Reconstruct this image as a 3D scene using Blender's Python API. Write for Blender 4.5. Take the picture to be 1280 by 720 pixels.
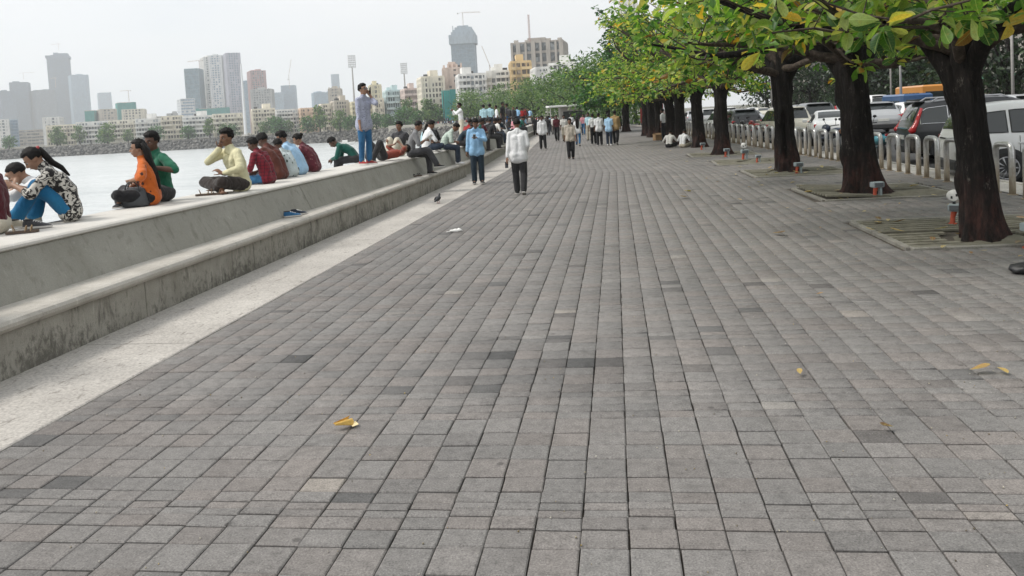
import bpy, math, random
import numpy as np
from mathutils import Vector, Matrix

# ---------------------------------------------------------------- clear
for o in list(bpy.data.objects):
    bpy.data.objects.remove(o)
SC = bpy.context.scene
COL = SC.collection
R = math.radians

# ---------------------------------------------------------------- camera
cam_data = bpy.data.cameras.new('camera')
cam_data.sensor_width = 36.0
cam_data.lens = 28.125
cam_data.shift_y = -0.12479
cam_data.clip_start = 0.05
cam_data.clip_end = 9000
cam = bpy.data.objects.new('camera', cam_data)
COL.objects.link(cam)
cam.matrix_world = (Matrix.Translation((0, 0, 1.8)) @ Matrix.Rotation(R(7.493), 4, 'Z')
                    @ Matrix.Rotation(R(90 - 3.091), 4, 'X') @ Matrix.Rotation(R(-3.2), 4, 'Z'))
SC.camera = cam

# ---------------------------------------------------------------- sky, sun, exposure
SUN_EL, SUN_AZ = 52.0, 250.0          # degrees; azimuth clockwise from +Y
w = bpy.data.worlds.new('World'); SC.world = w; w.use_nodes = True
nt = w.node_tree; N = nt.nodes; L = nt.links
N.clear()
out = N.new('ShaderNodeOutputWorld'); bg = N.new('ShaderNodeBackground')
sky = N.new('ShaderNodeTexSky'); sky.sky_type = 'NISHITA'; sky.sun_disc = False
sky.sun_elevation = R(SUN_EL); sky.sun_rotation = R(SUN_AZ)
sky.air_density = 1.0; sky.dust_density = 3.0; sky.ozone_density = 1.0
geo = N.new('ShaderNodeTexCoord')
mp = N.new('ShaderNodeMapping'); mp.inputs['Scale'].default_value = (1.0, 1.0, 3.2)
nz = N.new('ShaderNodeTexNoise'); nz.inputs['Scale'].default_value = 1.7; nz.inputs['Detail'].default_value = 5; nz.inputs['Roughness'].default_value = 0.5
rmp = N.new('ShaderNodeValToRGB')
rmp.color_ramp.elements[0].position = 0.30; rmp.color_ramp.elements[0].color = (7.4, 8.0, 8.5, 1)
rmp.color_ramp.elements[1].position = 0.62; rmp.color_ramp.elements[1].color = (8.95, 9.08, 9.22, 1)
mx = N.new('ShaderNodeMix'); mx.data_type = 'RGBA'; mx.inputs['Factor'].default_value = 0.93
L.new(geo.outputs['Generated'], mp.inputs['Vector']); L.new(mp.outputs[0], nz.inputs['Vector'])
L.new(nz.outputs['Fac'], rmp.inputs['Fac'])
L.new(sky.outputs[0], mx.inputs['A']); L.new(rmp.outputs[0], mx.inputs['B'])
L.new(mx.outputs['Result'], bg.inputs['Color']); bg.inputs['Strength'].default_value = 0.092
L.new(bg.outputs[0], out.inputs['Surface'])

sun_data = bpy.data.lights.new('sun', 'SUN'); sun_data.energy = 2.3; sun_data.angle = R(15); sun_data.color = (1.0, 0.96, 0.90)
sun = bpy.data.objects.new('sun', sun_data); COL.objects.link(sun)
_d = Vector((math.sin(R(SUN_AZ)) * math.cos(R(SUN_EL)), math.cos(R(SUN_AZ)) * math.cos(R(SUN_EL)), math.sin(R(SUN_EL))))
sun.rotation_euler = (-_d).to_track_quat('-Z', 'Y').to_euler()
sun.location = _d * 60

SC.view_settings.view_transform = 'Standard'; SC.view_settings.look = 'None'
SC.view_settings.exposure = 0.30; SC.view_settings.gamma = 1.0
try: SC.view_settings.use_curve_mapping = False
except Exception: pass
SC.render.engine = 'CYCLES'
cy = SC.cycles
cy.max_bounces = 8; cy.diffuse_bounces = 3; cy.glossy_bounces = 2; cy.transmission_bounces = 4; cy.transparent_max_bounces = 8
cy.volume_bounces = 3
cy.use_denoising = True
cy.caustics_reflective = False; cy.caustics_refractive = False

# ---------------------------------------------------------------- materials
MATS = {}
def lin(c):
    return tuple(((v / 255.0) / 12.92 if v / 255.0 <= 0.04045 else ((v / 255.0 + 0.055) / 1.055) ** 2.4) for v in c)

class NM:
    """small wrapper to write node materials"""
    def __init__(s, name):
        s.m = bpy.data.materials.new(name); s.m.use_nodes = True
        s.t = s.m.node_tree; s.n = s.t.nodes; s.l = s.t.links
        s.b = s.n['Principled BSDF']; s.o = s.n['Material Output']
        s.tc = s.n.new('ShaderNodeTexCoord'); s.ge = s.n.new('ShaderNodeNewGeometry')
        MATS[name] = s.m
    def new(s, t, **k):
        n = s.n.new(t)
        for a, b in k.items():
            setattr(n, a, b)
        return n
    def set(s, **k):
        for a, b in k.items():
            nm = {'rough': 'Roughness', 'metal': 'Metallic', 'color': 'Base Color', 'spec': 'Specular IOR Level', 'coat': 'Coat Weight',
                  'trans': 'Transmission Weight', 'ior': 'IOR', 'sheen': 'Sheen Weight', 'emit': 'Emission Color', 'emits': 'Emission Strength'}[a]
            if a in ('color', 'emit'):
                b = tuple(b) + (1,) if len(b) == 3 else b
            s.b.inputs[nm].default_value = b
        return s
    def vec(s, coord='Object', scale=(1, 1, 1), rot=(0, 0, 0)):
        m = s.new('ShaderNodeMapping'); m.inputs['Scale'].default_value = scale; m.inputs['Rotation'].default_value = rot
        src = s.ge.outputs['Position'] if coord == 'World' else s.tc.outputs[coord]
        s.l.new(src, m.inputs['Vector']); return m.outputs[0]
    def noise(s, scale, detail=4, rough=0.55, vec=None, dist=0.0):
        n = s.new('ShaderNodeTexNoise'); n.inputs['Scale'].default_value = scale; n.inputs['Detail'].default_value = detail
        n.inputs['Roughness'].default_value = rough; n.inputs['Distortion'].default_value = dist
        if vec is not None: s.l.new(vec, n.inputs['Vector'])
        return n.outputs['Fac']
    def voro(s, scale, vec=None, feature='F1', out='Distance', rnd=1.0):
        n = s.new('ShaderNodeTexVoronoi'); n.feature = feature; n.inputs['Scale'].default_value = scale; n.inputs['Randomness'].default_value = rnd
        if vec is not None: s.l.new(vec, n.inputs['Vector'])
        return n.outputs[out]
    def ramp(s, fac, stops, interp='LINEAR'):
        n = s.new('ShaderNodeValToRGB'); n.color_ramp.interpolation = interp
        e = n.color_ramp.elements
        while len(e) < len(stops): e.new(0.5)
        for i, (p, c) in enumerate(stops):
            e[i].position = p
            if not hasattr(c, '__len__'): c = (c, c, c)
            e[i].color = tuple(c) + (1,)
        s.l.new(fac, n.inputs['Fac']); return n.outputs['Color']
    def mix(s, fac, a, b, mode='MIX'):
        n = s.new('ShaderNodeMix'); n.data_type = 'RGBA'; n.blend_type = mode
        for sock, v in (('Factor', fac), ('A', a), ('B', b)):
            if hasattr(v, 'is_linked') or hasattr(v, 'links'): s.l.new(v, n.inputs[sock])
            elif sock == 'Factor': n.inputs[0].default_value = v
            else: n.inputs[sock].default_value = tuple(v) + (1,) if len(v) == 3 else v
        # factor socket of the RGBA mix is input 0
        if hasattr(fac, 'links'): s.l.new(fac, n.inputs[0])
        return n.outputs['Result']
    def math(s, op, a, b=None, clamp=False):
        n = s.new('ShaderNodeMath'); n.operation = op; n.use_clamp = clamp
        for i, v in enumerate((a, b)):
            if v is None: continue
            if hasattr(v, 'links'): s.l.new(v, n.inputs[i])
            else: n.inputs[i].default_value = v
        return n.outputs[0]
    def sep(s, vec):
        n = s.new('ShaderNodeSeparateXYZ'); s.l.new(vec, n.inputs[0]); return n.outputs
    def col(s, c): s.l.new(c, s.b.inputs['Base Color']); return s
    def rgh(s, c): s.l.new(c, s.b.inputs['Roughness']); return s
    def bump(s, h, strength=0.3, dist=0.01):
        n = s.new('ShaderNodeBump'); n.inputs['Strength'].default_value = strength; n.inputs['Distance'].default_value = dist
        s.l.new(h, n.inputs['Height']); s.l.new(n.outputs[0], s.b.inputs['Normal']); return s

def plain(name, c, rough=0.6, metal=0.0, var=0.12, scale=8.0, spec=0.5, bump=0.0, coat=0.0):
    """solid paint or plastic with slight wear in its tone"""
    if name in MATS: return MATS[name]
    m = NM(name).set(rough=rough, metal=metal, spec=spec, coat=coat)
    f = m.noise(scale, 5, 0.6, m.vec('Object'))
    lo = tuple(v * (1 - var) for v in c); hi = tuple(min(1, v * (1 + var)) for v in c)
    m.col(m.ramp(f, [(0.3, lo), (0.7, hi)]))
    if bump: m.bump(m.noise(scale * 6, 3, 0.6, m.vec('Object')), bump, 0.01)
    return m.m

# ---------------------------------------------------------------- mesh helpers
class MB:
    """collects vertices and faces, then links them as one object"""
    def __init__(s): s.v = []; s.f = []; s.k = []; s.cur = 0
    def add(s, vs, fs, mi=None):
        b = len(s.v); s.v.extend([tuple(p) for p in vs]); mi = s.cur if mi is None else mi
        for f in fs: s.f.append(tuple(i + b for i in f)); s.k.append(mi)
        return s
    def box(s, c, d, rz=0.0, bev=0.0, mi=None, rot=None):
        x, y, z = d[0] / 2, d[1] / 2, d[2] / 2
        if bev <= 0:
            vs = [(-x, -y, -z), (x, -y, -z), (x, y, -z), (-x, y, -z), (-x, -y, z), (x, -y, z), (x, y, z), (-x, y, z)]
            fs = [(0, 3, 2, 1), (4, 5, 6, 7), (0, 1, 5, 4), (1, 2, 6, 5), (2, 3, 7, 6), (3, 0, 4, 7)]
        else:
            b = min(bev, x * .9, y * .9, z * .9); vs = []; fs = []
            for sz in (-1, 1):
                for (lx, ly, lz) in ((x - b, y - b, z), (x, y, z - b)) if sz > 0 else ((x, y, z - b), (x - b, y - b, z)):
                    if lz == z: ring = [(-lx, -ly), (lx, -ly), (lx, ly), (-lx, ly)]
                    else: ring = [(-lx, -ly), (lx, -ly), (lx, ly), (-lx, ly)]
                    vs += [(p, q, sz * lz) for p, q in ring]
            # rings order: bottom outer, bottom inner, top inner, top outer
            bo, bi, ti, to = 0, 4, 8, 12
            q = lambda a, c2: [(a + i, a + (i + 1) % 4, c2 + (i + 1) % 4, c2 + i) for i in range(4)]
            fs = [(bi + 3, bi + 2, bi + 1, bi)] + [(ti, ti + 1, ti + 2, ti + 3)] + q(bi, bo) + q(bo, to) + q(to, ti)
        if rot is None: M = Matrix.Rotation(rz, 3, 'Z')
        else: M = rot
        vs = [tuple(M @ Vector(p) + Vector(c)) for p in vs]
        return s.add(vs, fs, mi)
    def tube(s, pts, rad, seg=8, cap=True, mi=None, flat=1.0, up=None):
        pts = [Vector(p) for p in pts]
        if not hasattr(rad, '__len__'): rad = [rad] * len(pts)
        vs = []; fs = []
        t0 = (pts[1] - pts[0]).normalized()
        a = Vector(up) if up else (Vector((0, 0, 1)) if abs(t0.z) < .9 else Vector((1, 0, 0)))
        n = (a - t0 * a.dot(t0)).normalized()
        for i, p in enumerate(pts):
            t = (pts[min(i + 1, len(pts) - 1)] - pts[max(i - 1, 0)]).normalized()
            n = (n - t * n.dot(t));
            n = n.normalized() if n.length > 1e-6 else t.orthogonal().normalized()
            bn = t.cross(n)
            for k in range(seg):
                an = 2 * math.pi * k / seg
                vs.append(p + (n * math.cos(an) * flat + bn * math.sin(an)) * rad[i])
        for i in range(len(pts) - 1):
            for k in range(seg):
                fs.append((i * seg + k, i * seg + (k + 1) % seg, (i + 1) * seg + (k + 1) % seg, (i + 1) * seg + k))
        if cap:
            fs.append(tuple(reversed(range(seg)))); b = (len(pts) - 1) * seg; fs.append(tuple(b + k for k in range(seg)))
        return s.add(vs, fs, mi)
    def cone(s, p0, p1, r0, r1, seg=10, mi=None):
        """tapered capsule with rounded ends"""
        p0 = Vector(p0); p1 = Vector(p1); d = p1 - p0
        if d.length < 1e-6: d = Vector((0, 0, 1e-3)); p1 = p0 + d
        t = d.normalized(); pts = []; rr = []
        for a in (80, 50, 22): pts.append(p0 - t * r0 * math.sin(R(a))); rr.append(r0 * math.cos(R(a)))
        pts.append(p0); rr.append(r0); pts.append(p1); rr.append(r1)
        for a in (22, 50, 80): pts.append(p1 + t * r1 * math.sin(R(a))); rr.append(r1 * math.cos(R(a)))
        return s.tube(pts, rr, seg, True, mi)
    def ell(s, c, r, seg=12, rings=8, M=None, mi=None):
        c = Vector(c); vs = []; fs = []
        M = M or Matrix.Identity(3)
        vs.append(c + M @ Vector((0, 0, -r[2])))
        for i in range(1, rings):
            th = -math.pi / 2 + math.pi * i / rings
            for k in range(seg):
                ph = 2 * math.pi * k / seg
                vs.append(c + M @ Vector((r[0] * math.cos(th) * math.cos(ph), r[1] * math.cos(th) * math.sin(ph), r[2] * math.sin(th))))
        vs.append(c + M @ Vector((0, 0, r[2])))
        for k in range(seg): fs.append((0, 1 + (k + 1) % seg, 1 + k))
        for i in range(rings - 2):
            for k in range(seg):
                a = 1 + i * seg
                fs.append((a + k, a + (k + 1) % seg, a + seg + (k + 1) % seg, a + seg + k))
        b = 1 + (rings - 2) * seg; top = len(vs) - 1
        for k in range(seg): fs.append((b + k, b + (k + 1) % seg, top))
        return s.add(vs, fs, mi)
    def prism(s, poly, z0, z1, mi=None):
        n = len(poly)
        vs = [(p[0], p[1], z0) for p in poly] + [(p[0], p[1], z1) for p in poly]
        fs = [tuple(reversed(range(n))), tuple(range(n, 2 * n))] + [(i, (i + 1) % n, n + (i + 1) % n, n + i) for i in range(n)]
        return s.add(vs, fs, mi)
    def sweep(s, prof, path, closed=True, mi=None, caps=True):
        """profile (offset to the right of the path, height) swept along a path of (x, y)"""
        P = [Vector((p[0], p[1])) for p in path]; n = len(prof); vs = []
        for i, p in enumerate(P):
            t = (P[min(i + 1, len(P) - 1)] - P[max(i - 1, 0)]).normalized(); rgt = Vector((t.y, -t.x))
            for (o, z) in prof: q = p + rgt * o; vs.append((q.x, q.y, z))
        fs = []
        m = n if closed else n - 1
        for i in range(len(P) - 1):
            for k in range(m):
                a, b2 = i * n + k, i * n + (k + 1) % n
                fs.append((a, b2, b2 + n, a + n))
        if closed and caps: fs.append(tuple(reversed(range(n)))); fs.append(tuple((len(P) - 1) * n + k for k in range(n)))
        return s.add(vs, fs, mi)
    def mesh(s, name, mats, smooth=False):
        me = bpy.data.meshes.new(name); me.from_pydata(s.v, [], s.f)
        if not isinstance(mats, (list, tuple)): mats = [mats]
        for m in mats: me.materials.append(m)
        if len(mats) > 1: me.polygons.foreach_set('material_index', s.k)
        if smooth: me.polygons.foreach_set('use_smooth', [True] * len(s.f))
        me.update(); return me
    def build(s, name, mats, parent=None, smooth=False, loc=None, fix=False):
        me = s.mesh(name, mats, smooth)
        if fix:
            import bmesh
            bm = bmesh.new(); bm.from_mesh(me); bmesh.ops.recalc_face_normals(bm, faces=bm.faces); bm.to_mesh(me); bm.free()
        return link(name, me, parent, loc)

def link(name, data, parent=None, loc=None):
    o = bpy.data.objects.new(name, data); COL.objects.link(o)
    if parent is not None: o.parent = parent
    if loc is not None: o.location = loc
    return o
def tag(o, label=None, cat=None, group=None, kind=None):
    if label: o['label'] = label
    if cat: o['category'] = cat
    if group: o['group'] = group
    if kind: o['kind'] = kind
    return o
def empty(name, loc=(0, 0, 0), rz=0.0, label=None, cat=None, group=None, kind=None):
    o = bpy.data.objects.new(name, None); COL.objects.link(o); o.location = loc; o.rotation_euler = (0, 0, rz)
    o.empty_display_size = 0.1
    return tag(o, label, cat, group, kind)
def kids(o): return [c for c in bpy.data.objects if c.parent == o]
def copy_tree(o, loc=None, rz=None, parent=None, label=None):
    c = o.copy(); COL.objects.link(c); c.parent = parent
    if loc is not None: c.location = loc
    if rz is not None: c.rotation_euler = (0, 0, rz)
    if label: c['label'] = label
    for ch in o.children: copy_tree(ch, parent=c)
    return c
def np_mesh(name, V, F, mats, mat_idx=None, smooth=False, attr=None):
    """fast mesh from arrays; F is (n, 3) or (n, 4)"""
    V = np.asarray(V, np.float32); F = np.asarray(F, np.int32); k = F.shape[1]
    me = bpy.data.meshes.new(name)
    me.vertices.add(len(V)); me.vertices.foreach_set('co', V.ravel())
    me.loops.add(F.size); me.loops.foreach_set('vertex_index', F.ravel())
    me.polygons.add(len(F)); me.polygons.foreach_set('loop_start', np.arange(0, F.size, k, dtype=np.int32))
    try: me.polygons.foreach_set('loop_total', np.full(len(F), k, np.int32))
    except Exception: pass
    for m in (mats if isinstance(mats, (list, tuple)) else [mats]): me.materials.append(m)
    if mat_idx is not None: me.polygons.foreach_set('material_index', np.asarray(mat_idx, np.int32))
    if smooth: me.polygons.foreach_set('use_smooth', np.ones(len(F), bool))
    me.update(calc_edges=True)
    if attr is not None:
        a = me.attributes.new('tone', 'FLOAT', 'FACE'); a.data.foreach_set('value', np.asarray(attr, np.float32))
    me.validate()
    return me
# ================================================================ the promenade's course
def bend(x, t):
    """across (x) and along (t) the promenade -> world; it runs straight, then curves left round the bay"""
    t0 = 24.0 - 0.78 * x
    o = 0.0
    if t > t0: o -= 0.058 * (t - t0)
    if t > 75: o -= 0.0011 * (t - 75) ** 2
    return (x + o, t)
def course(x, a, b, n):
    return [bend(x, a + (b - a) * i / (n - 1)) for i in range(n)]

# ---------------------------------------------------------------- materials of the ground
def m_paver(name, single):
    m = NM(name).set(rough=0.82, spec=0.35)
    if single:
        oi = m.new('ShaderNodeObjectInfo'); tone = m.sep(oi.outputs['Color'])[0]
    else:
        at = m.new('ShaderNodeAttribute'); at.attribute_name = 'tone'; tone = at.outputs['Fac']
    wv = m.vec('World')
    base = m.ramp(tone, [(0.0, (0.078, 0.076, 0.074)), (0.16, (0.125, 0.120, 0.116)), (0.3, (0.170, 0.161, 0.153)), (0.75, (0.222, 0.208, 0.196)), (0.92, (0.262, 0.243, 0.222)), (1.0, (0.30, 0.265, 0.225))])
    hue = m.math('FRACT', m.math('MULTIPLY', tone, 61.7))
    base = m.mix(1.0, base, m.ramp(hue, [(0.0, (0.985, 1.0, 1.005)), (0.5, (1.0, 1.0, 1.0)), (1.0, (1.035, 0.995, 0.975))]), 'MULTIPLY')
    grain = m.noise(105, 4, 0.75, wv)
    mott = m.noise(17, 6, 0.62, wv)
    big = m.noise(0.55, 4, 0.55, wv)
    c = m.mix(1.0, base, m.ramp(grain, [(0.30, 0.52), (0.5, 1.0), (0.72, 1.46)]), 'MULTIPLY')
    c = m.mix(1.0, c, m.ramp(mott, [(0.28, 0.74), (0.5, 1.0), (0.75, 1.18)]), 'MULTIPLY')
    c = m.mix(1.0, c, m.ramp(big, [(0.3, 0.86), (0.55, 1.0), (0.75, 1.06)]), 'MULTIPLY')
    # pale chips of exposed aggregate
    vo = m.voro(70, wv)
    chip = m.ramp(vo, [(0.10, 1.0), (0.17, 0.0)])
    keep = m.ramp(m.noise(30, 2, 0.5, wv), [(0.50, 0.0), (0.62, 1.0)])
    c = m.mix(m.math('MULTIPLY', m.math('MULTIPLY', chip, keep), 0.55), c, (0.52, 0.50, 0.47))
    # a few dark drips and a reddish spit stain
    spot = m.ramp(m.noise(3.1, 3, 0.5, wv, 0.6), [(0.64, 0.0), (0.74, 1.0)])
    c = m.mix(m.math('MULTIPLY', spot, 0.35), c, (0.06, 0.055, 0.05))
    gum = m.ramp(m.voro(2.3, m.vec('World', (1, 1, .2))), [(0.035, 1.0), (0.055, 0.0)]); c = m.mix(m.math('MULTIPLY', gum, .6), c, (.055, .05, .047))
    red = m.ramp(m.noise(1.3, 4, 0.65, m.vec('World', (1.0, 0.8, 1.0))), [(0.70, 0.0), (0.80, 1.0)])
    c = m.mix(m.math('MULTIPLY', red, 0.28), c, (0.20, 0.09, 0.06))
    m.col(c)
    h = m.math('ADD', m.math('MULTIPLY', grain, 0.5), m.math('MULTIPLY', mott, 0.8))
    m.bump(h, 0.55, 0.004)
    return m.m
M_PAV1 = m_paver('paver_stone', True)
M_PAVN = m_paver('paver_stone_field', False)

def m_ground(name, a, b, scale, bump=0.4, speck=None, coord='World'):
    m = NM(name).set(rough=0.9, spec=0.3)
    v = m.vec(coord)
    c = m.ramp(m.noise(scale, 6, 0.65, v), [(0.3, a), (0.7, b)])
    g = m.noise(scale * 40, 3, 0.7, v)
    c = m.mix(1.0, c, m.ramp(g, [(0.3, 0.7), (0.5, 1.0), (0.7, 1.25)]), 'MULTIPLY')
    if speck:
        d = m.ramp(m.noise(scale * 11, 4, 0.7, m.vec(coord, (1, 0.45, 1))), [(0.58, 0.0), (0.67, 1.0)])
        c = m.mix(m.math('MULTIPLY', d, 0.7), c, speck)
    m.col(c); m.bump(m.math('ADD', g, m.noise(scale * 9, 4, 0.6, v)), bump, 0.006)
    return m.m
M_JOINT = m_ground('joint_sand', (0.055, 0.048, 0.040), (0.115, 0.098, 0.080), 1.6)
M_STRIP = m_ground('strip_concrete', (0.37, 0.345, 0.315), (0.50, 0.47, 0.43), 1.1, 0.7, (0.17, 0.155, 0.135))
M_ROAD = m_ground('asphalt', (0.05, 0.05, 0.05), (0.085, 0.083, 0.08), 0.6, 0.4)
M_PALE = m_ground('pale_concrete', (0.36, 0.34, 0.31), (0.5, 0.48, 0.44), 0.9, 0.4, (0.2, 0.19, 0.17))
M_EARTH = m_ground('land_soil', (0.10, 0.095, 0.075), (0.17, 0.16, 0.12), 0.05, 0.2)

def m_concrete(name, a, b, stain, drip, amount, scale=2.0, mould=False):
    m = NM(name).set(rough=0.85, spec=0.3)
    v = m.vec('World')
    c = m.ramp(m.noise(scale, 7, 0.62, v), [(0.28, a), (0.72, b)])
    c = m.mix(1.0, c, m.ramp(m.noise(170, 3, 0.7, v), [(0.3, 0.78), (0.5, 1.0), (0.72, 1.18)]), 'MULTIPLY')
    # weather streaks running down
    st = m.noise(5.5, 7, 0.68, m.vec('World', (1.6, 1.6, 0.6)), 0.4)
    d = m.ramp(st, [(drip, 0.0), (drip + 0.14, 1.0)])
    c = m.mix(m.math('MULTIPLY', d, amount), c, stain)
    li = m.ramp(m.noise(9, 5, 0.6, m.vec('World', (2.2, 2.2, 0.28), )), [(0.60, 0.0), (0.72, 1.0)])
    c = m.mix(m.math('MULTIPLY', li, 0.35), c, tuple(min(0.7, q * 1.45) for q in b))
    if mould:     # black mould creeping up from the foot in ragged patches
        zz = m.sep(v)[2]; pn = m.noise(14, 8, .78, m.vec('World', (1.3, 1.3, .8)), .3)
        lvl = m.math('ADD', m.math('ADD', pn, m.math('MULTIPLY', zz, -.55)), m.math('MULTIPLY', m.math('SUBTRACT', m.noise(1.1, 3, .6, v), .5), .55)); c = m.mix(m.math('MULTIPLY', m.ramp(lvl, [(.43, 0.0), (.56, 1.0)]), .58), c, (.05, .046, .038))
    pit = m.ramp(m.voro(34, v), [(0.05, 1.0), (0.11, 0.0)])
    pk = m.ramp(m.noise(11, 2, 0.5, v), [(0.6, 0.0), (0.68, 1.0)])
    c = m.mix(m.math('MULTIPLY', m.math('MULTIPLY', pit, pk), 0.8), c, (0.05, 0.047, 0.04))
    m.col(c); m.bump(m.math('ADD', m.noise(60, 5, 0.7, v), m.math('MULTIPLY', st, 2.0)), 0.45, 0.006)
    return m.m
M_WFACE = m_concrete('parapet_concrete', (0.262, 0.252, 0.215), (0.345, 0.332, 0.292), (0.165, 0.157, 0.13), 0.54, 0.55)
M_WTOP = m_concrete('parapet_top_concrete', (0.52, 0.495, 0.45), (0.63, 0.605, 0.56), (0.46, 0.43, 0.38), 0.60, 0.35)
M_NOSE = m_concrete('step_nosing_concrete', (0.36, 0.335, 0.295), (0.52, 0.49, 0.44), (0.17, 0.155, 0.135), 0.58, 0.55, 3.2)
M_SFACE = m_concrete('step_face_concrete', (0.25, 0.235, 0.20), (0.38, 0.36, 0.315), (0.06, 0.056, 0.047), 0.53, 0.75, 3.5, mould=True)

# ---------------------------------------------------------------- sea
def m_sea():
    m = NM('sea_water').set(rough=0.18, spec=0.5, color=(0.33, 0.37, 0.38), ior=1.33)
    v = m.vec('World', (0.20, 0.55, 1.0), (0, 0, R(12)))
    n1 = m.noise(1.0, 6, 0.65, v, 0.8)
    n2 = m.noise(7.0, 4, 0.6, v); rp = m.noise(2.2, 6, .7, m.vec('World', (.22, .9, 1), (0, 0, R(10))))
    m.col(m.mix(1.0, m.ramp(m.noise(0.08, 5, 0.6, m.vec('World', (0.4, 1.6, 1))), [(0.3, (0.56, 0.59, 0.59)), (0.7, (0.72, 0.74, 0.735))]), m.ramp(rp, [(.35, .74), (.5, 1.0), (.7, 1.08)]), 'MULTIPLY'))  # whitened for sky reflection; darker ripple streaks put into the water colour
    m.bump(m.math('ADD', m.math('MULTIPLY', n1, 1.0), m.math('MULTIPLY', n2, 0.3)), 0.55, 0.5)
    return m.m
mb = MB()
mb.add([(-3000, -300, -5.5), (3000, -300, -5.5), (3000, 3000, -5.5), (-3000, 3000, -5.5)], [(0, 1, 2, 3)])
tag(mb.build('sea', m_sea()), kind='structure')

# ---------------------------------------------------------------- land: this side, round the bay, and the far shore
SHORE = [bend(-6.3, t) for t in (-40, 0, 15, 25, 30, 40, 55, 70, 85, 100, 120, 140, 160, 180, 200, 220, 240, 260, 280, 300, 320)]
SHORE += [(-93, 337), (-106, 351), (-128, 370), (-170, 380), (-217, 386), (-309, 380), (-420, 372), (-600, 380), (-900, 430), (-1500, 480)]
mb = MB()
poly = SHORE + [(-2990, 700), (-2990, 2990), (2990, 2990), (2990, -40)]
poly = [(x - 0.0, y) for x, y in poly]
n = len(poly)
mb.add([(x, y, -0.35) for x, y in poly] + [(x, y, -6.2) for x, y in poly], [tuple(range(n))[::-1]] + [(i, (i + 1) % n, n + (i + 1) % n, n + i) for i in range(n)])
tag(mb.build('land', M_EARTH, fix=True), kind='structure')

# road, beyond the footway edge
mb = MB()
rp = [-40, 0, 12, 24, 34, 45, 60, 75, 95, 120, 150, 180, 210, 240, 270, 300, 330]
def strip_sheet(x0, x1, z, ts):
    m_ = MB(); vs = []
    for t in ts: vs += [bend(x0, t) + (z,), bend(x1, t) + (z,)]
    m_.add(vs, [(2 * i, 2 * i + 1, 2 * i + 3, 2 * i + 2) for i in range(len(ts) - 1)]); return m_
tag(strip_sheet(7.6, 31.0, -0.14, rp).build('road', M_ROAD), kind='structure')
tag(strip_sheet(31.0, 39.0, 0.0, rp).build('far_pavement', M_PALE), kind='structure')
mb = strip_sheet(6.80, 7.62, 0.002, rp)
fp = mb.build('kerb_strip', M_PALE); tag(fp, kind='structure')
mb = MB()
mb.sweep([(-0.15, -0.30), (0.0, -0.30), (0.0, 0.004), (-0.02, 0.022), (-0.15, 0.022)], [bend(7.72, t) for t in rp]); 
tag(mb.build('kerb', M_PALE, fix=True), kind='structure')

# ---------------------------------------------------------------- pavement of small concrete pavers
PITCH, X_EDGE, Y_END = 0.2035, -3.69, 62.0
pave = strip_sheet(X_EDGE, 6.80, -0.027, [-6, 0, 10, 18, 20, 22, 24, 26, 28, 32, 38, 46, 54, 62.0]).build('pavement', M_JOINT)
tag(pave, kind='structure')
def m_farpave():
    m = NM('paving_far').set(rough=0.85)
    v = m.vec('World')
    c = m.ramp(m.noise(0.8, 6, 0.7, v), [(0.3, (0.13, 0.125, 0.12)), (0.7, (0.20, 0.19, 0.18))])
    m.col(c); m.bump(m.noise(40, 3, 0.6, v), 0.3, 0.01); return m.m
far = strip_sheet(X_EDGE, 6.80, 0.0, [62.0, 68, 75, 85, 95, 110, 130, 150, 180, 210, 240, 270, 300, 330]).build('pavement_beyond', m_farpave())
tag(far, kind='structure')

rs = random.Random(7)
LENS = [0.213, 0.150, 0.108, 0.068, 0.068, 0.105, 0.150, 0.213, 0.177, 0.174, 0.213, 0.107, 0.121, 0.132, 0.099, 0.155, 0.193, 0.159, 0.207, 0.201, 0.213, 0.113, 0.094, 0.162, 0.213]
# the first lengths follow what lies nearest; the courses then go on in a mixed order
rows = []; y = 1.16; head = [0.15, 0.17, 0.213, 0.15, 0.108, 0.10, 0.15, 0.177, 0.213, 0.174, 0.15, 0.213]
seq = list(head)
while sum(seq) + y < 3.02: seq.append(0.177)
yy = 3.013 - sum(seq)
for l in seq: rows.append((yy, l)); yy += l
for l in LENS: rows.append((yy, l)); yy += l
pat = [0.213, 0.15, 0.108, 0.07, 0.07, 0.108, 0.15, 0.213, 0.177, 0.15, 0.177, 0.213]
while yy < Y_END:
    k = rs.random()
    for l in (pat if k < 0.6 else rs.sample([0.213, 0.177, 0.15, 0.108, 0.213, 0.15, 0.177], 7)):
        rows.append((yy, l)); yy += l
        if yy > Y_END: break
GRATES = [(4.5, 10.95, 1.16), (4.75, 15.95, 1.16), (4.5, 21.1, 1.16), (4.2, 25.6, 1.16), (3.85, 30.3, 1.16)]   # x, y, half size
NC = int((6.80 - X_EDGE) / PITCH)
col_off = []; cur = 0.0
for k in range(NC):
    cur = cur * 0.6 + rs.uniform(-0.012, 0.012); col_off.append(cur)
cells = []      # x, y, length, z, tone, tilt x, tilt y, turn
patches = [(rs.uniform(-3.6, 6), rs.uniform(2, 30), rs.uniform(0.15, 0.7), rs.uniform(0.1, 0.3)) for _ in range(55)]
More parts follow.
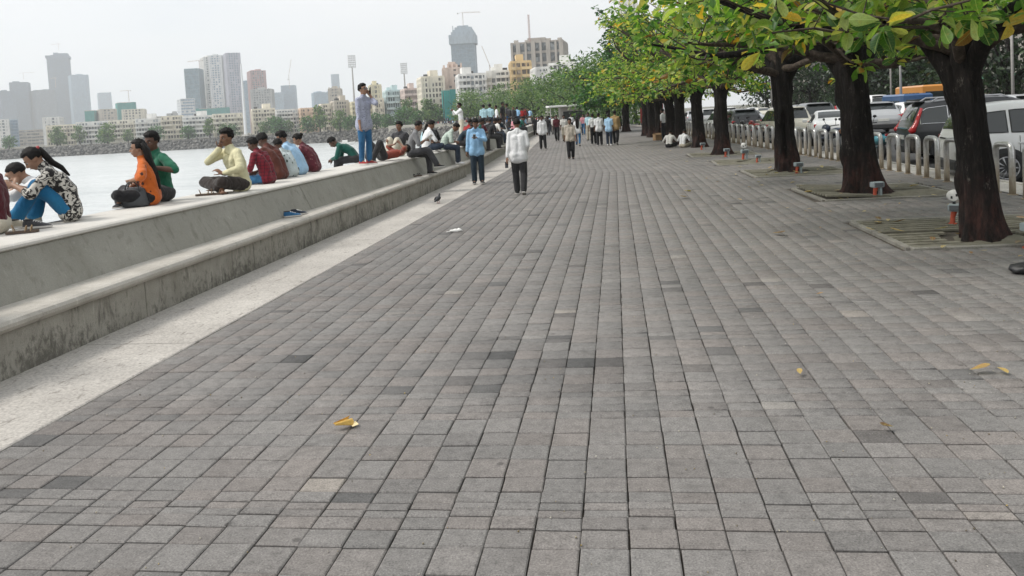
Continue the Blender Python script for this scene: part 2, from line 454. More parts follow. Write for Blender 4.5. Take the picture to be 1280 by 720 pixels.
for k in range(NC):
    xc = X_EDGE + (k + 0.5) * PITCH; drift = rs.uniform(-0.1, 0.1)
    for (ry, l) in rows:
        yc = ry + l / 2 + col_off[k] + rs.gauss(0, 0.0022) + 0.006 * math.sin(ry * 0.9 + k * 0.7)
        if any(abs(bend(xc, yc)[0] - gx) < gh + 0.1 and abs(yc - gy) < gh + 0.1 for gx, gy, gh in GRATES): continue
        tone = 0.50 + rs.gauss(0, 0.085) + drift * 0.3
        u = rs.random()
        if u < 0.02: tone = rs.uniform(0.10, 0.28)
        elif u < 0.03: tone = rs.uniform(0.82, 0.95)
        for (px, py, pr, pd) in patches:
            if abs(xc - px) < pr and abs(yc - py) < pr * 0.7: tone -= pd * rs.uniform(0.1, 0.9)
        if xc > 2.2: tone -= 0.06
        z = rs.gauss(0, 0.0012)
        if rs.random() < 0.02: z += rs.uniform(0.003, 0.007)
        cells.append((xc + rs.gauss(0, 0.0016), yc, l, z, min(1, max(0.02, tone)), rs.gauss(0, 0.006), rs.gauss(0, 0.006), rs.gauss(0, 0.006)))
def in_view(x, y): return y > 3.05 and x > -0.868 * y - 0.05 and x < 0.462 * y + 0.12
cells.sort(key=lambda c: c[1])
front, rest = [], []
for c in cells:
    if len(front) < 296 and in_view(c[0], c[1]) : front.append(c)
    else: rest.append(c)
GAP = 0.0062
def paver_arrays(wx, ly):
    b = 0.006; hx, hy = (wx - GAP + 0.0002) / 2, (ly - GAP - 0.0026) / 2
    ring = lambda x, y, z: [(-x, -y, z), (x, -y, z), (x, y, z), (-x, y, z)]
    V = ring(hx, hy, -0.03) + ring(hx, hy, -b * 0.8) + ring(hx - b, hy - b, 0)
    F = [(8, 9, 10, 11)] + [(a + i, a + (i + 1) % 4, a + 4 + (i + 1) % 4, a + 4 + i) for a in (0, 4) for i in range(4)]
    return V, F
pm = {}
for c in front:
    l = c[2]
    if l not in pm:
        V, F = paver_arrays(PITCH, l)
        me = bpy.data.meshes.new('paver'); me.from_pydata(V, [], F); me.materials.append(M_PAV1); me.update(); pm[l] = me
    o = link('paver', pm[l], pave, (c[0], c[1], c[3]))
    o.rotation_euler = (c[5], c[6], c[7]); t = c[4]; o.color = (t, t, t, 1)
C_ = np.array(rest); n = len(C_)
V0 = np.array(paver_arrays(1.0 + GAP, 1.0 + GAP)[0]); F0 = np.array(paver_arrays(1, 1)[1])
V0 = np.array(paver_arrays(PITCH, 0.2)[0]); sx = np.sign(V0[:, 0]); sy = np.sign(V0[:, 1])
inner = (np.arange(12) >= 8) * 0.006
vx = sx[None] * ((PITCH - GAP + 0.0002) / 2 - inner)[None].repeat(n, 0)
vy = sy[None] * ((C_[:, 2:3] - GAP - 0.0026) / 2 - inner[None])
vz = V0[None, :, 2] + C_[:, 3:4] + vx * C_[:, 6:7] * -1 + vy * C_[:, 5:6]
wx = C_[:, 0:1] + vx - vy * C_[:, 7:8]; wy = C_[:, 1:2] + vy + vx * C_[:, 7:8]
t0 = 24.0 - 0.78 * C_[:, 0:1]
wx = wx - 0.058 * np.maximum(0, wy - t0)
V = np.stack([wx, wy, vz], -1).reshape(-1, 3)
F = (F0[None] + 12 * np.arange(n)[:, None, None]).reshape(-1, 4)
tone = np.repeat(C_[:, 4], 9)
o = link('paver_field', np_mesh('paver_field', V, F, M_PAVN, attr=tone), pave); tag(o, kind='stuff')

# ---------------------------------------------------------------- concrete strip in front of the step
strip = strip_sheet(-5.6, X_EDGE, -0.03, [-6, 0, 8, 16, 24, 27, 32, 40, 50, 62, 75, 95, 120, 150, 180, 210, 240, 270, 300, 330]).build('strip_bed', M_JOINT)
tag(strip, kind='structure')
for i in range(34):
    a = -5.0 + i * 2.85; b = a + 2.85
    if i == 33: b = 330
    ts = [a + 0.004 + (b - a - 0.008) * q / 4 for q in range(5)] if i < 33 else [a + 0.004] + list(range(100, 331, 15))
    mb = MB(); nn = len(ts); vs = []
    dz = rs.uniform(-0.003, 0.003) + 0.004
    for t in ts:
        xe = X_EDGE - 0.008 + rs.uniform(-0.004, 0.004)
        for (xx, zz) in ((-5.55, -0.05), (-5.55, dz + 0.004), (xe - 0.01, dz), (xe, dz - 0.008), (xe, -0.05)):
            p = bend(xx, t); vs.append((p[0], p[1], zz))
    fs = []
    for q in range(nn - 1):
        for k in range(4): a0 = q * 5 + k; fs.append((a0, a0 + 5, a0 + 6, a0 + 1))
    fs += [(0, 1, 2, 3, 4), tuple((nn - 1) * 5 + k for k in (4, 3, 2, 1, 0))]
    mb.add(vs, fs); mb.build('slab', M_STRIP, strip, fix=True)

# ---------------------------------------------------------------- sea wall: parapet with a step along its foot
wall = empty('sea_wall', (-5.8, 10, 0), 0, 'long pale concrete sea wall with a seat-wide top and a stained step along its foot', 'sea wall')
def wb(mb_, name, m, smooth=False):
    o_ = mb_.build(name, m, wall, smooth, fix=True); o_.location = (5.8, -10, 0); return o_
def par_x(t):       # how far the parapet stands, measured across
    return -5.34 + 0.018 * min(max(t - 7, 0), 14)
ts = [-4 + i * 1.0 for i in range(46)] + [44 + i * 4 for i in range(1, 16)] + [115 + 12 * i for i in range(19)]
def par_path(off): return [bend(par_x(t) + off, t) for t in ts]
ZT = 0.93
# face (slightly battered) and the core down to the sea
mb = MB()
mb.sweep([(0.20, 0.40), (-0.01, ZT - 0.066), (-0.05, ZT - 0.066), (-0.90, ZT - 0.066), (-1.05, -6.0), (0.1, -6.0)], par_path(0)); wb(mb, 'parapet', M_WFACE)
# rounded coping laid on it in lengths
segs = [(-4, 0.3), (0.3, 4.4), (4.4, 8.5), (8.5, 12.6), (12.6, 16.7), (16.7, 20.8), (20.8, 27.2), (27.2, 33.4), (33.4, 41), (41, 60), (60, 104), (104, 331)]
for a, b in segs:
    nn = max(3, int((b - a) / 1.0)) if b < 105 else 24
    q = [a + 0.003 + (b - a - 0.006) * i / (nn - 1) for i in range(nn)]
    mb = MB()
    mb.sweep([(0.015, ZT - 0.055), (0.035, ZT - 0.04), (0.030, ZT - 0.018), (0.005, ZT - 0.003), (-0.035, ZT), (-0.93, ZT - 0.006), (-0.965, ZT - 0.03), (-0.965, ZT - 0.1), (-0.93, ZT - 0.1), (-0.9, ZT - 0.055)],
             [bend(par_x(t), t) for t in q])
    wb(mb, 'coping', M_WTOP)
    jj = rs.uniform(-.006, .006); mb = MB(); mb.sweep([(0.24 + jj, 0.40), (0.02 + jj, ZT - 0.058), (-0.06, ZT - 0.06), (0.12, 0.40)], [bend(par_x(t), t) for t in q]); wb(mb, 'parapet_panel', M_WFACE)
# the step: faced with panels, capped with rounded nosings
T_END = 24.75
pan = []
t = 0.1 - 2.42 * 2
while t < T_END - 0.3:
    pan.append((t, min(t + 2.42, T_END))); t += 2.42
for i, (a, b) in enumerate(pan):
    j = rs.uniform(-0.006, 0.006); mb = MB()
    nn = 5; pts = [(-4.73 + j + rs.uniform(-.004, .004), a + 0.006 + (b - a - 0.012) * q / 4) for q in range(nn)]
    mb.sweep([(0, -0.05), (0.004, 0.02), (0, 0.365), (-0.3, 0.365), (-0.3, -0.05)], pts); wb(mb, 'step_panel', M_SFACE)
    mb = MB(); k = rs.uniform(-0.006, 0.006)
    off = 0.35
    pts = [(-4.73 + k + rs.uniform(-.003, .003), a + off + 0.003 + (b - a - 0.006) * q / 8) for q in range(9)]
    if i == len(pan) - 1: pts = [(x, min(y_, T_END + 0.02)) for x, y_ in pts]; pts = [p for q, p in enumerate(pts) if q == 0 or p[1] > pts[q - 1][1] + 1e-4]
    mb.sweep([(-0.42, 0.345), (0.0, 0.362), (0.036, 0.375), (0.058, 0.402), (0.060, 0.430), (0.040, 0.457), (0.0, 0.470), (-0.10, 0.468), (-0.42, 0.462)], pts); wb(mb, 'nosing', M_NOSE)
# past the corner the step hangs over a recessed foot
q = [T_END + 0.03 + i * 1.0 for i in range(15)] + [T_END + 16 + i * 5 for i in range(60)]
mb = MB(); mb.sweep([(0.0, -0.05), (0.0, 0.33), (-0.3, 0.33), (-0.3, -0.05)], [bend(-5.10, t) for t in q]); wb(mb, 'step_panel', M_SFACE)
for a in range(8):
    qq = [T_END + 0.03 + a * 2.42 + i * 0.6 for i in range(5)] if a < 7 else [T_END + 0.03 + 7 * 2.42 + i * 5 for i in range(57)]
    if a < 7: qq[-1] -= 0.004 - 0.02
    mb = MB(); mb.sweep([(-0.42, 0.335), (0.0, 0.345), (0.036, 0.36), (0.058, 0.392), (0.060, 0.425), (0.040, 0.455), (0.0, 0.468), (-0.10, 0.466), (-0.42, 0.460)], [bend(-4.82, t) for t in qq]); wb(mb, 'nosing', M_NOSE)
# ================================================================ trees along the promenade
from mathutils import noise as mnoise
def m_bark(name='bark', paint=True):
    m = NM(name).set(rough=0.9, spec=0.25)
    v = m.vec('Object', (1, 1, 0.22))
    f = m.noise(26, 7, 0.7, v, 0.5)
    c = m.ramp(f, [(0.30, (0.007, 0.006, 0.006)), (0.54, (0.014, 0.0115, 0.0105)), (0.74, (0.045, 0.036, 0.031)), (0.88, (0.17, 0.15, 0.13))])
    lich = m.ramp(m.noise(6.5, 6, .72, m.vec('Object', (1, 1, .45))), [(.60, 0.0), (.68, 1.0)]); fl_ = m.ramp(m.noise(55, 3, .7, m.vec('Object', (1, 1, .3))), [(.45, 0.0), (.6, 1.0)])
    c = m.mix(m.math('MULTIPLY', m.math('MULTIPLY', lich, fl_), .7), c, (.22, .20, .175))
    if paint:   # the lower trunk carries the rest of an old coat of red earth paint
        z = m.sep(m.tc.outputs['Object'])[2]
        hz = m.math('ADD', z, m.math('MULTIPLY', m.noise(3.5, 4, 0.6, m.vec('Object')), 0.9))
        k = m.ramp(m.math('MULTIPLY', hz, 0.5), [(0.42, 1.0), (0.62, 0.0)])
        red = m.ramp(m.noise(17, 6, 0.7, m.vec('Object', (1, 1, .35))), [(0.36, (0.014, 0.008, 0.007)), (0.6, (0.075, 0.032, 0.026)), (0.8, (0.13, 0.075, 0.06))])
        c = m.mix(m.math('MULTIPLY', m.math('MULTIPLY', k, m.ramp(m.noise(4.5, 5, .65, m.vec('Object', (1, 1, .5))), [(.36, 0.0), (.6, 1.0)])), 0.8), c, red)
    m.col(c); m.bump(m.math('ADD', f, m.math('MULTIPLY', m.voro(30, v), 0.5)), 0.9, 0.03)
    return m.m
M_BARK = m_bark(); M_BARKL = m_bark('limb_bark', False)
M_BRANCH = NM('branch_bark').set(rough=0.85, spec=0.3)
_c = M_BRANCH.ramp(M_BRANCH.noise(14, 6, 0.65, M_BRANCH.vec('Object')), [(0.3, (0.025, 0.019, 0.015)), (0.55, (0.075, 0.057, 0.045)), (0.78, (0.17, 0.145, 0.12))])
M_BRANCH.col(_c).bump(M_BRANCH.noise(60, 4, 0.6, M_BRANCH.vec('Object')), 0.5, 0.01); M_BRANCH = M_BRANCH.m

def m_leaf(name, stops, single=False, trans=0.35):
    m = NM(name).set(rough=0.42, spec=0.45)
    if single:
        oi = m.new('ShaderNodeObjectInfo'); r_ = oi.outputs['Random']
    else:
        r_ = m.ge.outputs['Random Per Island']
    c = m.ramp(r_, stops)
    n = m.noise(14, 4, 0.6, m.vec('Object'))
    c = m.mix(1.0, c, m.ramp(n, [(0.3, 0.72), (0.7, 1.2)]), 'MULTIPLY')
    ob = m.sep(m.tc.outputs['Object']) if single else None
    if single:      # pale midrib and side veins
        ay = m.math('ABSOLUTE', ob[1]); rib = m.ramp(ay, [(.008, 1.0), (.022, 0.0)])
        vn = m.math('FRACT', m.math('MULTIPLY', m.math('SUBTRACT', ob[0], m.math('MULTIPLY', ay, .75)), 11.0)); vv = m.ramp(vn, [(0.0, 1.0), (.10, 0.0), (.93, 0.0), (1.0, 1.0)])
        c = m.mix(m.math('MULTIPLY', m.math('MAXIMUM', rib, m.math('MULTIPLY', vv, .35)), .55), c, (.42, .50, .20))
        blot = m.ramp(m.noise(5, 4, .65, m.vec('Object')), [(.56, 0.0), (.68, 1.0)]); c = m.mix(m.math('MULTIPLY', blot, .35), c, (.40, .34, .07))
    m.col(c)
    tr = m.new('ShaderNodeBsdfTranslucent'); m.l.new(m.mix(1.0, c, (1.7, 1.8, 0.75), 'MULTIPLY'), tr.inputs['Color'])
    ms = m.new('ShaderNodeMixShader'); ms.inputs[0].default_value = trans
    m.l.new(m.b.outputs[0], ms.inputs[1]); m.l.new(tr.outputs[0], ms.inputs[2]); m.l.new(ms.outputs[0], m.o.inputs['Surface'])
    return m.m
_ALM = [(0.0, (0.022, 0.070, 0.014)), (0.18, (0.050, 0.14, 0.024)), (0.38, (0.12, 0.25, 0.040)), (0.60, (0.225, 0.32, 0.075)), (0.84, (0.35, 0.41, 0.14)), (0.925, (0.46, 0.42, 0.12)), (0.96, (0.60, 0.36, 0.045)), (0.985, (0.24, 0.11, 0.03)), (1.0, (0.10, 0.06, 0.03))]
M_LEAF = m_leaf('almond_leaf', _ALM, False, 0.5)
M_LEAF1 = m_leaf('almond_leaf_single', _ALM, True, 0.5)
M_LEAFD = m_leaf('dark_leaf', [(0.0, (0.014, 0.045, 0.012)), (0.5, (0.032, 0.11, 0.026)), (0.9, (0.075, 0.19, 0.045)), (1.0, (0.12, 0.20, 0.05))], False, 0.3)
M_LEAFM = m_leaf('mixed_leaf', [(0.0, (0.022, 0.055, 0.016)), (0.5, (0.075, 0.15, 0.042)), (0.9, (0.15, 0.235, 0.07)), (1.0, (0.22, 0.26, 0.09))], False, 0.3)
M_LEAFSH = m_leaf('shade_leaf', [(0.0, (0.008, 0.018, 0.008)), (0.5, (0.014, 0.034, 0.012)), (0.9, (0.026, 0.058, 0.018)), (1.0, (0.045, 0.085, 0.026))], False, 0.2)  # leaf greens darkened: the deep shade across the road is put into the colour

# leaf outline: broad past the middle, folded along the midrib and drooping at the tip
def leaf_shape(fold=0.16, droop=0.25, wid=0.27):
    prof = [(0.0, 0.012), (0.10, 0.05), (0.30, 0.155), (0.52, 0.24), (0.72, wid), (0.88, 0.20), (0.97, 0.08)]
    V = []; F = []
    for (x, h) in prof:
        z = -droop * x * x; V += [(x, h, z + fold * h), (x, 0, z), (x, -h, z + fold * h)]
    V.append((1.0, 0, -droop)); k = len(prof)
    for i in range(k - 1):
        a = 3 * i; F += [(a, a + 1, a + 4, a + 3), (a + 1, a + 2, a + 5, a + 4)]
    a = 3 * (k - 1); F += [(a, a + 1, 3 * k), (a + 1, a + 2, 3 * k)]
    return V, F
LEAF_SHAPES = [leaf_shape(f, d, w_) for f, d, w_ in ((0.25, 0.2, 0.27), (0.6, 0.45, 0.25), (-0.3, 0.55, 0.28), (0.4, -0.2, 0.24), (1.0, 0.5, 0.26))]
# cheap leaf for the mass of a crown: three quads
def leaf_low(): 
    V = [(0, 0, 0), (0.34, 0.16, 0.03), (0.36, 0, -0.03), (0.34, -0.16, 0.03), (0.76, 0.25, 0.0), (0.78, 0, -0.14), (0.76, -0.25, 0.0), (1.0, 0.0, -0.24)]
    F = [(0, 2, 1, 1), (0, 3, 2, 2), (1, 2, 5, 4), (2, 3, 6, 5), (4, 5, 7, 7), (5, 6, 7, 7)]
    T = [(0, 2, 1), (0, 3, 2), (1, 2, 5), (1, 5, 4), (2, 3, 6), (2, 6, 5), (4, 5, 7), (5, 6, 7)]
    return np.array(V), np.array(T)
LOWV, LOWF = leaf_low()
QUADV = np.array([(0, 0, 0), (0.45, 0.26, 0.05), (1, 0, -0.1), (0.45, -0.26, 0.05)]); QUADF = np.array([(0, 3, 1), (1, 3, 2)])
def frames(dirs, rng, roll=0.7):
    """orthonormal frames with x along dirs and z roughly up, rolled at random"""
    x = dirs / np.linalg.norm(dirs, axis=1, keepdims=True)
    up = np.tile([0, 0, 1.0], (len(x), 1)) + rng.normal(0, 0.15, (len(x), 3))
    y = np.cross(up, x); y /= np.maximum(np.linalg.norm(y, axis=1, keepdims=True), 1e-6); z = np.cross(x, y)
    a = rng.normal(0, roll, len(x))[:, None]
    y2 = y * np.cos(a) + z * np.sin(a); z2 = -y * np.sin(a) + z * np.cos(a)
    return np.stack([x, y2, z2], 2)          # columns are axes
def scatter(name, tv, tf, pos, fr, sc, mat):
    n = len(pos)
    V = np.einsum('nij,kj->nki', fr, tv) * sc[:, None, None] + pos[:, None, :]
    F = tf[None] + len(tv) * np.arange(n)[:, None, None]
    return np_mesh(name, V.reshape(-1, 3), F.reshape(-1, 3), mat)

def trunk_mesh(path, rad, seed, seg=60, sub=15, flare=0.5, hollow=None):
    """bark column with ribs and root flare; path of (x, y, z), one radius each"""
    P = [Vector(p) for p in path]; vs = []; rows_ = []
    for i in range(len(P) - 1):
        for k in range(sub + (1 if i == len(P) - 2 else 0)):
            f = k / sub; rows_.append((P[i].lerp(P[i + 1], f), rad[i] * (1 - f) + rad[i + 1] * f))
    rg = random.Random(seed); ph = [rg.uniform(0, 6.28) for _ in range(4)]
    z0 = P[0].z
    for (p, r) in rows_:
        h = p.z - z0
        fl = flare * math.exp(-h / 0.22)
        for k in range(seg):
            a = 2 * math.pi * k / seg
            lob = 0.5 + 0.5 * math.sin(5 * a + ph[0] + 0.6 * math.sin(2 * a + ph[1]))
            rr = r * (1 + 0.07 * math.sin(3 * a + ph[2] + h * 0.7) + 0.045 * math.sin(7 * a + ph[3] - h * 0.9)) + r * fl * (0.35 + 0.9 * lob)
            q = mnoise.noise(Vector((math.cos(a) * 3.2 + seed, math.sin(a) * 3.2, h * 0.9)))
            q2 = mnoise.noise(Vector((math.cos(a) * 9 + seed, math.sin(a) * 9, h * 3.0)))
            q3 = 1 - min(1, abs(mnoise.noise(Vector((math.cos(a) * 5.5 + seed, math.sin(a) * 5.5 + q, h * 1.5)))) * 3.2)
            kn = max(0, mnoise.noise(Vector((math.cos(a) * 1.9 + seed * 3, math.sin(a) * 1.9, h * 1.9))) - .28)
            rr += r * (0.12 * q + 0.06 * q2 - 0.085 * q3 * q3 + .55 * kn)
            if hollow:
                ha, hz_, hw, hh = hollow
                d = ((math.atan2(math.sin(a - ha), math.cos(a - ha)) / hw) ** 2 + ((h - hz_) / hh) ** 2)
                if d < 1: rr -= r * 0.55 * (1 - d) ** 0.6
                elif d < 2.2: rr += r * 0.10 * (2.2 - d)
            vs.append((p.x + rr * math.cos(a), p.y + rr * math.sin(a), p.z))
    mb = MB(); fs = []
    n = len(rows_)
    for i in range(n - 1):
        for k in range(seg): fs.append((i * seg + k, i * seg + (k + 1) % seg, (i + 1) * seg + (k + 1) % seg, (i + 1) * seg + k))
    fs.append(tuple((n - 1) * seg + k for k in range(seg)))
    return mb.add(vs, fs)

def grow(rg, base, h_fork, crown_r, top, n_limb=7, dense=1.0, low=2.35, thick=0.12, heavy=3, az0=None):
    """limbs, branches and twigs of an umbrella crown: returns the tubes and the twig ends with their directions"""
    tubes = []; tips = []
    def path(p, d, length, n, r0, r1, sag=0.0, wob=0.16, flat=0.0):
        pts = [p.copy()]; d = d.normalized()
        for i in range(n):
            d = (d + Vector((rg.gauss(0, wob), rg.gauss(0, wob), rg.gauss(0, wob * 0.7)))).normalized()
            d.z = d.z * (1 - flat) + sag; d.normalize()
            q = pts[-1] + d * (length / n)
            if q.z < low: q.z = low + rg.uniform(0, 0.08); d.z = abs(d.z) * 0.3
            pts.append(q)
        rr = [r0 + (r1 - r0) * i / n for i in range(n + 1)]
        return pts, rr, d
    for i in range(n_limb * 2):
        tier = i % 2
        az = 2 * math.pi * (i / (2 * n_limb)) + rg.uniform(-0.25, 0.25)
        el = R(rg.uniform(8, 24)) if tier == 0 else R(rg.uniform(38, 74))
        ln = crown_r * rg.uniform(0.78, 1.02) if tier == 0 else max(top - base.z, 1.0) * rg.uniform(0.75, 1.05)
        d = Vector((math.cos(az) * math.cos(el), math.sin(az) * math.cos(el), math.sin(el)))
        r0 = thick * rg.uniform(0.7, 1.0)
        pts, rr, dd = path(base + Vector((math.cos(az), math.sin(az), 0)) * 0.08 + Vector((0, 0, -0.25 + rg.uniform(-.1, .25) + 0.2 * tier)), d, ln, 7, r0, 0.022, 0.0 if tier else -0.02, 0.2, 0.12 if tier == 0 else 0.0)
        hv = tier == 0 and i // 2 < heavy
        if hv:      # a heavy fork: steep and thick where it leaves the trunk
            if az0 is not None: az = az0 + i // 2 * 2 * math.pi / heavy
            u_ = Vector((math.cos(az), math.sin(az), 0)); t0_ = thick * 1.3
            pre = [base + Vector((0, 0, -.75)) + u_ * .02, base + Vector((0, 0, -.35)) + u_ * .16, base + u_ * .42 + Vector((0, 0, .02)), base + u_ * .85 + Vector((0, 0, .24))]
            el = R(rg.uniform(8, 20)); d = Vector((math.cos(az) * math.cos(el), math.sin(az) * math.cos(el), math.sin(el)))
            pts, rr, dd = path(pre[-1], d, ln * .85, 7, thick * .85, .022, -.01, .2, .08)
            tubes.append((pre[:-1] + pts, [t0_ * 1.05, t0_, t0_ * .8] + rr, 10))
        else: tubes.append((pts, rr, 8))
        tips.append((pts[-1], dd))
        for j in range(2, 8):
            for _ in range(max(1, int(round(rg.uniform(1.0, 2.2) * dense)))):
                p = pts[j].lerp(pts[j - 1], rg.random())
                ax = (pts[j] - pts[j - 1]).normalized()
                side = Vector((-ax.y, ax.x, 0)) * rg.choice((-1, 1)) + Vector((0, 0, rg.uniform(-0.35, 0.8)))
                d2 = (ax * rg.uniform(0.4, 1.1) + side * rg.uniform(0.5, 1.0))
                l2 = crown_r * rg.uniform(0.22, 0.42)
                p2, r2, e2 = path(p, d2, l2, 4, max(0.012, rr[j] * 0.55), 0.009, 0.02, 0.22)
                tubes.append((p2, r2, 5)); tips.append((p2[-1], e2))
                for q in range(1, 5):
                    if rg.random() < 0.85 * dense:
                        ax2 = (p2[q] - p2[q - 1]).normalized()
                        d3 = ax2 * 0.6 + Vector((rg.gauss(0, .7), rg.gauss(0, .7), rg.gauss(0.25, .5)))
                        p3, r3, e3 = path(p2[q], d3, rg.uniform(0.25, 0.6), 2, 0.008, 0.005, 0.03, 0.2)
                        tubes.append((p3, r3, 4)); tips.append((p3[-1], e3))
    return tubes, tips

def rosettes(rng, tips, per, size, spread=0.9):
    """leaves fanned round each twig end"""
    P = np.array([t[0] for t in tips]); D = np.array([t[1] for t in tips])
    n = len(P); k = per
    a = (np.arange(k)[None] * (2 * math.pi / k) + rng.uniform(0, 6.28, (n, 1)) + rng.normal(0, 0.25, (n, k)))
    D = D / np.linalg.norm(D, axis=1, keepdims=True); D = D * 0.5 + np.array([0, 0, 0.6]); D /= np.linalg.norm(D, axis=1, keepdims=True)
    u = np.cross(D, np.array([0.3, 0.5, 0.81])); u /= np.linalg.norm(u, axis=1, keepdims=True); v = np.cross(D, u)
    lift = rng.uniform(-0.55, 0.75, (n, k))
    dirs = (u[:, None] * np.cos(a)[..., None] + v[:, None] * np.sin(a)[..., None]) * spread + D[:, None] * lift[..., None]
    pos = np.repeat(P[:, None], k, 1) + D[:, None] * rng.uniform(-0.10, 0.03, (n, k))[..., None] + dirs * 0.03
    keep = rng.random((n, k)) < 0.88
    dirs = dirs[keep]; pos = pos[keep]
    sc = size * rng.uniform(0.55, 1.15, len(pos))
    return pos, frames(dirs, rng), sc

AVENUE = 'trees in the avenue along the promenade'
def almond_tree(x, y, seed, h_fork, r_base, r_top, crown_r, top, label, lean=(0, 0), n_limb=6, dense=1.0, leaf=0.24, per=7, singles=0, low=2.35, hollow=None, kind='almond_tree', mat=None, flare=0.5, az0=None):
    rg = random.Random(seed); rng = np.random.default_rng(seed)
    root = empty(kind, (x, y, 0), 0, label, 'tree', AVENUE)
    p = [(0, 0, -0.05), (lean[0] * .25, lean[1] * .25, h_fork * .3), (lean[0] * .6, lean[1] * .6, h_fork * .65), (lean[0], lean[1], h_fork), (lean[0] * 1.15, lean[1] * 1.15, h_fork + 0.55)]
    tm = trunk_mesh(p, [r_base, r_base * .86, (r_base + r_top) / 2 * 0.9, r_top * 1.08, r_top * 0.75], seed, hollow=hollow, flare=flare)
    o = tm.build('trunk', M_BARK, root, True)
    tubes, tips = grow(rg, Vector((lean[0], lean[1], h_fork + 0.3)), h_fork, crown_r, top, n_limb, dense, low, thick=r_top * 0.52, az0=az0)
    mb = MB()
    for pts, rr, sg in tubes:
        if rr[0] > r_top * .6:       # a heavy limb: rough bark, lumpy, its own part
            lim = MB().tube(pts, rr, 14, False); lim.v = [tuple(Vector(p) * 1.0 + Vector((mnoise.noise(Vector(p) * 6 + Vector((seed, 0, 0))), mnoise.noise(Vector(p) * 6 + Vector((0, seed, 0))), 0)) * .035) for p in lim.v]
            lim.build('limb', M_BARKL, root, True)
        else: mb.tube(pts, rr, sg, False)
    tag(mb.build('branches', M_BRANCH, root, True), kind='stuff')
    pos, fr, sc = rosettes(rng, tips, per, leaf)
    wpos = pos + np.array([x, y, 0])
    idx = np.arange(len(pos)); pick = np.zeros(len(pos), bool)
    if singles:   # the leaves that show largest are leaves of their own
        c7, s7 = math.cos(R(7.493)), math.sin(R(7.493))
        fx = wpos[:, 0] * c7 + wpos[:, 1] * s7; fy = -wpos[:, 0] * s7 + wpos[:, 1] * c7
        px = 640 + 1000 * fx / fy; py = 200 - 1000 * (wpos[:, 2] - 1.8 + 0.054 * fy) / fy
        # allow for the camera's slight roll
        ca, sa = math.cos(R(3.2)), math.sin(R(3.2)); dx = px - 640; dy = py - 200
        px = 640 + dx * ca + dy * sa; py = 200 - dx * sa + dy * ca
        ins = (fy > 0.5) & (px > -10) & (px < 1290) & (py > -12)
        cand = idx[ins]; cand = cand[np.argsort(fy[cand] / sc[cand])][:singles]
        pick[cand] = True
        meshes = []
        for V, F in LEAF_SHAPES:
            me = bpy.data.meshes.new('leaf'); me.from_pydata(V, [], F); me.materials.append(M_LEAF1)
            me.polygons.foreach_set('use_smooth', [True] * len(F)); me.update(); meshes.append(me)
        for i in cand:
            l = link('leaf', meshes[rg.randrange(5)], root)
            M = Matrix([list(map(float, r_)) for r_ in fr[i]]).to_4x4(); M.translation = Vector(pos[i]); 
            l.matrix_local = M @ Matrix.Scale(float(sc[i]), 4)
    rest_ = ~pick
    tag(link('crown', scatter('crown', LOWV, LOWF, pos[rest_], fr[rest_], sc[rest_], mat or M_LEAF), root), kind='stuff')
    return root

TREES = [
 (4.43, 10.4, 11, 2.15, 0.235, 0.168, 3.7, 6.3, 'nearest and thickest almond tree, forking into heavy limbs at the right picture edge', (-0.22, 0.0)),
 (4.60, 15.8, 12, 2.35, 0.32, 0.25, 4.0, 6.8, 'leaning almond tree with a broad flared foot in a raised slab ring', (-0.18, -0.05)),
 (4.37, 21.4, 13, 2.50, 0.29, 0.23, 4.0, 7.0, 'straight almond tree with a tall hollow split in its trunk', (-0.10, 0.0)),
 (3.85, 30.05, 15, 2.40, 0.27, 0.21, 4.0, 7.2, 'almond tree on spreading surface roots just beyond the empty tree pit', (0.0, 0.0)),
 (3.63, 36.2, 16, 2.40, 0.30, 0.22, 4.0, 7.2, 'almond tree beside the man in white seated on the ground with a printed back', (-0.05, 0.0)),
]
mk = []
for i, (x, y, sd, hf, rb, rt, cr, tp, lab, ln) in enumerate(TREES):
    hol = (math.pi * 1.42, 1.0, 0.42, 0.62) if i == 2 else None
    mk.append(almond_tree(x, y, sd, hf, rb, rt, cr, tp, lab, ln, n_limb=6, dense=1.05, leaf=0.22 if i < 2 else 0.215, per=10, singles=(240, 200, 160, 0, 0)[i], hollow=hol, low=2.45 if i < 1 else 2.3, az0=(2.9, 0.4, None, None, None)[i], flare=0.75 if i in (1, 3) else 0.4))
FARTREES = [(3.12, 39.9, 'almond tree trunk right behind the ground sitter with a pink print on white'), (2.89, 42.7, 'almond tree behind the white shirted figure standing among trunks'), (2.53, 47.4, 'almond tree trunk on the near side of the brown box at the roots'),
            (2.34, 52.1, 'almond tree second from the far end of the tight cluster of trunks'), (2.08, 55.9, 'almond tree at the far end of the tight cluster of trunks')]
for i, (x, y, lab) in enumerate(FARTREES):
    mk.append(almond_tree(x, y, 40 + i, 2.3, 0.30, 0.22, 3.9, 7.4 + 0.3 * (i % 2), lab, (-0.1 * (i % 2), 0), n_limb=5, dense=0.85, leaf=0.25, per=8, low=2.2))
mk.append(almond_tree(0.90, 69.3, 61, 2.3, 0.33, 0.26, 4.3, 9.6, 'dark green tree with a clean lone trunk past the group in white shirts', (0, 0), n_limb=8, dense=1.15, leaf=0.42, per=8, low=2.2, kind='promenade_tree', mat=M_LEAFD))

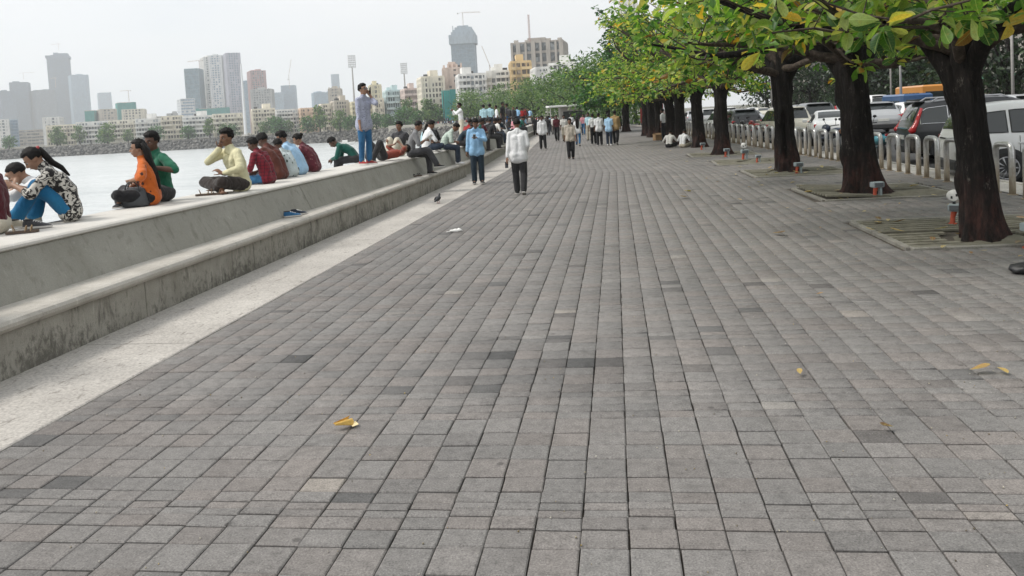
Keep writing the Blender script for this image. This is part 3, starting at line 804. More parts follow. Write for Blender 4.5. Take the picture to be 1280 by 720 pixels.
# bushy trees: further along and beyond the road
def cloud_tree(x, y, z, h, rx, seed, label, group, mat, leaf=0.35, n=2600, trunk=0.2, low=0.22, kind='roadside_tree', cat='tree', tv=None):
    rg = random.Random(seed); rng = np.random.default_rng(seed)
    root = empty(kind, (x, y, z), rg.uniform(0, 6.28), label, cat, group)
    mb = MB(); hf = h * (low + 0.08)
    mb.tube([(0, 0, -0.1), (0.05, 0, hf * .5), (0, 0.04, hf), (0.1, 0.0, h * .6)], [trunk * 1.25, trunk, trunk * .85, trunk * .4], 8)
    for k in range(6):
        a = k * 1.05 + rg.uniform(-.3, .3); el = rg.uniform(0.4, 1.0); l = rx * rg.uniform(.6, .9)
        mb.tube([(0, 0, hf), (math.cos(a) * l * .5, math.sin(a) * l * .5, hf + l * .5 * el), (math.cos(a) * l, math.sin(a) * l, hf + l * el)], [trunk * .55, trunk * .35, trunk * .12], 6)
    mb.build('trunk', M_BARK2, root, True)
    nb = 26; C = []
    for k in range(nb):
        a = rg.uniform(0, 6.28); u = rg.random() ** 0.5; zz = rg.uniform(low, 0.9)
        prof = math.sin(math.pi * min(1, max(0.05, (zz - low + 0.12) / (1.05 - low)))) ** 0.6
        C.append((math.cos(a) * rx * u * .78 * prof, math.sin(a) * rx * u * .78 * prof, h * zz, rx * rg.uniform(.24, .42)))
    C = np.array(C); w_ = C[:, 3] ** 2; ci = rng.choice(nb, n, p=w_ / w_.sum())
    d = rng.normal(0, 1, (n, 3)); d /= np.linalg.norm(d, axis=1, keepdims=True)
    r_ = C[ci, 3:4] * (rng.random((n, 1)) ** 0.35) * rng.uniform(0.85, 1.12, (n, 1))
    pos = C[ci, :3] + d * r_ * np.array([1, 1, 0.8])
    dirs = d + np.array([0, 0, -0.25]) + rng.normal(0, .5, (n, 3))
    tag(link('crown', scatter('crown', *(tv or (QUADV, QUADF)), pos, frames(dirs, rng, 0.8), leaf * rng.uniform(.6, 1.2, n), mat), root), kind='stuff')
    return root
M_BARK2 = m_bark('bark_plain', False)
# ================================================================ tree pits, guard hoops, ground lights
AV_T = [(4.43, 10.4), (4.60, 15.8), (4.37, 21.4), None, (3.85, 30.05)]
M_GRATE = m_ground('grate_stone', (0.115, 0.108, 0.08), (0.24, 0.225, 0.18), 4.0, 0.5, (0.10, 0.10, 0.04), 'World')
M_GFRAME = m_ground('grate_frame_stone', (0.17, 0.16, 0.14), (0.30, 0.285, 0.25), 2.4, 0.5, (0.1, 0.1, 0.06), 'World')
PIT_LABELS = ['square slotted tree grating round the nearest trunk, scattered with yellow leaves', 'raised broken slab grating round the leaning second tree', 'slotted grating round the tree with the split trunk', 'empty square tree pit with pale rim and no tree in it', 'tree grating with yellowed edge round the rooty tree']
for i, (gx, gy, gh) in enumerate(GRATES):
    root = empty('tree_grating', (gx, gy, 0), rs.uniform(-.05, .05), PIT_LABELS[i], 'tree grating', 'gratings round the avenue trees')
    mb = MB()
    mb.add([(-gh - .1, -gh - .1, -0.026), (gh + .1, -gh - .1, -0.026), (gh + .1, gh + .1, -0.026), (-gh - .1, gh + .1, -0.026)], [(0, 1, 2, 3)]); mb.build('earth', M_JOINT, root)
    tx, ty = (AV_T[i][0] - gx, AV_T[i][1] - gy) if AV_T[i] else (0, 0)
    z0 = 0.004
    for (cx_, cy_, dx, dy) in ((0, -gh, 2 * gh, .09), (0, gh, 2 * gh, .09), (-gh, 0, .09, 2 * gh - .09), (gh, 0, .09, 2 * gh - .09)):
        mb = MB(); mb.box((cx_, cy_, z0 - 0.008), (dx - 0.006, dy, 0.05), bev=0.006, rz=rs.uniform(-.006, .006)); mb.build('frame', M_GFRAME, root).location = (0, 0, rs.uniform(-.012, .004))
    # four slabs of slats, each lying a little out of level
    for (sx_, sy_) in ((-1, -1), (1, -1), (-1, 1), (1, 1)):
        tilt = (rs.uniform(-.012, .012), rs.uniform(-.012, .012))
        if i == 1 and sx_ < 0: tilt = (0.03 * sy_, 0.05)
        pl = empty('slat_panel', (sx_ * gh * .5, sy_ * gh * .5, (0.035 if (i == 1 and sx_ < 0) else 0.0))); pl.parent = root; pl.rotation_euler = (tilt[0], tilt[1], 0)
        nsl = 6
        for k in range(nsl):
            yy_ = -gh * .5 + 0.06 + (gh - 0.12) * (k + .5) / nsl
            xa, xb = -gh * .5 + .05, gh * .5 - .015
            if sx_ > 0: xa, xb = -gh * .5 + .015, gh * .5 - .05
            # leave a round hole for the trunk
            ay = yy_ + sy_ * gh * .5 - ty; hole = 0.52
            if i == 3: hole = 0.55
            if abs(ay) < hole:
                e_ = math.sqrt(hole ** 2 - ay ** 2)
                if sx_ < 0: xb = min(xb, tx - e_ - sx_ * gh * .5)
                else: xa = max(xa, tx + e_ - sx_ * gh * .5)
            if xb - xa < 0.05: continue
            mb = MB(); mb.box(((xa + xb) / 2, yy_, 0.0), (xb - xa, (gh - .12) / nsl - 0.075, 0.036), bev=0.005); mb.build('slat', M_GRATE, pl)
    for k in range(3):     # soil humped round the roots
        mb = MB(); mb.ell((tx + rs.uniform(-.2, .2), ty + rs.uniform(-.2, .2), -0.06), (0.42, 0.38, 0.07 + 0.02 * k), 14, 6); mb.build('soil', M_EARTH, root, True)

# ---- guard hoops of bent steel tube
m = NM('hoop_steel').set(rough=0.36, metal=0.85)
v_ = m.vec('Object'); z_ = m.sep(m.tc.outputs['Object'])[2]
dirt = m.ramp(m.math('ADD', z_, m.math('MULTIPLY', m.noise(9, 5, 0.6, m.vec('Object', (1, 1, .4))), 0.7)), [(0.55, 1.0), (0.98, 0.0)])
cst = m.ramp(m.noise(22, 5, 0.65, v_), [(0.3, (0.40, 0.395, 0.385)), (0.7, (0.60, 0.595, 0.58))])
drt = m.ramp(m.noise(14, 6, 0.7, m.vec('Object', (1, 1, .3))), [(0.3, (0.20, 0.145, 0.085)), (0.7, (0.42, 0.35, 0.25))])
m.col(m.mix(m.math('MULTIPLY', dirt, 0.9), cst, drt)); m.rgh(m.mix(dirt, (0.32, 0.32, 0.32), (0.8, 0.8, 0.8)))
mtl = m.math('SUBTRACT', 0.85, m.math('MULTIPLY', dirt, 0.8)); m.l.new(mtl, m.b.inputs['Metallic'])
M_HOOP = m.m
def hoop_mesh():
    mb = MB(); hw = 0.215; h = 0.86; r = 0.115; pts = [(-hw, 0, -0.02), (-hw, 0, .25), (-hw, 0, .5), (-hw, 0, h - r)]
    for a in (30, 60, 90): pts.append((-hw + r - r * math.cos(R(a)), 0, h - r + r * math.sin(R(a))))
    for a in (90, 60, 30, 0): pts.append((hw - r + r * math.cos(R(a)), 0, h - r + r * math.sin(R(a))))
    pts += [(hw, 0, .5), (hw, 0, .25), (hw, 0, -0.02)]
    mb.tube(pts, 0.052, 12, True, up=(0, 1, 0)); return mb.mesh('hoop', M_HOOP, True)
hm = hoop_mesh()
fl = MB()
for s_ in (-1, 1): fl.tube([(s_ * .215, 0, -0.01), (s_ * .215, 0, 0.012)], 0.085, 14)
fm = fl.mesh('base_plate', M_HOOP)
hoops = []; t = 11.6; k = 0
while t < 60:
    p = bend(6.62, t)
    h_ = empty('guard_hoop', (p[0], p[1], 0.0), R(90) + rs.uniform(-.05, .05) + (0.058 if t > 20 else 0) + 0.16, None, 'guard hoop', 'steel guard hoops along the kerb')
    link('tube', hm, h_); link('base_plate', fm, h_); hoops.append((h_, t)); t += 1.06; k += 1
ORD = ['first', 'second', 'third', 'fourth', 'fifth', 'sixth', 'seventh', 'eighth', 'ninth', 'tenth', 'eleventh', 'twelfth', 'thirteenth', 'fourteenth', 'fifteenth', 'sixteenth', 'seventeenth', 'eighteenth', 'nineteenth', 'twentieth']
ORD += ['twenty-' + o for o in ORD[:9]] + ['thirtieth'] + ['thirty-' + o for o in ORD[:9]] + ['fortieth'] + ['forty-' + o for o in ORD[:9]]
cnt = {}
for i, (h_, t) in enumerate(hoops):
    z = 0 if t < 14.6 else 1 if t < 19.6 else 2 if t < 26.2 else 3 if t < 38 else 4
    k = cnt.get(z, 0); cnt[z] = k + 1
    h_['label'] = ('steel guard hoop right of the nearest trunk, %s going into the distance' % ORD[k], 'steel guard hoop between nearest and leaning trunks, %s from the nearest trunk' % ORD[k], 'steel guard hoop between leaning and split trunks, %s from the leaning trunk' % ORD[k],
        'steel guard hoop left of the split trunk, %s from it' % ORD[k], 'tiny steel guard hoop past the rooty tree, %s beyond it' % ORD[k])[z]

# ---- ground lights at the trees
M_LBOX = plain('light_housing_grey', (0.33, 0.38, 0.39), 0.5); M_LORG = plain('orange_bracket', (0.50, 0.085, 0.04), 0.6); M_LWHT = plain('white_plastic', (0.78, 0.77, 0.74), 0.45); M_BLK = plain('black_plastic', (0.02, 0.02, 0.022), 0.5)
M_GLS = NM('lamp_glass').set(rough=0.15, color=(0.12, 0.13, 0.14)).m
def uplight(x, y, rz, label, s=1.0, head=False):
    root = empty('tree_uplight', (x, y, 0), rz, label, 'ground light', 'small ground lights at the trees'); root.scale = (s, s, s)
    mb = MB(); mb.box((0, 0, .235), (.20, .13, .10), bev=.012); mb.build('housing', M_LBOX, root)
    mb = MB(); mb.box((0, -.068, .235), (.16, .01, .07)); mb.build('lens', M_GLS, root)
    mb = MB(); mb.tube([(-.055, 0, -.01), (-.05, 0, .1), (-.03, 0, .19)], [.034, .03, .04], 8); mb.tube([(-.10, 0, -.005), (-.0, 0, -.005)], .03, 8); mb.build('bracket', M_LORG, root)
    mb = MB(); mb.box((.05, -.01, .11), (.045, .05, .24), bev=.006); mb.build('post', M_LBOX, root)
    if head:
        mb = MB(); mb.tube([(-.03, -.05, .40), (-.03, .05, .425)], [.085, .055], 16); mb.build('lamp_head', M_LWHT, root, True)
        f_ = MB(); f_.tube([(-.03, -.056, .40), (-.03, -.049, .40)], .068, 16); fo = f_.build('reflector', M_LWHT, root)
        for q in (-.04, .02):
            b_ = MB(); b_.box((q - .01, -.058, .40 + q * .5), (.022, .006, .035)); b_.build('lamp', M_BLK, root)
        mb = MB(); mb.tube([(-.03, 0, .25), (-.03, 0, .38)], .02, 6); mb.build('stem', M_BLK, root)
    return root
uplight(4.57, 14.93, .3, 'grey ground light on an orange bracket before the leaning second tree')
uplight(4.54, 11.5, -.5, 'ground light with a white round lamp head left of the nearest trunk', 1.0, True)
uplight(4.60, 9.64, .2, 'grey ground light on an orange bracket before the nearest trunk at the picture edge')
uplight(4.44, 20.5, .2, 'grey ground light before the tree with the split trunk')
uplight(4.26, 25.1, .1, 'low orange footed ground light in the empty tree pit', 0.8)
uplight(4.10, 26.6, .1, 'white headed ground light standing behind the empty tree pit', 1.15, True)
uplight(3.80, 28.6, .1, 'small grey ground light before the rooty tree')
uplight(3.55, 34.0, .1, 'faint ground light before the fifth tree trunk')
# ================================================================ the skyline round the bay
PAL = dict(greyblue=((.13, .185, .25), (.085, .14, .20)), greyblue2=((.16, .205, .25), (.15, .18, .21)), paleblue=((.30, .40, .48), (.18, .27, .36)), pale=((.34, .44, .52), (.27, .38, .47)),
           white=((.74, .73, .70), (.20, .22, .235)), white2=((.76, .75, .71), (.16, .165, .16)), bluegl=((.40, .48, .55), (.15, .25, .36)), bluegl2=((.33, .40, .44), (.17, .27, .33)), beige=((.52, .47, .40), (.22, .21, .20)),
           cream=((.72, .67, .56), (.19, .18, .165)), cream2=((.75, .71, .61), (.20, .19, .175)), grey=((.45, .45, .44), (.20, .21, .22)), teal=((.05, .27, .25), (.04, .2, .19)), teal2=((.07, .25, .24), (.05, .2, .2)),
           bluewhite=((.72, .74, .75), (.22, .33, .46)), whiteblue=((.70, .71, .71), (.26, .33, .40)), lilac=((.50, .50, .56), (.22, .28, .35)), pink=((.52, .36, .35), (.20, .24, .26)), peach=((.72, .55, .42), (.22, .19, .17)),
           yellow=((.72, .66, .48), (.22, .21, .18)), aqua=((.55, .66, .66), (.2, .25, .26)), rose=((.66, .55, .50), (.2, .19, .18)), rosebeige=((.62, .51, .44), (.17, .165, .16)), orange=((.66, .50, .28), (.2, .16, .12)), concrete=((.42, .385, .345), (.15, .16, .165)), steel=((.30, .36, .41), (.16, .24, .30)))
def m_facade(key):
    nm = 'facade_' + key
    if nm in MATS: return MATS[nm]
    c = PAL[key][0]; m = NM(nm).set(rough=0.85, spec=0.25)
    f = m.noise(0.35, 6, 0.65, m.vec('Object', (1, 1, 0.35)))
    m.col(m.ramp(f, [(0.28, tuple(v * .72 for v in c)), (0.5, c), (0.78, tuple(min(.85, v * 1.12) for v in c))])); return m.m
def m_panes(key):
    nm = 'panes_' + key
    if nm in MATS: return MATS[nm]
    c = PAL[key][1]; m = NM(nm).set(rough=0.3, spec=0.5)
    v = m.vo = m.voro(0.45, m.vec('Object', (1.0, 1.0, 1.0)), 'F1', 'Color')
    s = m.sep(v)[0]
    m.col(m.ramp(s, ([(0.0, tuple(q * .45 for q in c)), (0.5, c), (0.85, tuple(min(.8, q * 1.5) for q in c)), (1.0, tuple(min(.8, q * 2.2 + .05) for q in c))] if 'blue' not in key and key not in ('pale', 'bluegl2', 'steel', 'lilac') else [(0.0, tuple(q * .8 for q in c)), (1.0, tuple(q * 1.25 for q in c))]))); return m.m
M_NET = m_ground('safety_net', (0.035, 0.22, 0.20), (0.07, 0.33, 0.30), 0.15, 0.2, None, 'Object')
M_TANK = plain('roof_tank_black', (0.06, 0.06, 0.06), 0.7)
M_STEEL = plain('painted_steel', (0.42, 0.40, 0.38), 0.6)
M_CRANE = plain('crane_paint', (0.45, 0.36, 0.30), 0.6)
BUILDINGS = [
 ('tower_block', -1434.2, 1744.9, 31.5, 40, 129.4, 0.863, 0, 0, 'glass', 'greyblue', 1, 'grey blue stepped tower standing at the far left end of the skyline'),
 ('glass_tower', -1475.6, 1842.6, 40.1, 45, 156.2, 0.536, 0, 0, 'glass', 'greyblue', 2, 'slim grey blue tower under a crane, second from the left of the skyline'),
 ('tower_block', -1425.3, 1856.0, 44.5, 60, 133.1, 0.864, 0, 0, 'glass', 'greyblue2', 3, 'broad grey tower with a ragged unfinished top beside the tallest left tower'),
 ('glass_tower', -1513.9, 2044.1, 51.7, 55, 238.0, 0.533, 0, 0, 'glass', 'greyblue', 4, 'tallest tower on the left, with a wider crown under a crane'),
 ('glass_tower', -1430.1, 2002.7, 42.9, 50, 178.4, 0.76, 0, 0, 'grid', 'paleblue', 1, 'pale ribbed tower leaning against the right side of the tallest left tower'),
 ('tower_block', -562.1, 743.5, 15.3, 24, 26.7, 0.473, 0, 0, 'grid', 'white', 0, 'white slab block in front of the tallest left tower'),
 ('apartment_building', -612.4, 737.0, 10.4, 25, 27.1, 0.693, 0, 0, 'grid', 'white', 0, 'white block at the left picture edge by the shore'),
 ('glass_tower', -617.0, 754.5, 7.3, 20, 27.2, 0.86, 0, 0, 'glass', 'bluegl', 0, 'blue glazed block beside the white block at the left edge'),
 ('apartment_building', -620.9, 786.5, 26.8, 25, 16.0, 0.756, 0, 0, 'slab', 'beige', 0, 'low grey beige blocks below the left towers'),
 ('glass_tower', -1708.7, 2518.8, 38.7, 45, 159.5, 0.701, 0, 0, 'glass', 'pale', 0, 'faint pale blue tower standing alone between the left group and the middle group'),
 ('tower_block', -619.9, 887.8, 10.2, 25, 37.3, 0.4, 0, 0, 'net', 'teal', 0, 'block wrapped in teal safety net'),
 ('apartment_building', -602.3, 890.2, 18.6, 25, 37.3, 0.734, 0, 0, 'grid', 'beige', 0, 'beige block between the teal netted block and the cream block'),
 ('tower_block', -609.7, 939.8, 20.5, 25, 46.8, 0.68, 0, 0, 'net', 'teal2', 4, 'teal green block with a crane behind the cream slab'),
 ('apartment_building', -540.6, 848.5, 23.5, 26, 33.7, 0.463, 0, 0, 'grid', 'cream', 0, 'broad cream slab in front of the teal green block'),
 ('apartment_building', -627.9, 1038.9, 26.9, 26, 29.1, 0.613, 0, 0, 'slab', 'beige', 0, 'low beige blocks between the cream slab and the striped block'),
 ('apartment_building', -578.2, 993.2, 12.5, 22, 30.9, 0.37, 0, 0, 'grid', 'grey', 1, 'small grey block left of the blue striped block'),
 ('office_building', -482.5, 857.4, 15.2, 28, 42.1, 0.652, 0, 6, 'slab', 'bluewhite', 0, 'white block with blue window bands left of the tall trio'),
 ('glass_tower', -600.2, 1095.1, 19.8, 30, 96.2, 0.257, 0, 0, 'glass', 'bluegl2', 0, 'blue green glass tower, lowest left member of the tall trio'),
 ('tower_block', -606.7, 1144.7, 13.0, 30, 116.0, 0.662, 0, 0, 'grid', 'white', 2, 'narrow white tower behind the blue green one'),
 ('tower_block', -571.0, 1109.1, 18.3, 30, 113.7, 0.301, 0, 0, 'grid', 'whiteblue', 1, 'white tower with grey blue flank in the middle of the tall trio'),
 ('glass_tower', -540.2, 1093.1, 20.0, 30, 114.0, 0.599, 0, 0, 'grid', 'lilac', 0, 'tall lilac grey tower at the right of the tall trio'),
 ('net_hoarding', -524.4, 995.7, 43.0, 12, 35.4, 0.485, 0, 0, 'net', 'teal', 0, 'long teal safety net across the feet of the tall trio'),
 ('tower_block', -684.4, 1434.9, 12.0, 25, 97.1, 0.445, 0, 0, 'glass', 'pale', 0, 'thin pale tower behind the white pylon'),
 ('tower_block', -555.4, 1202.2, 23.9, 30, 95.3, 0.607, 0, 0, 'grid', 'pink', 2, 'pinkish tower with a teal flank right of the white pylon'),
 ('apartment_building', -482.4, 1059.5, 28.3, 28, 58.4, 0.288, 0, 0, 'grid', 'grey', 1, 'grey stepped block in front of the pinkish tower'),
 ('glass_tower', -836.9, 1924.1, 24.5, 35, 94.6, 0.515, 0, 0, 'glass', 'pale', 0, 'lower pale blue tower of the far pair under the leaning crane'),
 ('glass_tower', -828.0, 1975.8, 35.5, 35, 113.7, 0.292, 0, 0, 'glass', 'paleblue', 0, 'higher pale blue tower of the far pair under the leaning crane'),
 ('tower_block', -586.0, 1553.9, 30.6, 35, 71.3, 0.5, 0, 0, 'grid', 'pale', 3, 'pale blocks with a jagged top left of the beige slab'),
 ('glass_tower', -862.3, 2425.4, 25.0, 35, 165.1, 0.342, 0, 0, 'glass', 'pale', 0, 'very faint slim tower left of the floodlight mast'),
 ('apartment_building', -313.4, 878.9, 13.7, 25, 44.4, 0.238, 0, 0, 'grid', 'beige', 3, 'beige slab below the faint slim tower'),
 ('apartment_building', -325.2, 438.3, 15.3, 16, 11.4, 0.464, 5, 10, 'balc', 'cream', 0, 'cream balconied block at the left end of the shore row'),
 ('apartment_building', -301.9, 433.4, 17.1, 16, 12.1, 0.486, 5, 11, 'balc', 'white', 0, 'white balconied block, second from the left in the shore row'),
 ('apartment_building', -282.5, 432.1, 14.2, 16, 12.0, 0.492, 5, 10, 'balc', 'cream2', 0, 'ivory balconied block, third from the left in the shore row'),
 ('apartment_building', -264.1, 428.5, 13.6, 16, 11.9, 0.465, 5, 9, 'balc', 'white', 1, 'white balconied block with a roof hut in the left shore row'),
 ('apartment_building', -248.6, 426.6, 11.7, 16, 12.5, 0.475, 5, 8, 'balc', 'cream', 0, 'cream balconied block below the blue striped block'),
 ('apartment_building', -230.3, 421.0, 16.3, 16, 11.5, 0.5, 5, 10, 'balc', 'white', 1, 'white terrace of balconies below the teal net hoarding'),
 ('apartment_building', -212.4, 419.4, 15.6, 16, 11.8, 0.504, 5, 10, 'balc', 'cream2', 0, 'ivory terrace of balconies left of the white pylon'),
 ('apartment_building', -190.3, 416.4, 11.8, 16, 13.2, 0.498, 6, 8, 'balc', 'cream', 1, 'cream balconied block just right of the white pylon'),
 ('apartment_building', -175.7, 413.3, 11.4, 16, 12.0, 0.489, 6, 8, 'balc', 'white', 0, 'white balconied block below the far blue pair'),
 ('apartment_building', -162.0, 410.1, 9.7, 16, 12.0, 0.481, 6, 8, 'balc', 'peach', 0, 'peach balconied block in the middle of the shore row'),
 ('apartment_building', -151.3, 406.5, 5.4, 16, 13.5, 0.461, 6, 5, 'balc', 'cream', 0, 'narrow cream block left of the ribbed beige slab'),
 ('apartment_building', -141.9, 402.8, 7.7, 16, 14.6, 0.478, 7, 6, 'grid', 'beige', 1, 'beige block with a tall fin beside the standing man'),
 ('apartment_building', -130.0, 399.3, 10.0, 16, 13.4, 0.454, 6, 8, 'balc', 'yellow', 0, 'pale yellow block behind the standing man'),
 ('apartment_building', -155.8, 512.9, 7.6, 18, 27.1, 0.365, 0, 0, 'grid', 'yellow', 1, 'pale yellow tower right of the standing man head'),
 ('apartment_building', -117.4, 389.9, 4.9, 14, 14.2, 0.397, 6, 5, 'balc', 'cream', 0, 'low cream block under the pale yellow tower'),
 ('apartment_building', -111.8, 396.7, 8.0, 16, 18.0, 0.379, 0, 7, 'balc', 'aqua', 2, 'white block with aqua storeys below the floodlight masts'),
 ('apartment_building', -99.4, 383.3, 6.7, 16, 17.7, 0.393, 0, 7, 'balc', 'rose', 1, 'rose white block left of the cream gridded block'),
 ('apartment_building', -77.4, 335.7, 9.9, 16, 20.1, 0.366, 9, 7, 'grid', 'cream', 1, 'cream gridded block with open top storey'),
 ('apartment_building', -69.3, 346.9, 8.9, 16, 23.9, 0.127, 10, 4, 'solid', 'rosebeige', 3, 'pinkish beige blank walled block with tanks on its roof'),
 ('net_hoarding', -66.7, 322.0, 5.1, 6, 14.3, 0.274, 0, 0, 'net', 'teal', 0, 'teal net on the foot of the pinkish beige block'),
 ('apartment_building', -55.0, 307.9, 10.7, 15, 18.6, 0.281, 8, 7, 'balc', 'white', 1, 'white block with rounded balconies behind the photographer'),
 ('apartment_building', -45.2, 314.3, 9.4, 15, 19.5, 0.178, 8, 5, 'balc', 'white2', 2, 'white balconied block with a crane behind its roof'),
 ('glass_tower', -240.0, 1298.8, 38.4, 38, 138.6, 0.095, 0, 0, 'glass', 'steel', 5, 'tall unfinished blue grey tower with a domed crown'),
 ('office_building', -41.7, 471.6, 30.3, 26, 43.6, -0.051, 7, 7, 'fins', 'concrete', 3, 'broad concrete block with tall fins and a roof mast above the trees'),
 ('apartment_building', -35.2, 305.5, 8.0, 15, 22.0, 0.185, 8, 4, 'balc', 'orange', 1, 'yellow and orange block with a flat projecting roof'),
 ('apartment_building', -26.5, 291.5, 5.4, 15, 18.4, 0.23, 7, 4, 'solid', 'white', 0, 'white block with teal net strips above the trees'),
 ('apartment_building', -16.6, 277.7, 9.3, 15, 18.6, -0.045, 7, 6, 'balc', 'white2', 1, 'long white block above the promenade trees'),
 ('tower_block', 7.6, 343.8, 6.2, 20, 51.9, 0.065, 0, 0, 'grid', 'white2', 0, 'white tower showing only its top above the trees'),
]
def building(nm, x, y, w_, d, h, rz, st, bays, style, pal, roof, lab):
    rg = random.Random(hash((int(x * 10), int(y * 10))) & 0xffff)
    root = empty(nm, (x, y, -0.4), rz, lab, 'tower' if 'tower' in nm else ('net' if 'net' in nm else 'building'), 'buildings of the skyline round the bay')
    h += 0.4
    fm_, wm = m_facade(pal), m_panes(pal)
    if style == 'net':
        mb = MB(); mb.box((0, 0, h / 2), (w_, d, h)); mb.build('wall', m_facade('beige'), root)
        nb_ = max(2, int(w_ / 5)); mb = MB()
        for k in range(nb_):
            a, b = -w_ / 2 + w_ * k / nb_, -w_ / 2 + w_ * (k + 1) / nb_
            mb.box(((a + b) / 2, -d / 2 - .35 - rg.uniform(0, .3), h * .5 + rg.uniform(-.4, .4)), (b - a - .06, .12, h * rg.uniform(.95, 1.0)))
        for s_ in (-1, 1): mb.box((s_ * (w_ / 2 + .3), 0, h / 2), (.12, d, h * .98))
        tag(mb.build('net_sheet', M_NET, root), kind='stuff'); 
        return root
    fl = 3.35 if h > 45 else 3.2
    n = st or max(3, int(round(h / fl))); fl = h / n
    nb_ = bays or max(3, int(round(w_ / 3.6))); bw = w_ / nb_
    nd = max(2, int(round(d / 4.0)))
    rec = 0.45
    mb = MB(); mb.box((0, 0, h / 2 - .05), (w_ - rec * 2, d - rec * 2, h - .1)); mb.build('window', wm, root)
    mb = MB()
    slim = {'glass': .16, 'grid': .36, 'slab': .48, 'balc': .36, 'fins': .22, 'solid': .6}[style]
    for i in range(n + 1):
        hh = fl * slim if i < n else 0.9
        z0 = i * fl
        if style == 'glass' and n > 25 and i % 2: continue
        mb.box((0, 0, z0 + hh / 2 - (0.0 if i < n else .3)), (w_ - .3, d - .3, hh))
    pw = {'glass': .12, 'grid': .42, 'slab': .14, 'balc': .3, 'fins': .3, 'solid': .5}[style] * bw
    for k in range(nb_ + 1):
        px_ = -w_ / 2 + bw * k; pk = pw * (1.6 if k in (0, nb_) else rg.uniform(.7, 1.2))
        if style == 'fins': pk = bw * (.55 if k % 2 else .28)
        po = .75 if style == 'fins' else .0
        px_ = min(max(px_, -w_ / 2 + pk / 2), w_ / 2 - pk / 2)
        mb.box((px_, -d / 2 + .22 - po / 2, h / 2), (pk, .44 + po, h + (1.2 if style == 'fins' else 0)))
        mb.box((px_, d / 2 - .22, h / 2), (pk, .44, h))
    for k in range(nd + 1):
        py_ = min(max(-d / 2 + d / nd * k, -d / 2 + .6), d / 2 - .6); pk = d / nd * (.4 if style != 'glass' else .15)
        for s_ in (-1, 1): mb.box((s_ * (w_ / 2 - .22), py_, h / 2), (.44, pk, h + .003))
    tag(mb.build('wall', fm_, root), kind='stuff')
    # some bays are walled up or shaded; balconies stand proud
    if style in ('balc', 'solid', 'grid', 'slab'):
        mb = MB()
        for i in range(n):
            for k in range(nb_):
                if rg.random() < {'balc': .22, 'solid': .42, 'grid': .12, 'slab': .08}[style]:
                    mb.box((-w_ / 2 + bw * (k + .5), -d / 2 + .30, (i + .5) * fl), (bw, .26, fl))
        if mb.v: tag(mb.build('infill_wall', fm_, root), kind='stuff')
    if style == 'balc':
        mb = MB(); run = [rg.random() < .72 for _ in range(nb_)]
        for i in range(1, n):
            k = 0
            while k < nb_:
                if run[k]:
                    j = k
                    while j + 1 < nb_ and run[j + 1] and j - k < 3: j += 1
                    a, b = -w_ / 2 + bw * k + .15, -w_ / 2 + bw * (j + 1) - .15
                    mb.box(((a + b) / 2, -d / 2 - .65, i * fl + .06), (b - a, 1.3, .16)); mb.box(((a + b) / 2, -d / 2 - 1.25, i * fl + .58), (b - a, .14, .95))
                    for q in (a, b): mb.box((q, -d / 2 - .62, i * fl + .58), (.14, 1.12, .95))
                    if rg.random() < .5: mb.box(((a + b) / 2, -d / 2 - 1.0, i * fl + fl - .35), (b - a, .75, .1))
                    k = j + 1
                else: k += 1
        tag(mb.build('balcony', fm_, root), kind='stuff')
    if style in ('glass', 'slab'):
        mb = MB(); nm_ = nb_ * 2
        for k in range(nm_ + 1): mb.box((-w_ / 2 + .1 + (w_ - .2) * k / nm_, -d / 2 + .12, h / 2), (.22, .34, h * .998))
        tag(mb.build('mullion', fm_, root), kind='stuff')
    # roof
    mb = MB(); mb.box((0, 0, h + .12), (w_ * .96, d * .94, .25))
    if roof:
        mb.box((w_ * rg.uniform(-.2, .2), 0, h + 1.6), (w_ * .34, d * .5, 3.2))
        if roof >= 2: mb.box((w_ * rg.uniform(-.35, .35), d * .1, h + 1.1), (w_ * .2, d * .4, 2.2))
        if roof == 3:
            for k in range(5): mb.box((w_ * (-.42 + .21 * k), -d * .3, h + .9 + rg.uniform(0, .8)), (w_ * .08, 1.6, 1.8))
        if roof == 4:
            mb.box((0, 0, h - 3), (w_ * 1.10, d * 1.08, 7)); mb.box((w_ * .15, 0, h + 3.5), (w_ * .65, d * .7, 7)); mb.box((-w_ * .1, 0, h + 5), (w_ * .2, d * .5, 9))
        if roof == 5:
            mb.box((0, 0, h - 7), (w_ * 1.13, d * 1.1, 15))
            for k, (ww, hh) in enumerate(((.98, 5), (.86, 9), (.68, 13), (.44, 16))): mb.box((w_ * .02, 0, h + hh / 2), (w_ * ww, d * ww * .9, hh))
            for k in range(5): mb.box((w_ * (-.4 + .2 * k), -d * .2, h + 9 + 3 * math.sin(1 + 1.3 * k)), (1.2, 1.2, 9))
    mb.build('roof', fm_, root)
    if roof in (1, 2, 3) and h < 60:
        for k in range(rg.randint(1, 3)):
            mb = MB(); tx = w_ * rg.uniform(-.35, .35); mb.tube([(tx, d * .1, h + .2), (tx, d * .1, h + 1.9)], [.9, .9], 10); mb.build('water_tank', M_TANK, root)
    return root
for b in BUILDINGS: building(*b)

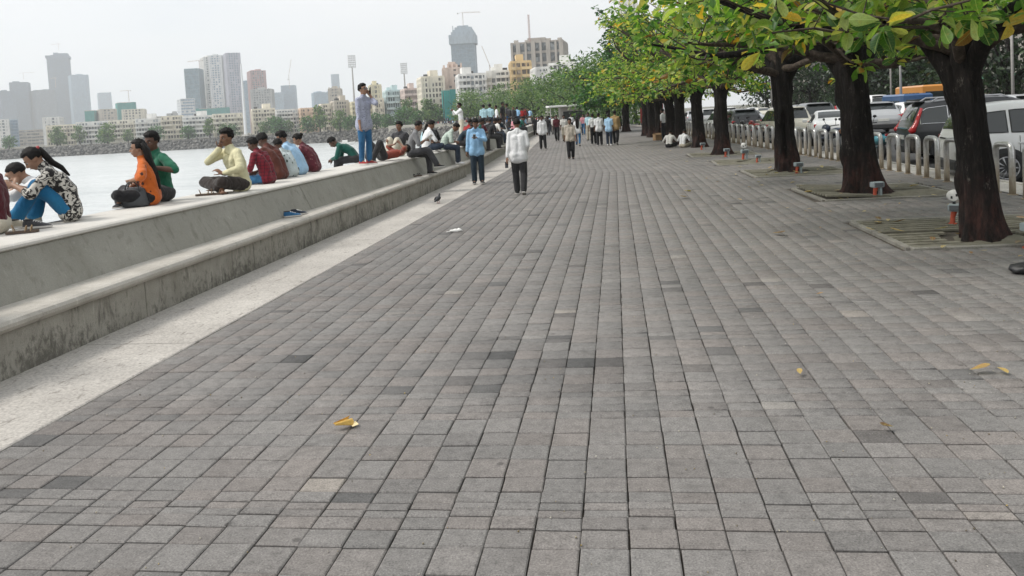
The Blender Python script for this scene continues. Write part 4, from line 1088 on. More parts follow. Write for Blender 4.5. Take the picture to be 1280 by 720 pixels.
def crane(x, y, z0, h, jib, rz, label, luff=0.0):
    root = empty('tower_crane', (x, y, z0), rz, label, 'crane', 'construction cranes over the skyline')
    s_ = h / 30
    mb = MB()
    for a, b in ((-1, -1), (1, -1), (1, 1), (-1, 1)): mb.box((a * .5 * s_, b * .5 * s_, h / 2), (.28 * s_, .28 * s_, h))
    for k in range(int(h / (1.6 * s_))): mb.box((0, 0, (k + .5) * 1.6 * s_), (1.2 * s_, 1.2 * s_, .16 * s_))
    mb.build('mast', M_CRANE, root)
    mb = MB(); c_, q_ = math.cos(luff), math.sin(luff)
    for o in (-.5, .5): mb.tube([(-jib * .3 * c_, o * s_, h - jib * .3 * q_), (jib * c_, o * s_, h + jib * q_)], .22 * s_, 4)
    mb.tube([(-jib * .1 * c_, 0, h + 1.4 * s_ - jib * .1 * q_), (jib * .95 * c_ - q_ * s_, 0, h + jib * .95 * q_ + 1.4 * s_ * c_)], .22 * s_, 4)
    for k in range(12):
        f = k / 12 * jib; mb.tube([(f * c_, -.5 * s_, h + f * q_), (f * c_ - q_ * s_, 0, h + f * q_ + 1.4 * s_ * c_), (f * c_ + jib / 12 * c_, .5 * s_, h + (f + jib / 12) * q_)], .1 * s_, 4, False)
    mb.build('jib', M_CRANE, root)
    mb = MB(); mb.box((-jib * .27 * c_, 0, h - jib * .27 * q_ - .8 * s_), (2.4 * s_, 1.4 * s_, 2.2 * s_)); mb.build('counterweight', M_STEEL, root)
    mb = MB(); mb.box((0, .9 * s_, h - 1.0 * s_), (1.2 * s_, 1.0 * s_, 1.6 * s_)); mb.build('cab', M_STEEL, root)
crane(-1470, 1850, 165, 16, 26, 0.4, 'faint crane on the slim grey blue tower')
crane(-1393, 1862, 140, 24, 28, 2.6, 'faint crane between the slim tower and the tallest left tower')
crane(-1515, 2050, 255, 18, 26, 2.9, 'crane on the crown of the tallest left tower')
crane(-608, 945, 48, 14, 14, 2.9, 'crane on the teal green block')
crane(-239, 1300, 150, 26, 30, 0.3, 'crane on the domed crown of the tall unfinished tower')
crane(-806, 1930, 104, 34, 40, 0.3, 'leaning crane over the far pale blue pair', 1.35)
crane(-76.6, 500, 26, 9, 14, 2.6, 'leaning crane jib behind the white balconied block roof', 1.15)
crane(-591, 1095, 88, 20, 24, 2.8, 'crane above the blue green member of the tall trio')

def floodlight(x, y, h, label, wp):
    root = empty('floodlight_mast', (x, y, -.3), math.atan2(y, x) - math.pi / 2 + .15, label, 'floodlight mast', 'stadium floodlight masts')
    mb = MB(); mb.tube([(0, 0, 0), (0, 0, h * .5), (0, 0, h)], [.75, .55, .35], 8); mb.build('pole', M_STEEL, root)
    mb = MB()
    for k in range(6): mb.box((0, -.3, h - .5 + k * wp * .3), (wp, .15, .12))
    for k in range(5): mb.box((-wp / 2 + wp * k / 4, -.3, h + wp * .7), (.12, .15, wp * 1.7))
    mb.build('frame', M_STEEL, root)
    mb = MB()
    for r_ in range(6):
        for c_ in range(5): mb.box((-wp * .4 + wp * .2 * c_, -.55, h - .3 + r_ * wp * .3), (wp * .15, .3, wp * .2))
    tag(mb.build('lamp', plain('lamp_face', (.62, .62, .62), .4), root), kind='stuff')
floodlight(-154.0, 463.9, 37.5, 'tall floodlight mast with a large lamp panel above the standing man', 4.3)
floodlight(-123.5, 467.9, 32.0, 'smaller floodlight mast right of the tall one', 3.8)
mb = MB(); mb.tube([(0, 0, 0), (0, 0, 18), (0, 0, 36)], [.85, .65, .35], 10)
root = empty('white_pylon', (-183, 379.5, -.3), 0, 'tall plain white tapering pylon rising from the shore road', 'pylon'); mb.build('shaft', plain('pylon_white', (.62, .63, .63), .5), root)
mb = MB(); mb.box((0, 0, .4), (3.2, 3.2, .8)); mb.build('base', M_PALE, root)
mb = MB()
for s_ in (-1, 1): mb.box((s_ * .45, 0, 9), (.18, .18, 18)); mb.box((0, s_ * .45, 9), (.18, .18, 18))
for k in range(14): mb.box((0, 0, .7 + k * 1.28), (1.05, 1.05, .12))
root = empty('roof_mast', (-46.6, 462, 42), 0, 'lattice aerial mast on the broad concrete block', 'mast'); mb.build('lattice', plain('mast_paint', (.45, .3, .27), .6), root)
root['label'] = 'lattice aerial mast on the broad concrete block'

# ---------------------------------------------------------------- rock armour and trees on the far shore
def m_rock():
    m = NM('armour_rock').set(rough=0.95)
    r_ = m.ge.outputs['Random Per Island']
    c = m.ramp(r_, [(0.0, (0.045, 0.044, 0.042)), (0.5, (0.10, 0.097, 0.09)), (0.9, (0.19, 0.18, 0.165)), (1.0, (0.30, 0.285, 0.26))])
    m.col(m.mix(1.0, c, m.ramp(m.noise(.8, 4, .6, m.vec('World')), [(.3, .7), (.7, 1.15)]), 'MULTIPLY')); return m.m
M_ROCK = m_rock()
rng = np.random.default_rng(5)
far_line = [bend(-6.9, t) for t in range(95, 321, 15)] + [(-93, 337), (-106, 351), (-128, 370), (-170, 380), (-217, 386), (-309, 380), (-420, 372), (-600, 380)]
seg_l = [math.dist(far_line[i], far_line[i + 1]) for i in range(len(far_line) - 1)]; tot = sum(seg_l); S0 = sum(seg_l[:14])
def along(s):
    for i, l in enumerate(seg_l):
        if s <= l or i == len(seg_l) - 1:
            a, b = Vector(far_line[i]), Vector(far_line[i + 1]); t = (b - a).normalized(); return a + t * s, t
        s -= l
mb = MB()
mb.sweep([(-7.0, -6), (-0.3, -0.75), (0.4, -0.75), (0.4, -6)], far_line[::1], True); tag(mb.build('armour_bank', M_ROCK, fix=True), kind='structure')
n = 7000; P = []; 
for i in range(n):
    p, t = along(rng.random() * tot); u = rng.random(); nrm = Vector((-t.y, t.x))
    q = p + nrm * (0.2 + 7.0 * u); P.append((q.x, q.y, -0.55 - 5.3 * u + rng.normal(0, .25)))
TETV = np.array([(1, 0, -.6), (-.6, .9, -.6), (-.6, -.9, -.6), (0, 0, 1.0)]) ; TETF = np.array([(0, 2, 1), (0, 1, 3), (1, 2, 3), (2, 0, 3)])
tag(link('rock_armour', scatter('rock_armour', TETV, TETF, np.array(P), frames(rng.normal(0, 1, (n, 3)), rng, 2.0), rng.uniform(.55, 1.05, n), M_ROCK)), kind='stuff')

SHORE_T = [(-306, 408.6), (-291.7, 405.4), (-276, 403.4), (-260.7, 401.4), (-244.5, 401.5), (-224.8, 399.1), (-210.9, 395.9), (-196.9, 392.7), (-178.3, 390.1), (-168.1, 386.4), (-152.1, 383.4), (-144.3, 379.4), (-131.1, 371.1),
           (-123.8, 367), (-109.5, 358.8), (-101.2, 349.8), (-90.1, 336.1), (-76.4, 322.8), (-55.6, 285.2), (-47, 270)]
for i in range(24):
    s_ = rs.uniform(S0, tot - 5); p, t = along(s_); q = p + Vector((t.y, -t.x)) * rs.uniform(8, 22); SHORE_T.append((q.x, q.y))
protos = []
lab_s = ['round green tree on the far shore road', 'tall loose tree on the far shore road', 'low dark bushy tree on the far shore road']
for v in range(3):
    protos.append(cloud_tree(SHORE_T[v][0], SHORE_T[v][1], -.3, (8.5, 11, 7)[v], (4.2, 3.6, 4.6)[v], 80 + v, lab_s[v], 'trees along the far shore', M_LEAFM if v != 2 else M_LEAFD, 1.1, 700, .28, .2, 'shore_tree'))
allT = list(protos)
for i, (x, y) in enumerate(SHORE_T[3:]):
    v = rs.randrange(3); c = copy_tree(protos[v], (x, y, -.3), rs.uniform(0, 6.28)); s_ = rs.uniform(.75, 1.3); c.scale = (s_, s_, s_); c['sort'] = v; allT.append(c)
for v in range(3): protos[v]['sort'] = v
for k, o in enumerate(sorted(allT, key=lambda q: q.location.x / q.location.y)): o['label'] = ('round green', 'tall loose', 'low dark bushy')[o['sort']] + ' tree on the far shore road, %s from the left' % ORD[k]

# trees that carry the avenue on round the bay, and the dark row beyond the road
BAY = 'leafy trees further along the bay'
k = 0
for t, xx, h in ((84, 3.0, 8.8), (97, 5.5, 8.5), (112, 2.5, 9.5), (126, 6, 10), (140, 2.0, 9.5), (156, 6, 10.5), (172, 2, 10), (190, 5, 10.5), (208, 1, 10.5), (228, 4, 11), (248, 0, 11), (262, 6, 11.5), (118, 11, 11), (150, 12, 12), (185, 12, 12.5), (225, 13, 13)):
    p = bend(xx, t)
    cloud_tree(p[0], p[1], 0, h, 4.4 + .012 * t, 120 + k, 'leafy tree where the avenue curves, %s in order after the lone dark green tree' % ORD[k], BAY, M_LEAFM, .34 + t * .0014, 2300, .26, .17); k += 1
ROAD = 'dark trees across the road'
dn = ['dense dark tree across the road', 'dark bushy tree across the road']
for i in range(17):
    t = 14 + i * 7.2; p = bend(33.5 + rs.uniform(-1, 4), t)
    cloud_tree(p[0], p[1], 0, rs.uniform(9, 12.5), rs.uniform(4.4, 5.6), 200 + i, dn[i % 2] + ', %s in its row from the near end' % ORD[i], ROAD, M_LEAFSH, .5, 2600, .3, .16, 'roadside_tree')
# ordinary blocks behind the dark trees
SHOPS = 'blocks behind the dark trees across the road'
M_SHOP = plain('shop_render', (.34, .32, .29), .85, var=.25, scale=.4); M_DARK = plain('shop_glass', (.03, .032, .034), .3)
for i in range(6):
    t = 8 + i * 27; p = bend(50, t); root = empty('street_block', (p[0], p[1], 0), .0, 'street block behind the dark trees, awning in %s' % ['navy', 'brown', 'dark red', 'green', 'pale grey', 'black'][i], 'building', SHOPS)
    hh = rs.uniform(15, 22); mb = MB(); mb.box((.4, 0, hh / 2), (11.2, 24.2, hh)); mb.build('window', M_DARK, root)
    mb = MB()
    for f in range(6): mb.box((0, 0, 4.2 + f * 3.4 - .55), (12, 25, 1.3))
    for q in range(8): mb.box((-5.8, -12.3 + q * 24.6 / 7, hh / 2), (.7, .9, hh))
    mb.build('wall', M_SHOP, root)
    mb = MB()
    for q in range(7): mb.box((-6.6, -10.6 + q * 3.51, 3.1), (1.4, 3.1, .12), rot=Matrix.Rotation(-.25, 3, 'Y'))
    mb.build('awning', plain('awning_cloth%d' % i, [(.05, .12, .3), (.4, .2, .05), (.3, .05, .05), (.06, .2, .12), (.35, .33, .3), (.1, .1, .12)][i], .8), root)
# ================================================================ people
def fabric(name, c, pattern=None, c2=None, scale=1.0, rough=0.85):
    nm = 'cloth_' + name
    if nm in MATS: return MATS[nm]
    m = NM(nm).set(rough=rough, spec=0.2, sheen=0.15)
    v = m.vec('Object')
    f = m.noise(5, 4, 0.6, v)
    base = m.ramp(f, [(0.3, tuple(q * .82 for q in c)), (0.7, tuple(min(.9, q * 1.1) for q in c))])
    if pattern == 'blotch':
        n = m.noise(13 * scale, 3, 0.6, m.vec('Object', (1, 1, 1.3)), 1.6); base = m.mix(m.ramp(n, [(0.47, 0.0), (0.51, 1.0)]), base, c2)
    elif pattern == 'motif':
        d = m.voro(9 * scale, m.vec('Object', (1, 1, .8))); n = m.noise(30, 3, .6, v)
        k = m.ramp(m.math('ADD', d, m.math('MULTIPLY', n, .35)), [(0.33, 1.0), (0.40, 0.0)]); base = m.mix(k, base, c2)
    elif pattern == 'check':
        for ax in (0, 2):
            s = m.sep(v)[ax]; w_ = m.math('FRACT', m.math('MULTIPLY', s, 16 * scale)); base = m.mix(m.math('MULTIPLY', m.ramp(w_, [(0.42, 0.0), (0.5, 1.0), (0.62, 1.0), (0.7, 0.0)]), .6), base, c2)
    elif pattern == 'denim':
        base = m.mix(m.ramp(m.noise(3.2, 4, .6, v), [(.4, 0.0), (.7, .55)]), base, c2)
    elif pattern == 'dots':
        d = m.voro(30 * scale, v); base = m.mix(m.ramp(d, [(.2, 1.0), (.28, 0.0)]), base, c2)
    m.col(base)
    wr = m.noise(6.5, 3, .55, m.vec('Object', (1, 1, .55)), 0.9)
    m.bump(m.math('ADD', wr, m.math('MULTIPLY', m.noise(130, 2, .5, v), .03)), .75, .05)
    return m.m
def skin(name, c):
    nm = 'skin_' + name
    if nm in MATS: return MATS[nm]
    m = NM(nm).set(rough=.5, spec=.35)
    m.b.inputs['Subsurface Weight'].default_value = .06; m.b.inputs['Subsurface Radius'].default_value = (.01, .004, .002)
    m.col(m.ramp(m.noise(9, 4, .6, m.vec('Object')), [(.3, tuple(q * .85 for q in c)), (.7, tuple(q * 1.12 for q in c))])); return m.m
SK = dict(a=skin('brown', (.20, .105, .065)), b=skin('tan', (.30, .17, .11)), c=skin('deep', (.115, .06, .04)))
HAIR = NM('hair_black').set(rough=.6, spec=.2); HAIR.col(HAIR.ramp(HAIR.noise(60, 3, .6, HAIR.vec('Object', (1, 1, .2))), [(.3, (.005, .0045, .004)), (.7, (.012, .010, .009))])).bump(HAIR.noise(90, 3, .6, HAIR.vec('Object', (1, 1, .15))), .5, .01); HAIR = HAIR.m
M_EYE = plain('eye_dark', (.012, .01, .01), .2); M_LIP = plain('lip', (.16, .06, .05), .5); M_SOLE = plain('shoe_sole', (.5, .48, .45), .7); M_EYEW = plain('eye_white', (.33, .30, .27), .45)
COLS = dict(white=((.74, .74, .74),), offwhite=((.66, .64, .60),), cream=((.58, .53, .43),), yellow=((.66, .62, .40),), ltblue=((.36, .55, .74),), skyblue=((.30, .52, .75),), cyan=((.42, .62, .68),), grey=((.22, .22, .225),), dkgrey=((.055, .055, .06),),
            black=((.016, .016, .018),), navy=((.02, .035, .05),), maroon=((.085, .016, .022),), brown=((.11, .035, .025),), dkgreen=((.012, .085, .065),), green=((.02, .13, .075),), red=((.30, .02, .02),), rust=((.26, .06, .04),), tan=((.40, .27, .13),), beige=((.47, .42, .35),),
            khaki=((.42, .38, .30),), pink=((.62, .28, .32),), charcoal=((.035, .034, .036),), brownblack=((.035, .027, .024),))
def cl(k):
    if k == 'jeans': return fabric('jeans', (.022, .10, .22), 'denim', (.07, .21, .36))
    if k == 'bluejeans': return fabric('bluejeans', (.012, .115, .25), 'denim', (.03, .20, .36))
    if k == 'dkjeans': return fabric('dkjeans', (.02, .03, .05), 'denim', (.05, .065, .09))
    if k == 'zebra': return fabric('zebra', (.60, .57, .51), 'blotch', (.018, .016, .016))
    if k == 'orange': return fabric('orange', (.56, .13, .022), 'motif', (.05, .022, .016))
    if k == 'check': return fabric('check', (.20, .018, .03), 'check', (.03, .012, .02))
    if k == 'maroonprint': return fabric('maroonprint', (.12, .025, .035), 'motif', (.26, .13, .12), 2.0)
    if k == 'whiteprint': return fabric('whiteprint', (.52, .58, .58), 'motif', (.07, .10, .09))
    if k == 'bluedots': return fabric('bluedots', (.40, .42, .52), 'dots', (.09, .09, .17))
    if k == 'greencheck': return fabric('greencheck', (.52, .60, .53), 'check', (.30, .38, .32), .8)
    return fabric(k, COLS[k][0])

def ik(a, b, l1, l2, hint):
    a, b, hint = Vector(a), Vector(b), Vector(hint); d = b - a; L_ = d.length
    if L_ > (l1 + l2) * .999: d = d * ((l1 + l2) * .999 / L_); b = a + d; L_ = d.length
    L_ = max(L_, abs(l1 - l2) + .01)
    c_ = (l1 * l1 + L_ * L_ - l2 * l2) / (2 * L_); h_ = math.sqrt(max(0, l1 * l1 - c_ * c_))
    t = d.normalized(); n = hint - t * hint.dot(t)
    n = n.normalized() if n.length > 1e-5 else t.orthogonal().normalized()
    return a + t * c_ + n * h_, b
def finger_hand(mb, w_, d, nrm, side, s, curl, thick=1.0):
    """palm, four fingers of different lengths with knuckle bends, and a thumb from the side of the palm"""
    d = d.normalized(); nrm = (nrm - d * nrm.dot(d)).normalized(); lat = d.cross(nrm) * side      # lat points to the thumb's side
    pc = w_ + d * .045 * s
    for o in (-.024, -.008, .008, .024): mb.cone(w_ + lat * o * .6 * s, pc + d * .045 * s + lat * o * s, .014 * s * thick, .0125 * s * thick, 8)
    for o, ln in ((.030, .068), (.010, .078), (-.010, .072), (-.029, .056)):
        p = pc + d * .045 * s + lat * o * s; q = d.copy(); ln *= s
        for k, fr_ in enumerate((.42, .32, .26)):
            an = R(curl * (18, 42, 34)[k]); ax = lat * side
            q = (q * math.cos(an) + nrm * math.sin(an)).normalized(); n_ = p + q * ln * fr_ / .92
            mb.cone(p, n_, (.0088 - .0009 * k) * s * thick, (.0080 - .0009 * k) * s * thick, 7); p = n_
    p = w_ + d * .02 * s + lat * .026 * s; q = (d * .62 + lat * .72 + nrm * .28 * curl).normalized()
    for k, l_ in enumerate((.040, .030, .026)):
        n_ = p + q * l_ * s; mb.cone(p, n_, (.0115 - .001 * k) * s * thick, (.0105 - .001 * k) * s * thick, 7); p = n_
        q = (q * .85 + d * .35 + nrm * .22 * curl).normalized()
def remesh(o, voxel, it=3, fac=.5):
    r_ = o.modifiers.new('surface', 'REMESH'); r_.mode = 'VOXEL'; r_.voxel_size = voxel; r_.use_smooth_shade = True
    sm = o.modifiers.new('smooth', 'SMOOTH'); sm.factor = fac; sm.iterations = it
    return o
FOLD = bpy.data.textures.new('folds', 'CLOUDS'); FOLD.noise_scale = .13; FOLD.noise_depth = 2
def folds(o, k=.03):
    d_ = o.modifiers.new('folds', 'DISPLACE'); d_.texture = FOLD; d_.texture_coords = 'LOCAL'; d_.strength = k; d_.mid_level = .42
    return o
def shoe(root, ank, toe, up, s, mat, sole=M_SOLE, open_=False):
    toe = toe.normalized(); up = (up - toe * up.dot(toe)).normalized(); lt = up.cross(toe)
    M = Matrix((toe, lt, up)).transposed(); base = ank - up * .075 * s
    pr = [(-.075, .030, .075), (-.06, .036, .085), (-.01, .038, .088), (.05, .040, .072), (.10, .047, .054), (.15, .046, .042), (.18, .032, .030), (.192, .012, .018)]
    vs = []; fs = []; n = 9
    for (x, w_, h_) in pr:
        for k in range(n):
            a = math.pi * k / (n - 1); vs.append(base + M @ Vector((x, -w_ * math.cos(a), .018 + (h_ - .018) * math.sin(a) ** .7)) * s)
    for i in range(len(pr) - 1):
        for k in range(n - 1): a = i * n + k; fs.append((a, a + n, a + n + 1, a + 1))
    fs.append(tuple(range(n))); fs.append(tuple(reversed([(len(pr) - 1) * n + k for k in range(n)])))
    mb = MB().add(vs, fs); sh = mb.build('shoe', mat, root, True)
    vs = []
    for z_ in (0, .020):
        for (x, w_, h_) in pr: vs.append(base + M @ Vector((x * 1.03, w_ * 1.06, z_)) * s)
        for (x, w_, h_) in pr[::-1]: vs.append(base + M @ Vector((x * 1.03, -w_ * 1.06, z_)) * s)
    m_ = len(pr) * 2
    MB().add(vs, [tuple(range(m_))[::-1], tuple(range(m_, 2 * m_))] + [(i, (i + 1) % m_, m_ + (i + 1) % m_, m_ + i) for i in range(m_)]).build('sole', sole, sh)

def person(lab, x, y, z, yaw, pose, top='white', legs='black', shoes='black', sk='a', h=1.68, hair='short', sleeves='short', vox=None, tuck=True, face=True, fat=0.0, group=None, extra=None, female=False, **kw):
    q = dict(pel=(0, 0, .93), a1=2, a2=4, side=0, tw=0, hp=4, hy=0, ht=0, hl=(.04, .26, .80), hr=(.04, -.26, .80), el=(-1, .35, -.2), er=(-1, -.35, -.2), fl=(0, .10, .085), fr=(0, -.10, .085), kl=(1, .15, 0), kr=(1, -.15, 0), tl=(1, .15, 0), tr=(1, -.15, 0), curl=.6, pn=None)
    q.update(pose); q.update(kw); s = h / 1.70; V = Vector
    dist = math.hypot(x, y); vox = vox or (.0095 if dist < 14.5 else (.0125 if dist < 23 else (.017 if dist < 40 else .024)))
    root = empty('person', (x, y, z), yaw, lab, 'person', group)
    root.scale = (s, s, s)
    P = V(q['pel']); a1, a2, sd = R(q['a1']), R(q['a2']), R(q['side'])
    d1 = V((math.sin(a1), math.sin(sd), math.cos(a1))).normalized(); d2 = V((math.sin(a2), math.sin(sd) * 1.2, math.cos(a2))).normalized()
    Mi = P + d1 * .22; C = Mi + d2 * .29
    tw = R(q['tw']); L0 = V((0, 1, 0)); Lp = V((0, 1, 0)); Ls = (Matrix.Rotation(tw, 3, d2) @ (L0 - d2 * L0.dot(d2)).normalized()); Fs = Ls.cross(d2)
    sw = .155 if female else .172; hw = .092
    S = {1: C - d2 * .035 + Ls * sw, -1: C - d2 * .035 - Ls * sw}; H_ = {1: P + Lp * hw, -1: P - Lp * hw}
    # head
    hp, hy_, ht_ = R(q['hp']), R(q['hy']), R(q['ht'])
    HM = Matrix.Rotation(tw + hy_, 3, 'Z') @ Matrix.Rotation(hp, 3, 'Y') @ Matrix.Rotation(ht_, 3, 'X')      # columns: face, left, crown
    fwd, lft, crn = HM.col[0].copy(), HM.col[1].copy(), HM.col[2].copy()
    nk = C + d2 * .055; hc = nk + (d2 * .4 + crn).normalized() * .125 + fwd * .018
    hp_ = lambda a, b, c_: hc + fwd * a + lft * b + crn * c_
    mb = MB()
    def torso(m_, g, lo=True, hi=True, gb=0):
        pr, mr, cr = .096 + g + gb, .088 + g + fat + gb, .100 + g
        if lo: m_.cone(P - Lp * .07, P + Lp * .07, pr, pr, 14)
        for e in (-1, 1):
            m_.cone(P + Lp * .065 * e, Mi + Ls * .055 * e + Fs * fat * .5, pr * (1 if lo else .9), mr, 14)
            m_.cone(Mi + Ls * .055 * e + Fs * fat * .5, C - d2 * .14 + Ls * .075 * e, mr, cr, 14)
            m_.cone(C - d2 * .14 + Ls * .075 * e, S[e] - Ls * .045 * e - d2 * .025, cr, .062 + g, 12)
            m_.cone(S[e] - Ls * .06 * e, nk - d2 * .02, .050 + g, .05 + g * .3, 10)
            if female and hi: m_.ell(C - d2 * .19 + Ls * .075 * e + Fs * .075, (.062 + g, .065 + g, .062 + g), 10, 8)
    torso(mb, -.012)
    mb.cone(C - d2 * .02, hc - crn * .03 - fwd * .012, .053, .052, 12)
    # skull, jaw, nose, ears, brow, lips
    mb.ell(hp_(-.012, 0, .03), (.094, .074, .094), 16, 12, HM); mb.ell(hp_(.028, 0, -.035), (.062, .057, .070), 14, 10, HM); mb.ell(hp_(.048, 0, -.082), (.030, .032, .026), 10, 8, HM)
    mb.cone(hp_(.083, 0, .022), hp_(.104, 0, -.016), .010, .0145, 8); mb.ell(hp_(.092, 0, -.022), (.013, .019, .010), 8, 6, HM)
    mb.ell(hp_(.074, 0, .034), (.016, .052, .010), 10, 6, HM); mb.ell(hp_(.083, 0, -.056), (.012, .024, .012), 8, 6, HM)
    for e in (-1, 1):
        mb.ell(hp_(-.008, .074 * e, -.002), (.019, .012, .032), 8, 6, HM); mb.ell(hp_(.055, .040 * e, -.018), (.026, .024, .024), 8, 6, HM)
    sh = MB(); tr = MB(); g = .014
    torso(sh, g - .004 if tuck else g - .002, lo=True, gb=0 if tuck else .012)
    seated = P.z < .5
    if not tuck and not seated: sh.cone(P - Lp * .075 - V((0, 0, .09)), P + Lp * .075 - V((0, 0, .09)), .124, .124, 16); sh.cone(P - Lp * .07, P + Lp * .07, .120, .120, 14)
    # arms
    thick = 1.0 if vox < .011 else 1.35
    for e, hk, ek in ((1, 'hl', 'el'), (-1, 'hr', 'er')):
        el, ha = ik(S[e], q[hk], .285, .25, q[ek])
        mb.cone(S[e], el, .046, .037, 10); mb.cone(el, el.lerp(ha, .35), .038, .039, 10); mb.cone(el.lerp(ha, .35), ha, .039, .026, 10)
        dd = (ha - el).normalized()
        pn = V(q['pn']) if q['pn'] else (-Ls * e * .8 + Fs * .35)
        hd = dd if not q.get('hdir') else (dd * .5 + V(q['hdir'])).normalized()
        finger_hand(mb, ha, hd, pn, e, 1.0, q['curl'], thick)
        r0 = .066 if not female else .058
        sh.cone(S[e], S[e].lerp(el, .95 if sleeves != 'none' else .1), r0, .055, 12)
        if sleeves == 'long': sh.cone(el, el.lerp(ha, .93), .054, .040, 12)
        elif sleeves == 'half': sh.cone(el, el.lerp(ha, .25), .054, .050, 12)
        elif sleeves == 'roll': sh.cone(el, el.lerp(ha, .5), .053, .046, 12)
    # legs
    for e, fk, kk, tk in ((1, 'fl', 'kl', 'tl'), (-1, 'fr', 'kr', 'tr')):
        kn, an = ik(H_[e], q[fk], .425, .415, q[kk])
        mb.cone(H_[e], kn, .072, .050, 10); mb.cone(kn, kn.lerp(an, .3), .050, .050, 10); mb.cone(kn.lerp(an, .3), an, .050, .032, 10); mb.cone(an, an + V(q[tk]).normalized() * .06 - V((0, 0, .02)), .032, .03, 8)
        lg = .013 if legs in ('jeans', 'bluejeans') else .026
        tr.cone(H_[e], kn, .088 + lg * .5, .058 + lg, 14); tr.cone(kn, kn.lerp(an, .35), .058 + lg, .055 + lg, 14); tr.cone(kn.lerp(an, .35), kn.lerp(an, .95), .055 + lg, .046 + lg * (2.4 if kw.get('flare') else 1), 14)
        if not kw.get('barefoot'): shoe(root, an, V(q[tk]), V((0, 0, 1)) if not q.get('up' + fk[1]) else V(q['up' + fk[1]]), 1.0, cl(shoes) if shoes in COLS or shoes in ('jeans',) else shoes)
        else:
            t_ = V(q[tk]).normalized(); lt = V((-t_.y, t_.x, 0))
            mb.cone(an - V((0, 0, .045)) - t_ * .03, an - V((0, 0, .055)) + t_ * .12, .030, .026, 8)
            for j in range(5): mb.cone(an - V((0, 0, .06)) + t_ * .11 + lt * (.036 - .018 * j) * e, an - V((0, 0, .062)) + t_ * (.165 - .008 * j) + lt * (.040 - .020 * j) * e, .012, .009, 6)
        if not tuck and not seated:      # the shirt falls over the hips and the top of the thighs
            sh.cone(H_[e] - Lp * .015 * e, H_[e].lerp(kn, .20), .118 + g, .112 + g, 14)
    pr_ = .112 if tuck else .100
    tr.cone(P - Lp * .072, P + Lp * .072, pr_, pr_, 14)
    for e in (-1, 1):
      if tuck or seated: tr.cone(P + Lp * .062 * e, P + d1 * .10 + Lp * .055 * e, .108, .098 + fat * .8, 12)
    sh.cone(C - d2 * .01, nk + d2 * .004, .066, .060, 12)      # collar
    remesh(mb.build('body', SK[sk], root, True), vox, 2)
    folds(remesh(sh.build('shirt', cl(top), root, True), vox * 1.15, 3), .034 if dist < 15 else .009)
    folds(remesh(tr.build('trousers', cl(legs), root, True), vox * 1.15, 3), .032 if dist < 15 else .012)
    # hair: a cap over the skull, open at the face
    rg = random.Random(int(abs(x) * 971 + y * 131)); ph = rg.uniform(0, 9)
    nu, nv = (44, 28) if dist < 24 else (24, 14); vs = []; ok = {}
    thk = {'short': .020, 'crop': .013, 'tied': .016, 'long': .018, 'bun': .016}.get(hair, .02)
    for j in range(nv + 1):
        th = math.pi * j / nv
        for i in range(nu):
            a = 2 * math.pi * i / nu; dx, dy, dz = math.sin(th) * math.cos(a), math.sin(th) * math.sin(a), math.cos(th)
            front = dx > .30 and dz < (.50 if hair in ('short', 'crop') else .58) - .12 * abs(dy)
            side_ = dz < (-.12 if hair in ('short', 'crop') else -.25) and dx > -.35
            low_ = dz < (-.52 if hair in ('short', 'crop') else -.60)
            ed = min(1.0, max(0.25, max(.62 - dx if dz < .58 else 1.0, 0) * 2.2)) * min(1.0, max(.3, (dz + .70) * 1.6))
            k = -.012 if (front or side_ or low_) else thk * ed * (1 + .35 * mnoise.noise(V((dx * 4 + ph, dy * 4, dz * 4))) + .55 * mnoise.noise(V((dx * 13 + ph, dy * 13, dz * 9)))) + (.010 if dz > .5 and hair == 'short' else 0)
            vs.append(hp_(-.012 + (.094 + k) * dx, (.074 + k) * dy, .03 + (.094 + k) * dz))
    fs = [(j * nu + i, (j + 1) * nu + i, (j + 1) * nu + (i + 1) % nu, j * nu + (i + 1) % nu) for j in range(nv) for i in range(nu)]
    hm_b = MB().add(vs, fs)
    bk = hp_(-.10, 0, .03)
    if hair == 'tied':       # pony tail with a band
        hm_b.tube([hp_(-.085, 0, .05), hp_(-.115, 0, .035) + V((0, 0, .004)), hp_(-.13, .0, .0) - V((0, 0, .035)), C - Fs * .085 + d2 * .05, C - Fs * .125 - d2 * .05, C - Fs * .135 - d2 * .17], [.020, .030, .036, .034, .028, .010], 10)
    elif hair == 'long':
        for o in (-.05, -.02, .015, .05): hm_b.tube([hp_(-.06, o, .07), hp_(-.105, o * 1.1, -.03), C - Fs * .085 + Ls * o * 1.3 + d2 * .02, C - Fs * .105 + Ls * o * 1.4 - d2 * .15, C - Fs * .115 + Ls * o * 1.2 - d2 * .30, C - Fs * .11 + Ls * o * .9 - d2 * .43], [.035, .045, .042, .036, .028, .008], 8)
    elif hair == 'bun': hm_b.ell(hp_(-.125, 0, .055), (.040, .045, .042), 12, 8)
    hb_ = hm_b.build('hair', HAIR, root, True)
    if hair == 'tied' and dist < 12: MB().ell(hp_(-.112, 0, .055), (.022, .030, .030), 10, 8).build('hair_band', plain('hair_band_red', (.35, .05, .05), .6), root, True)
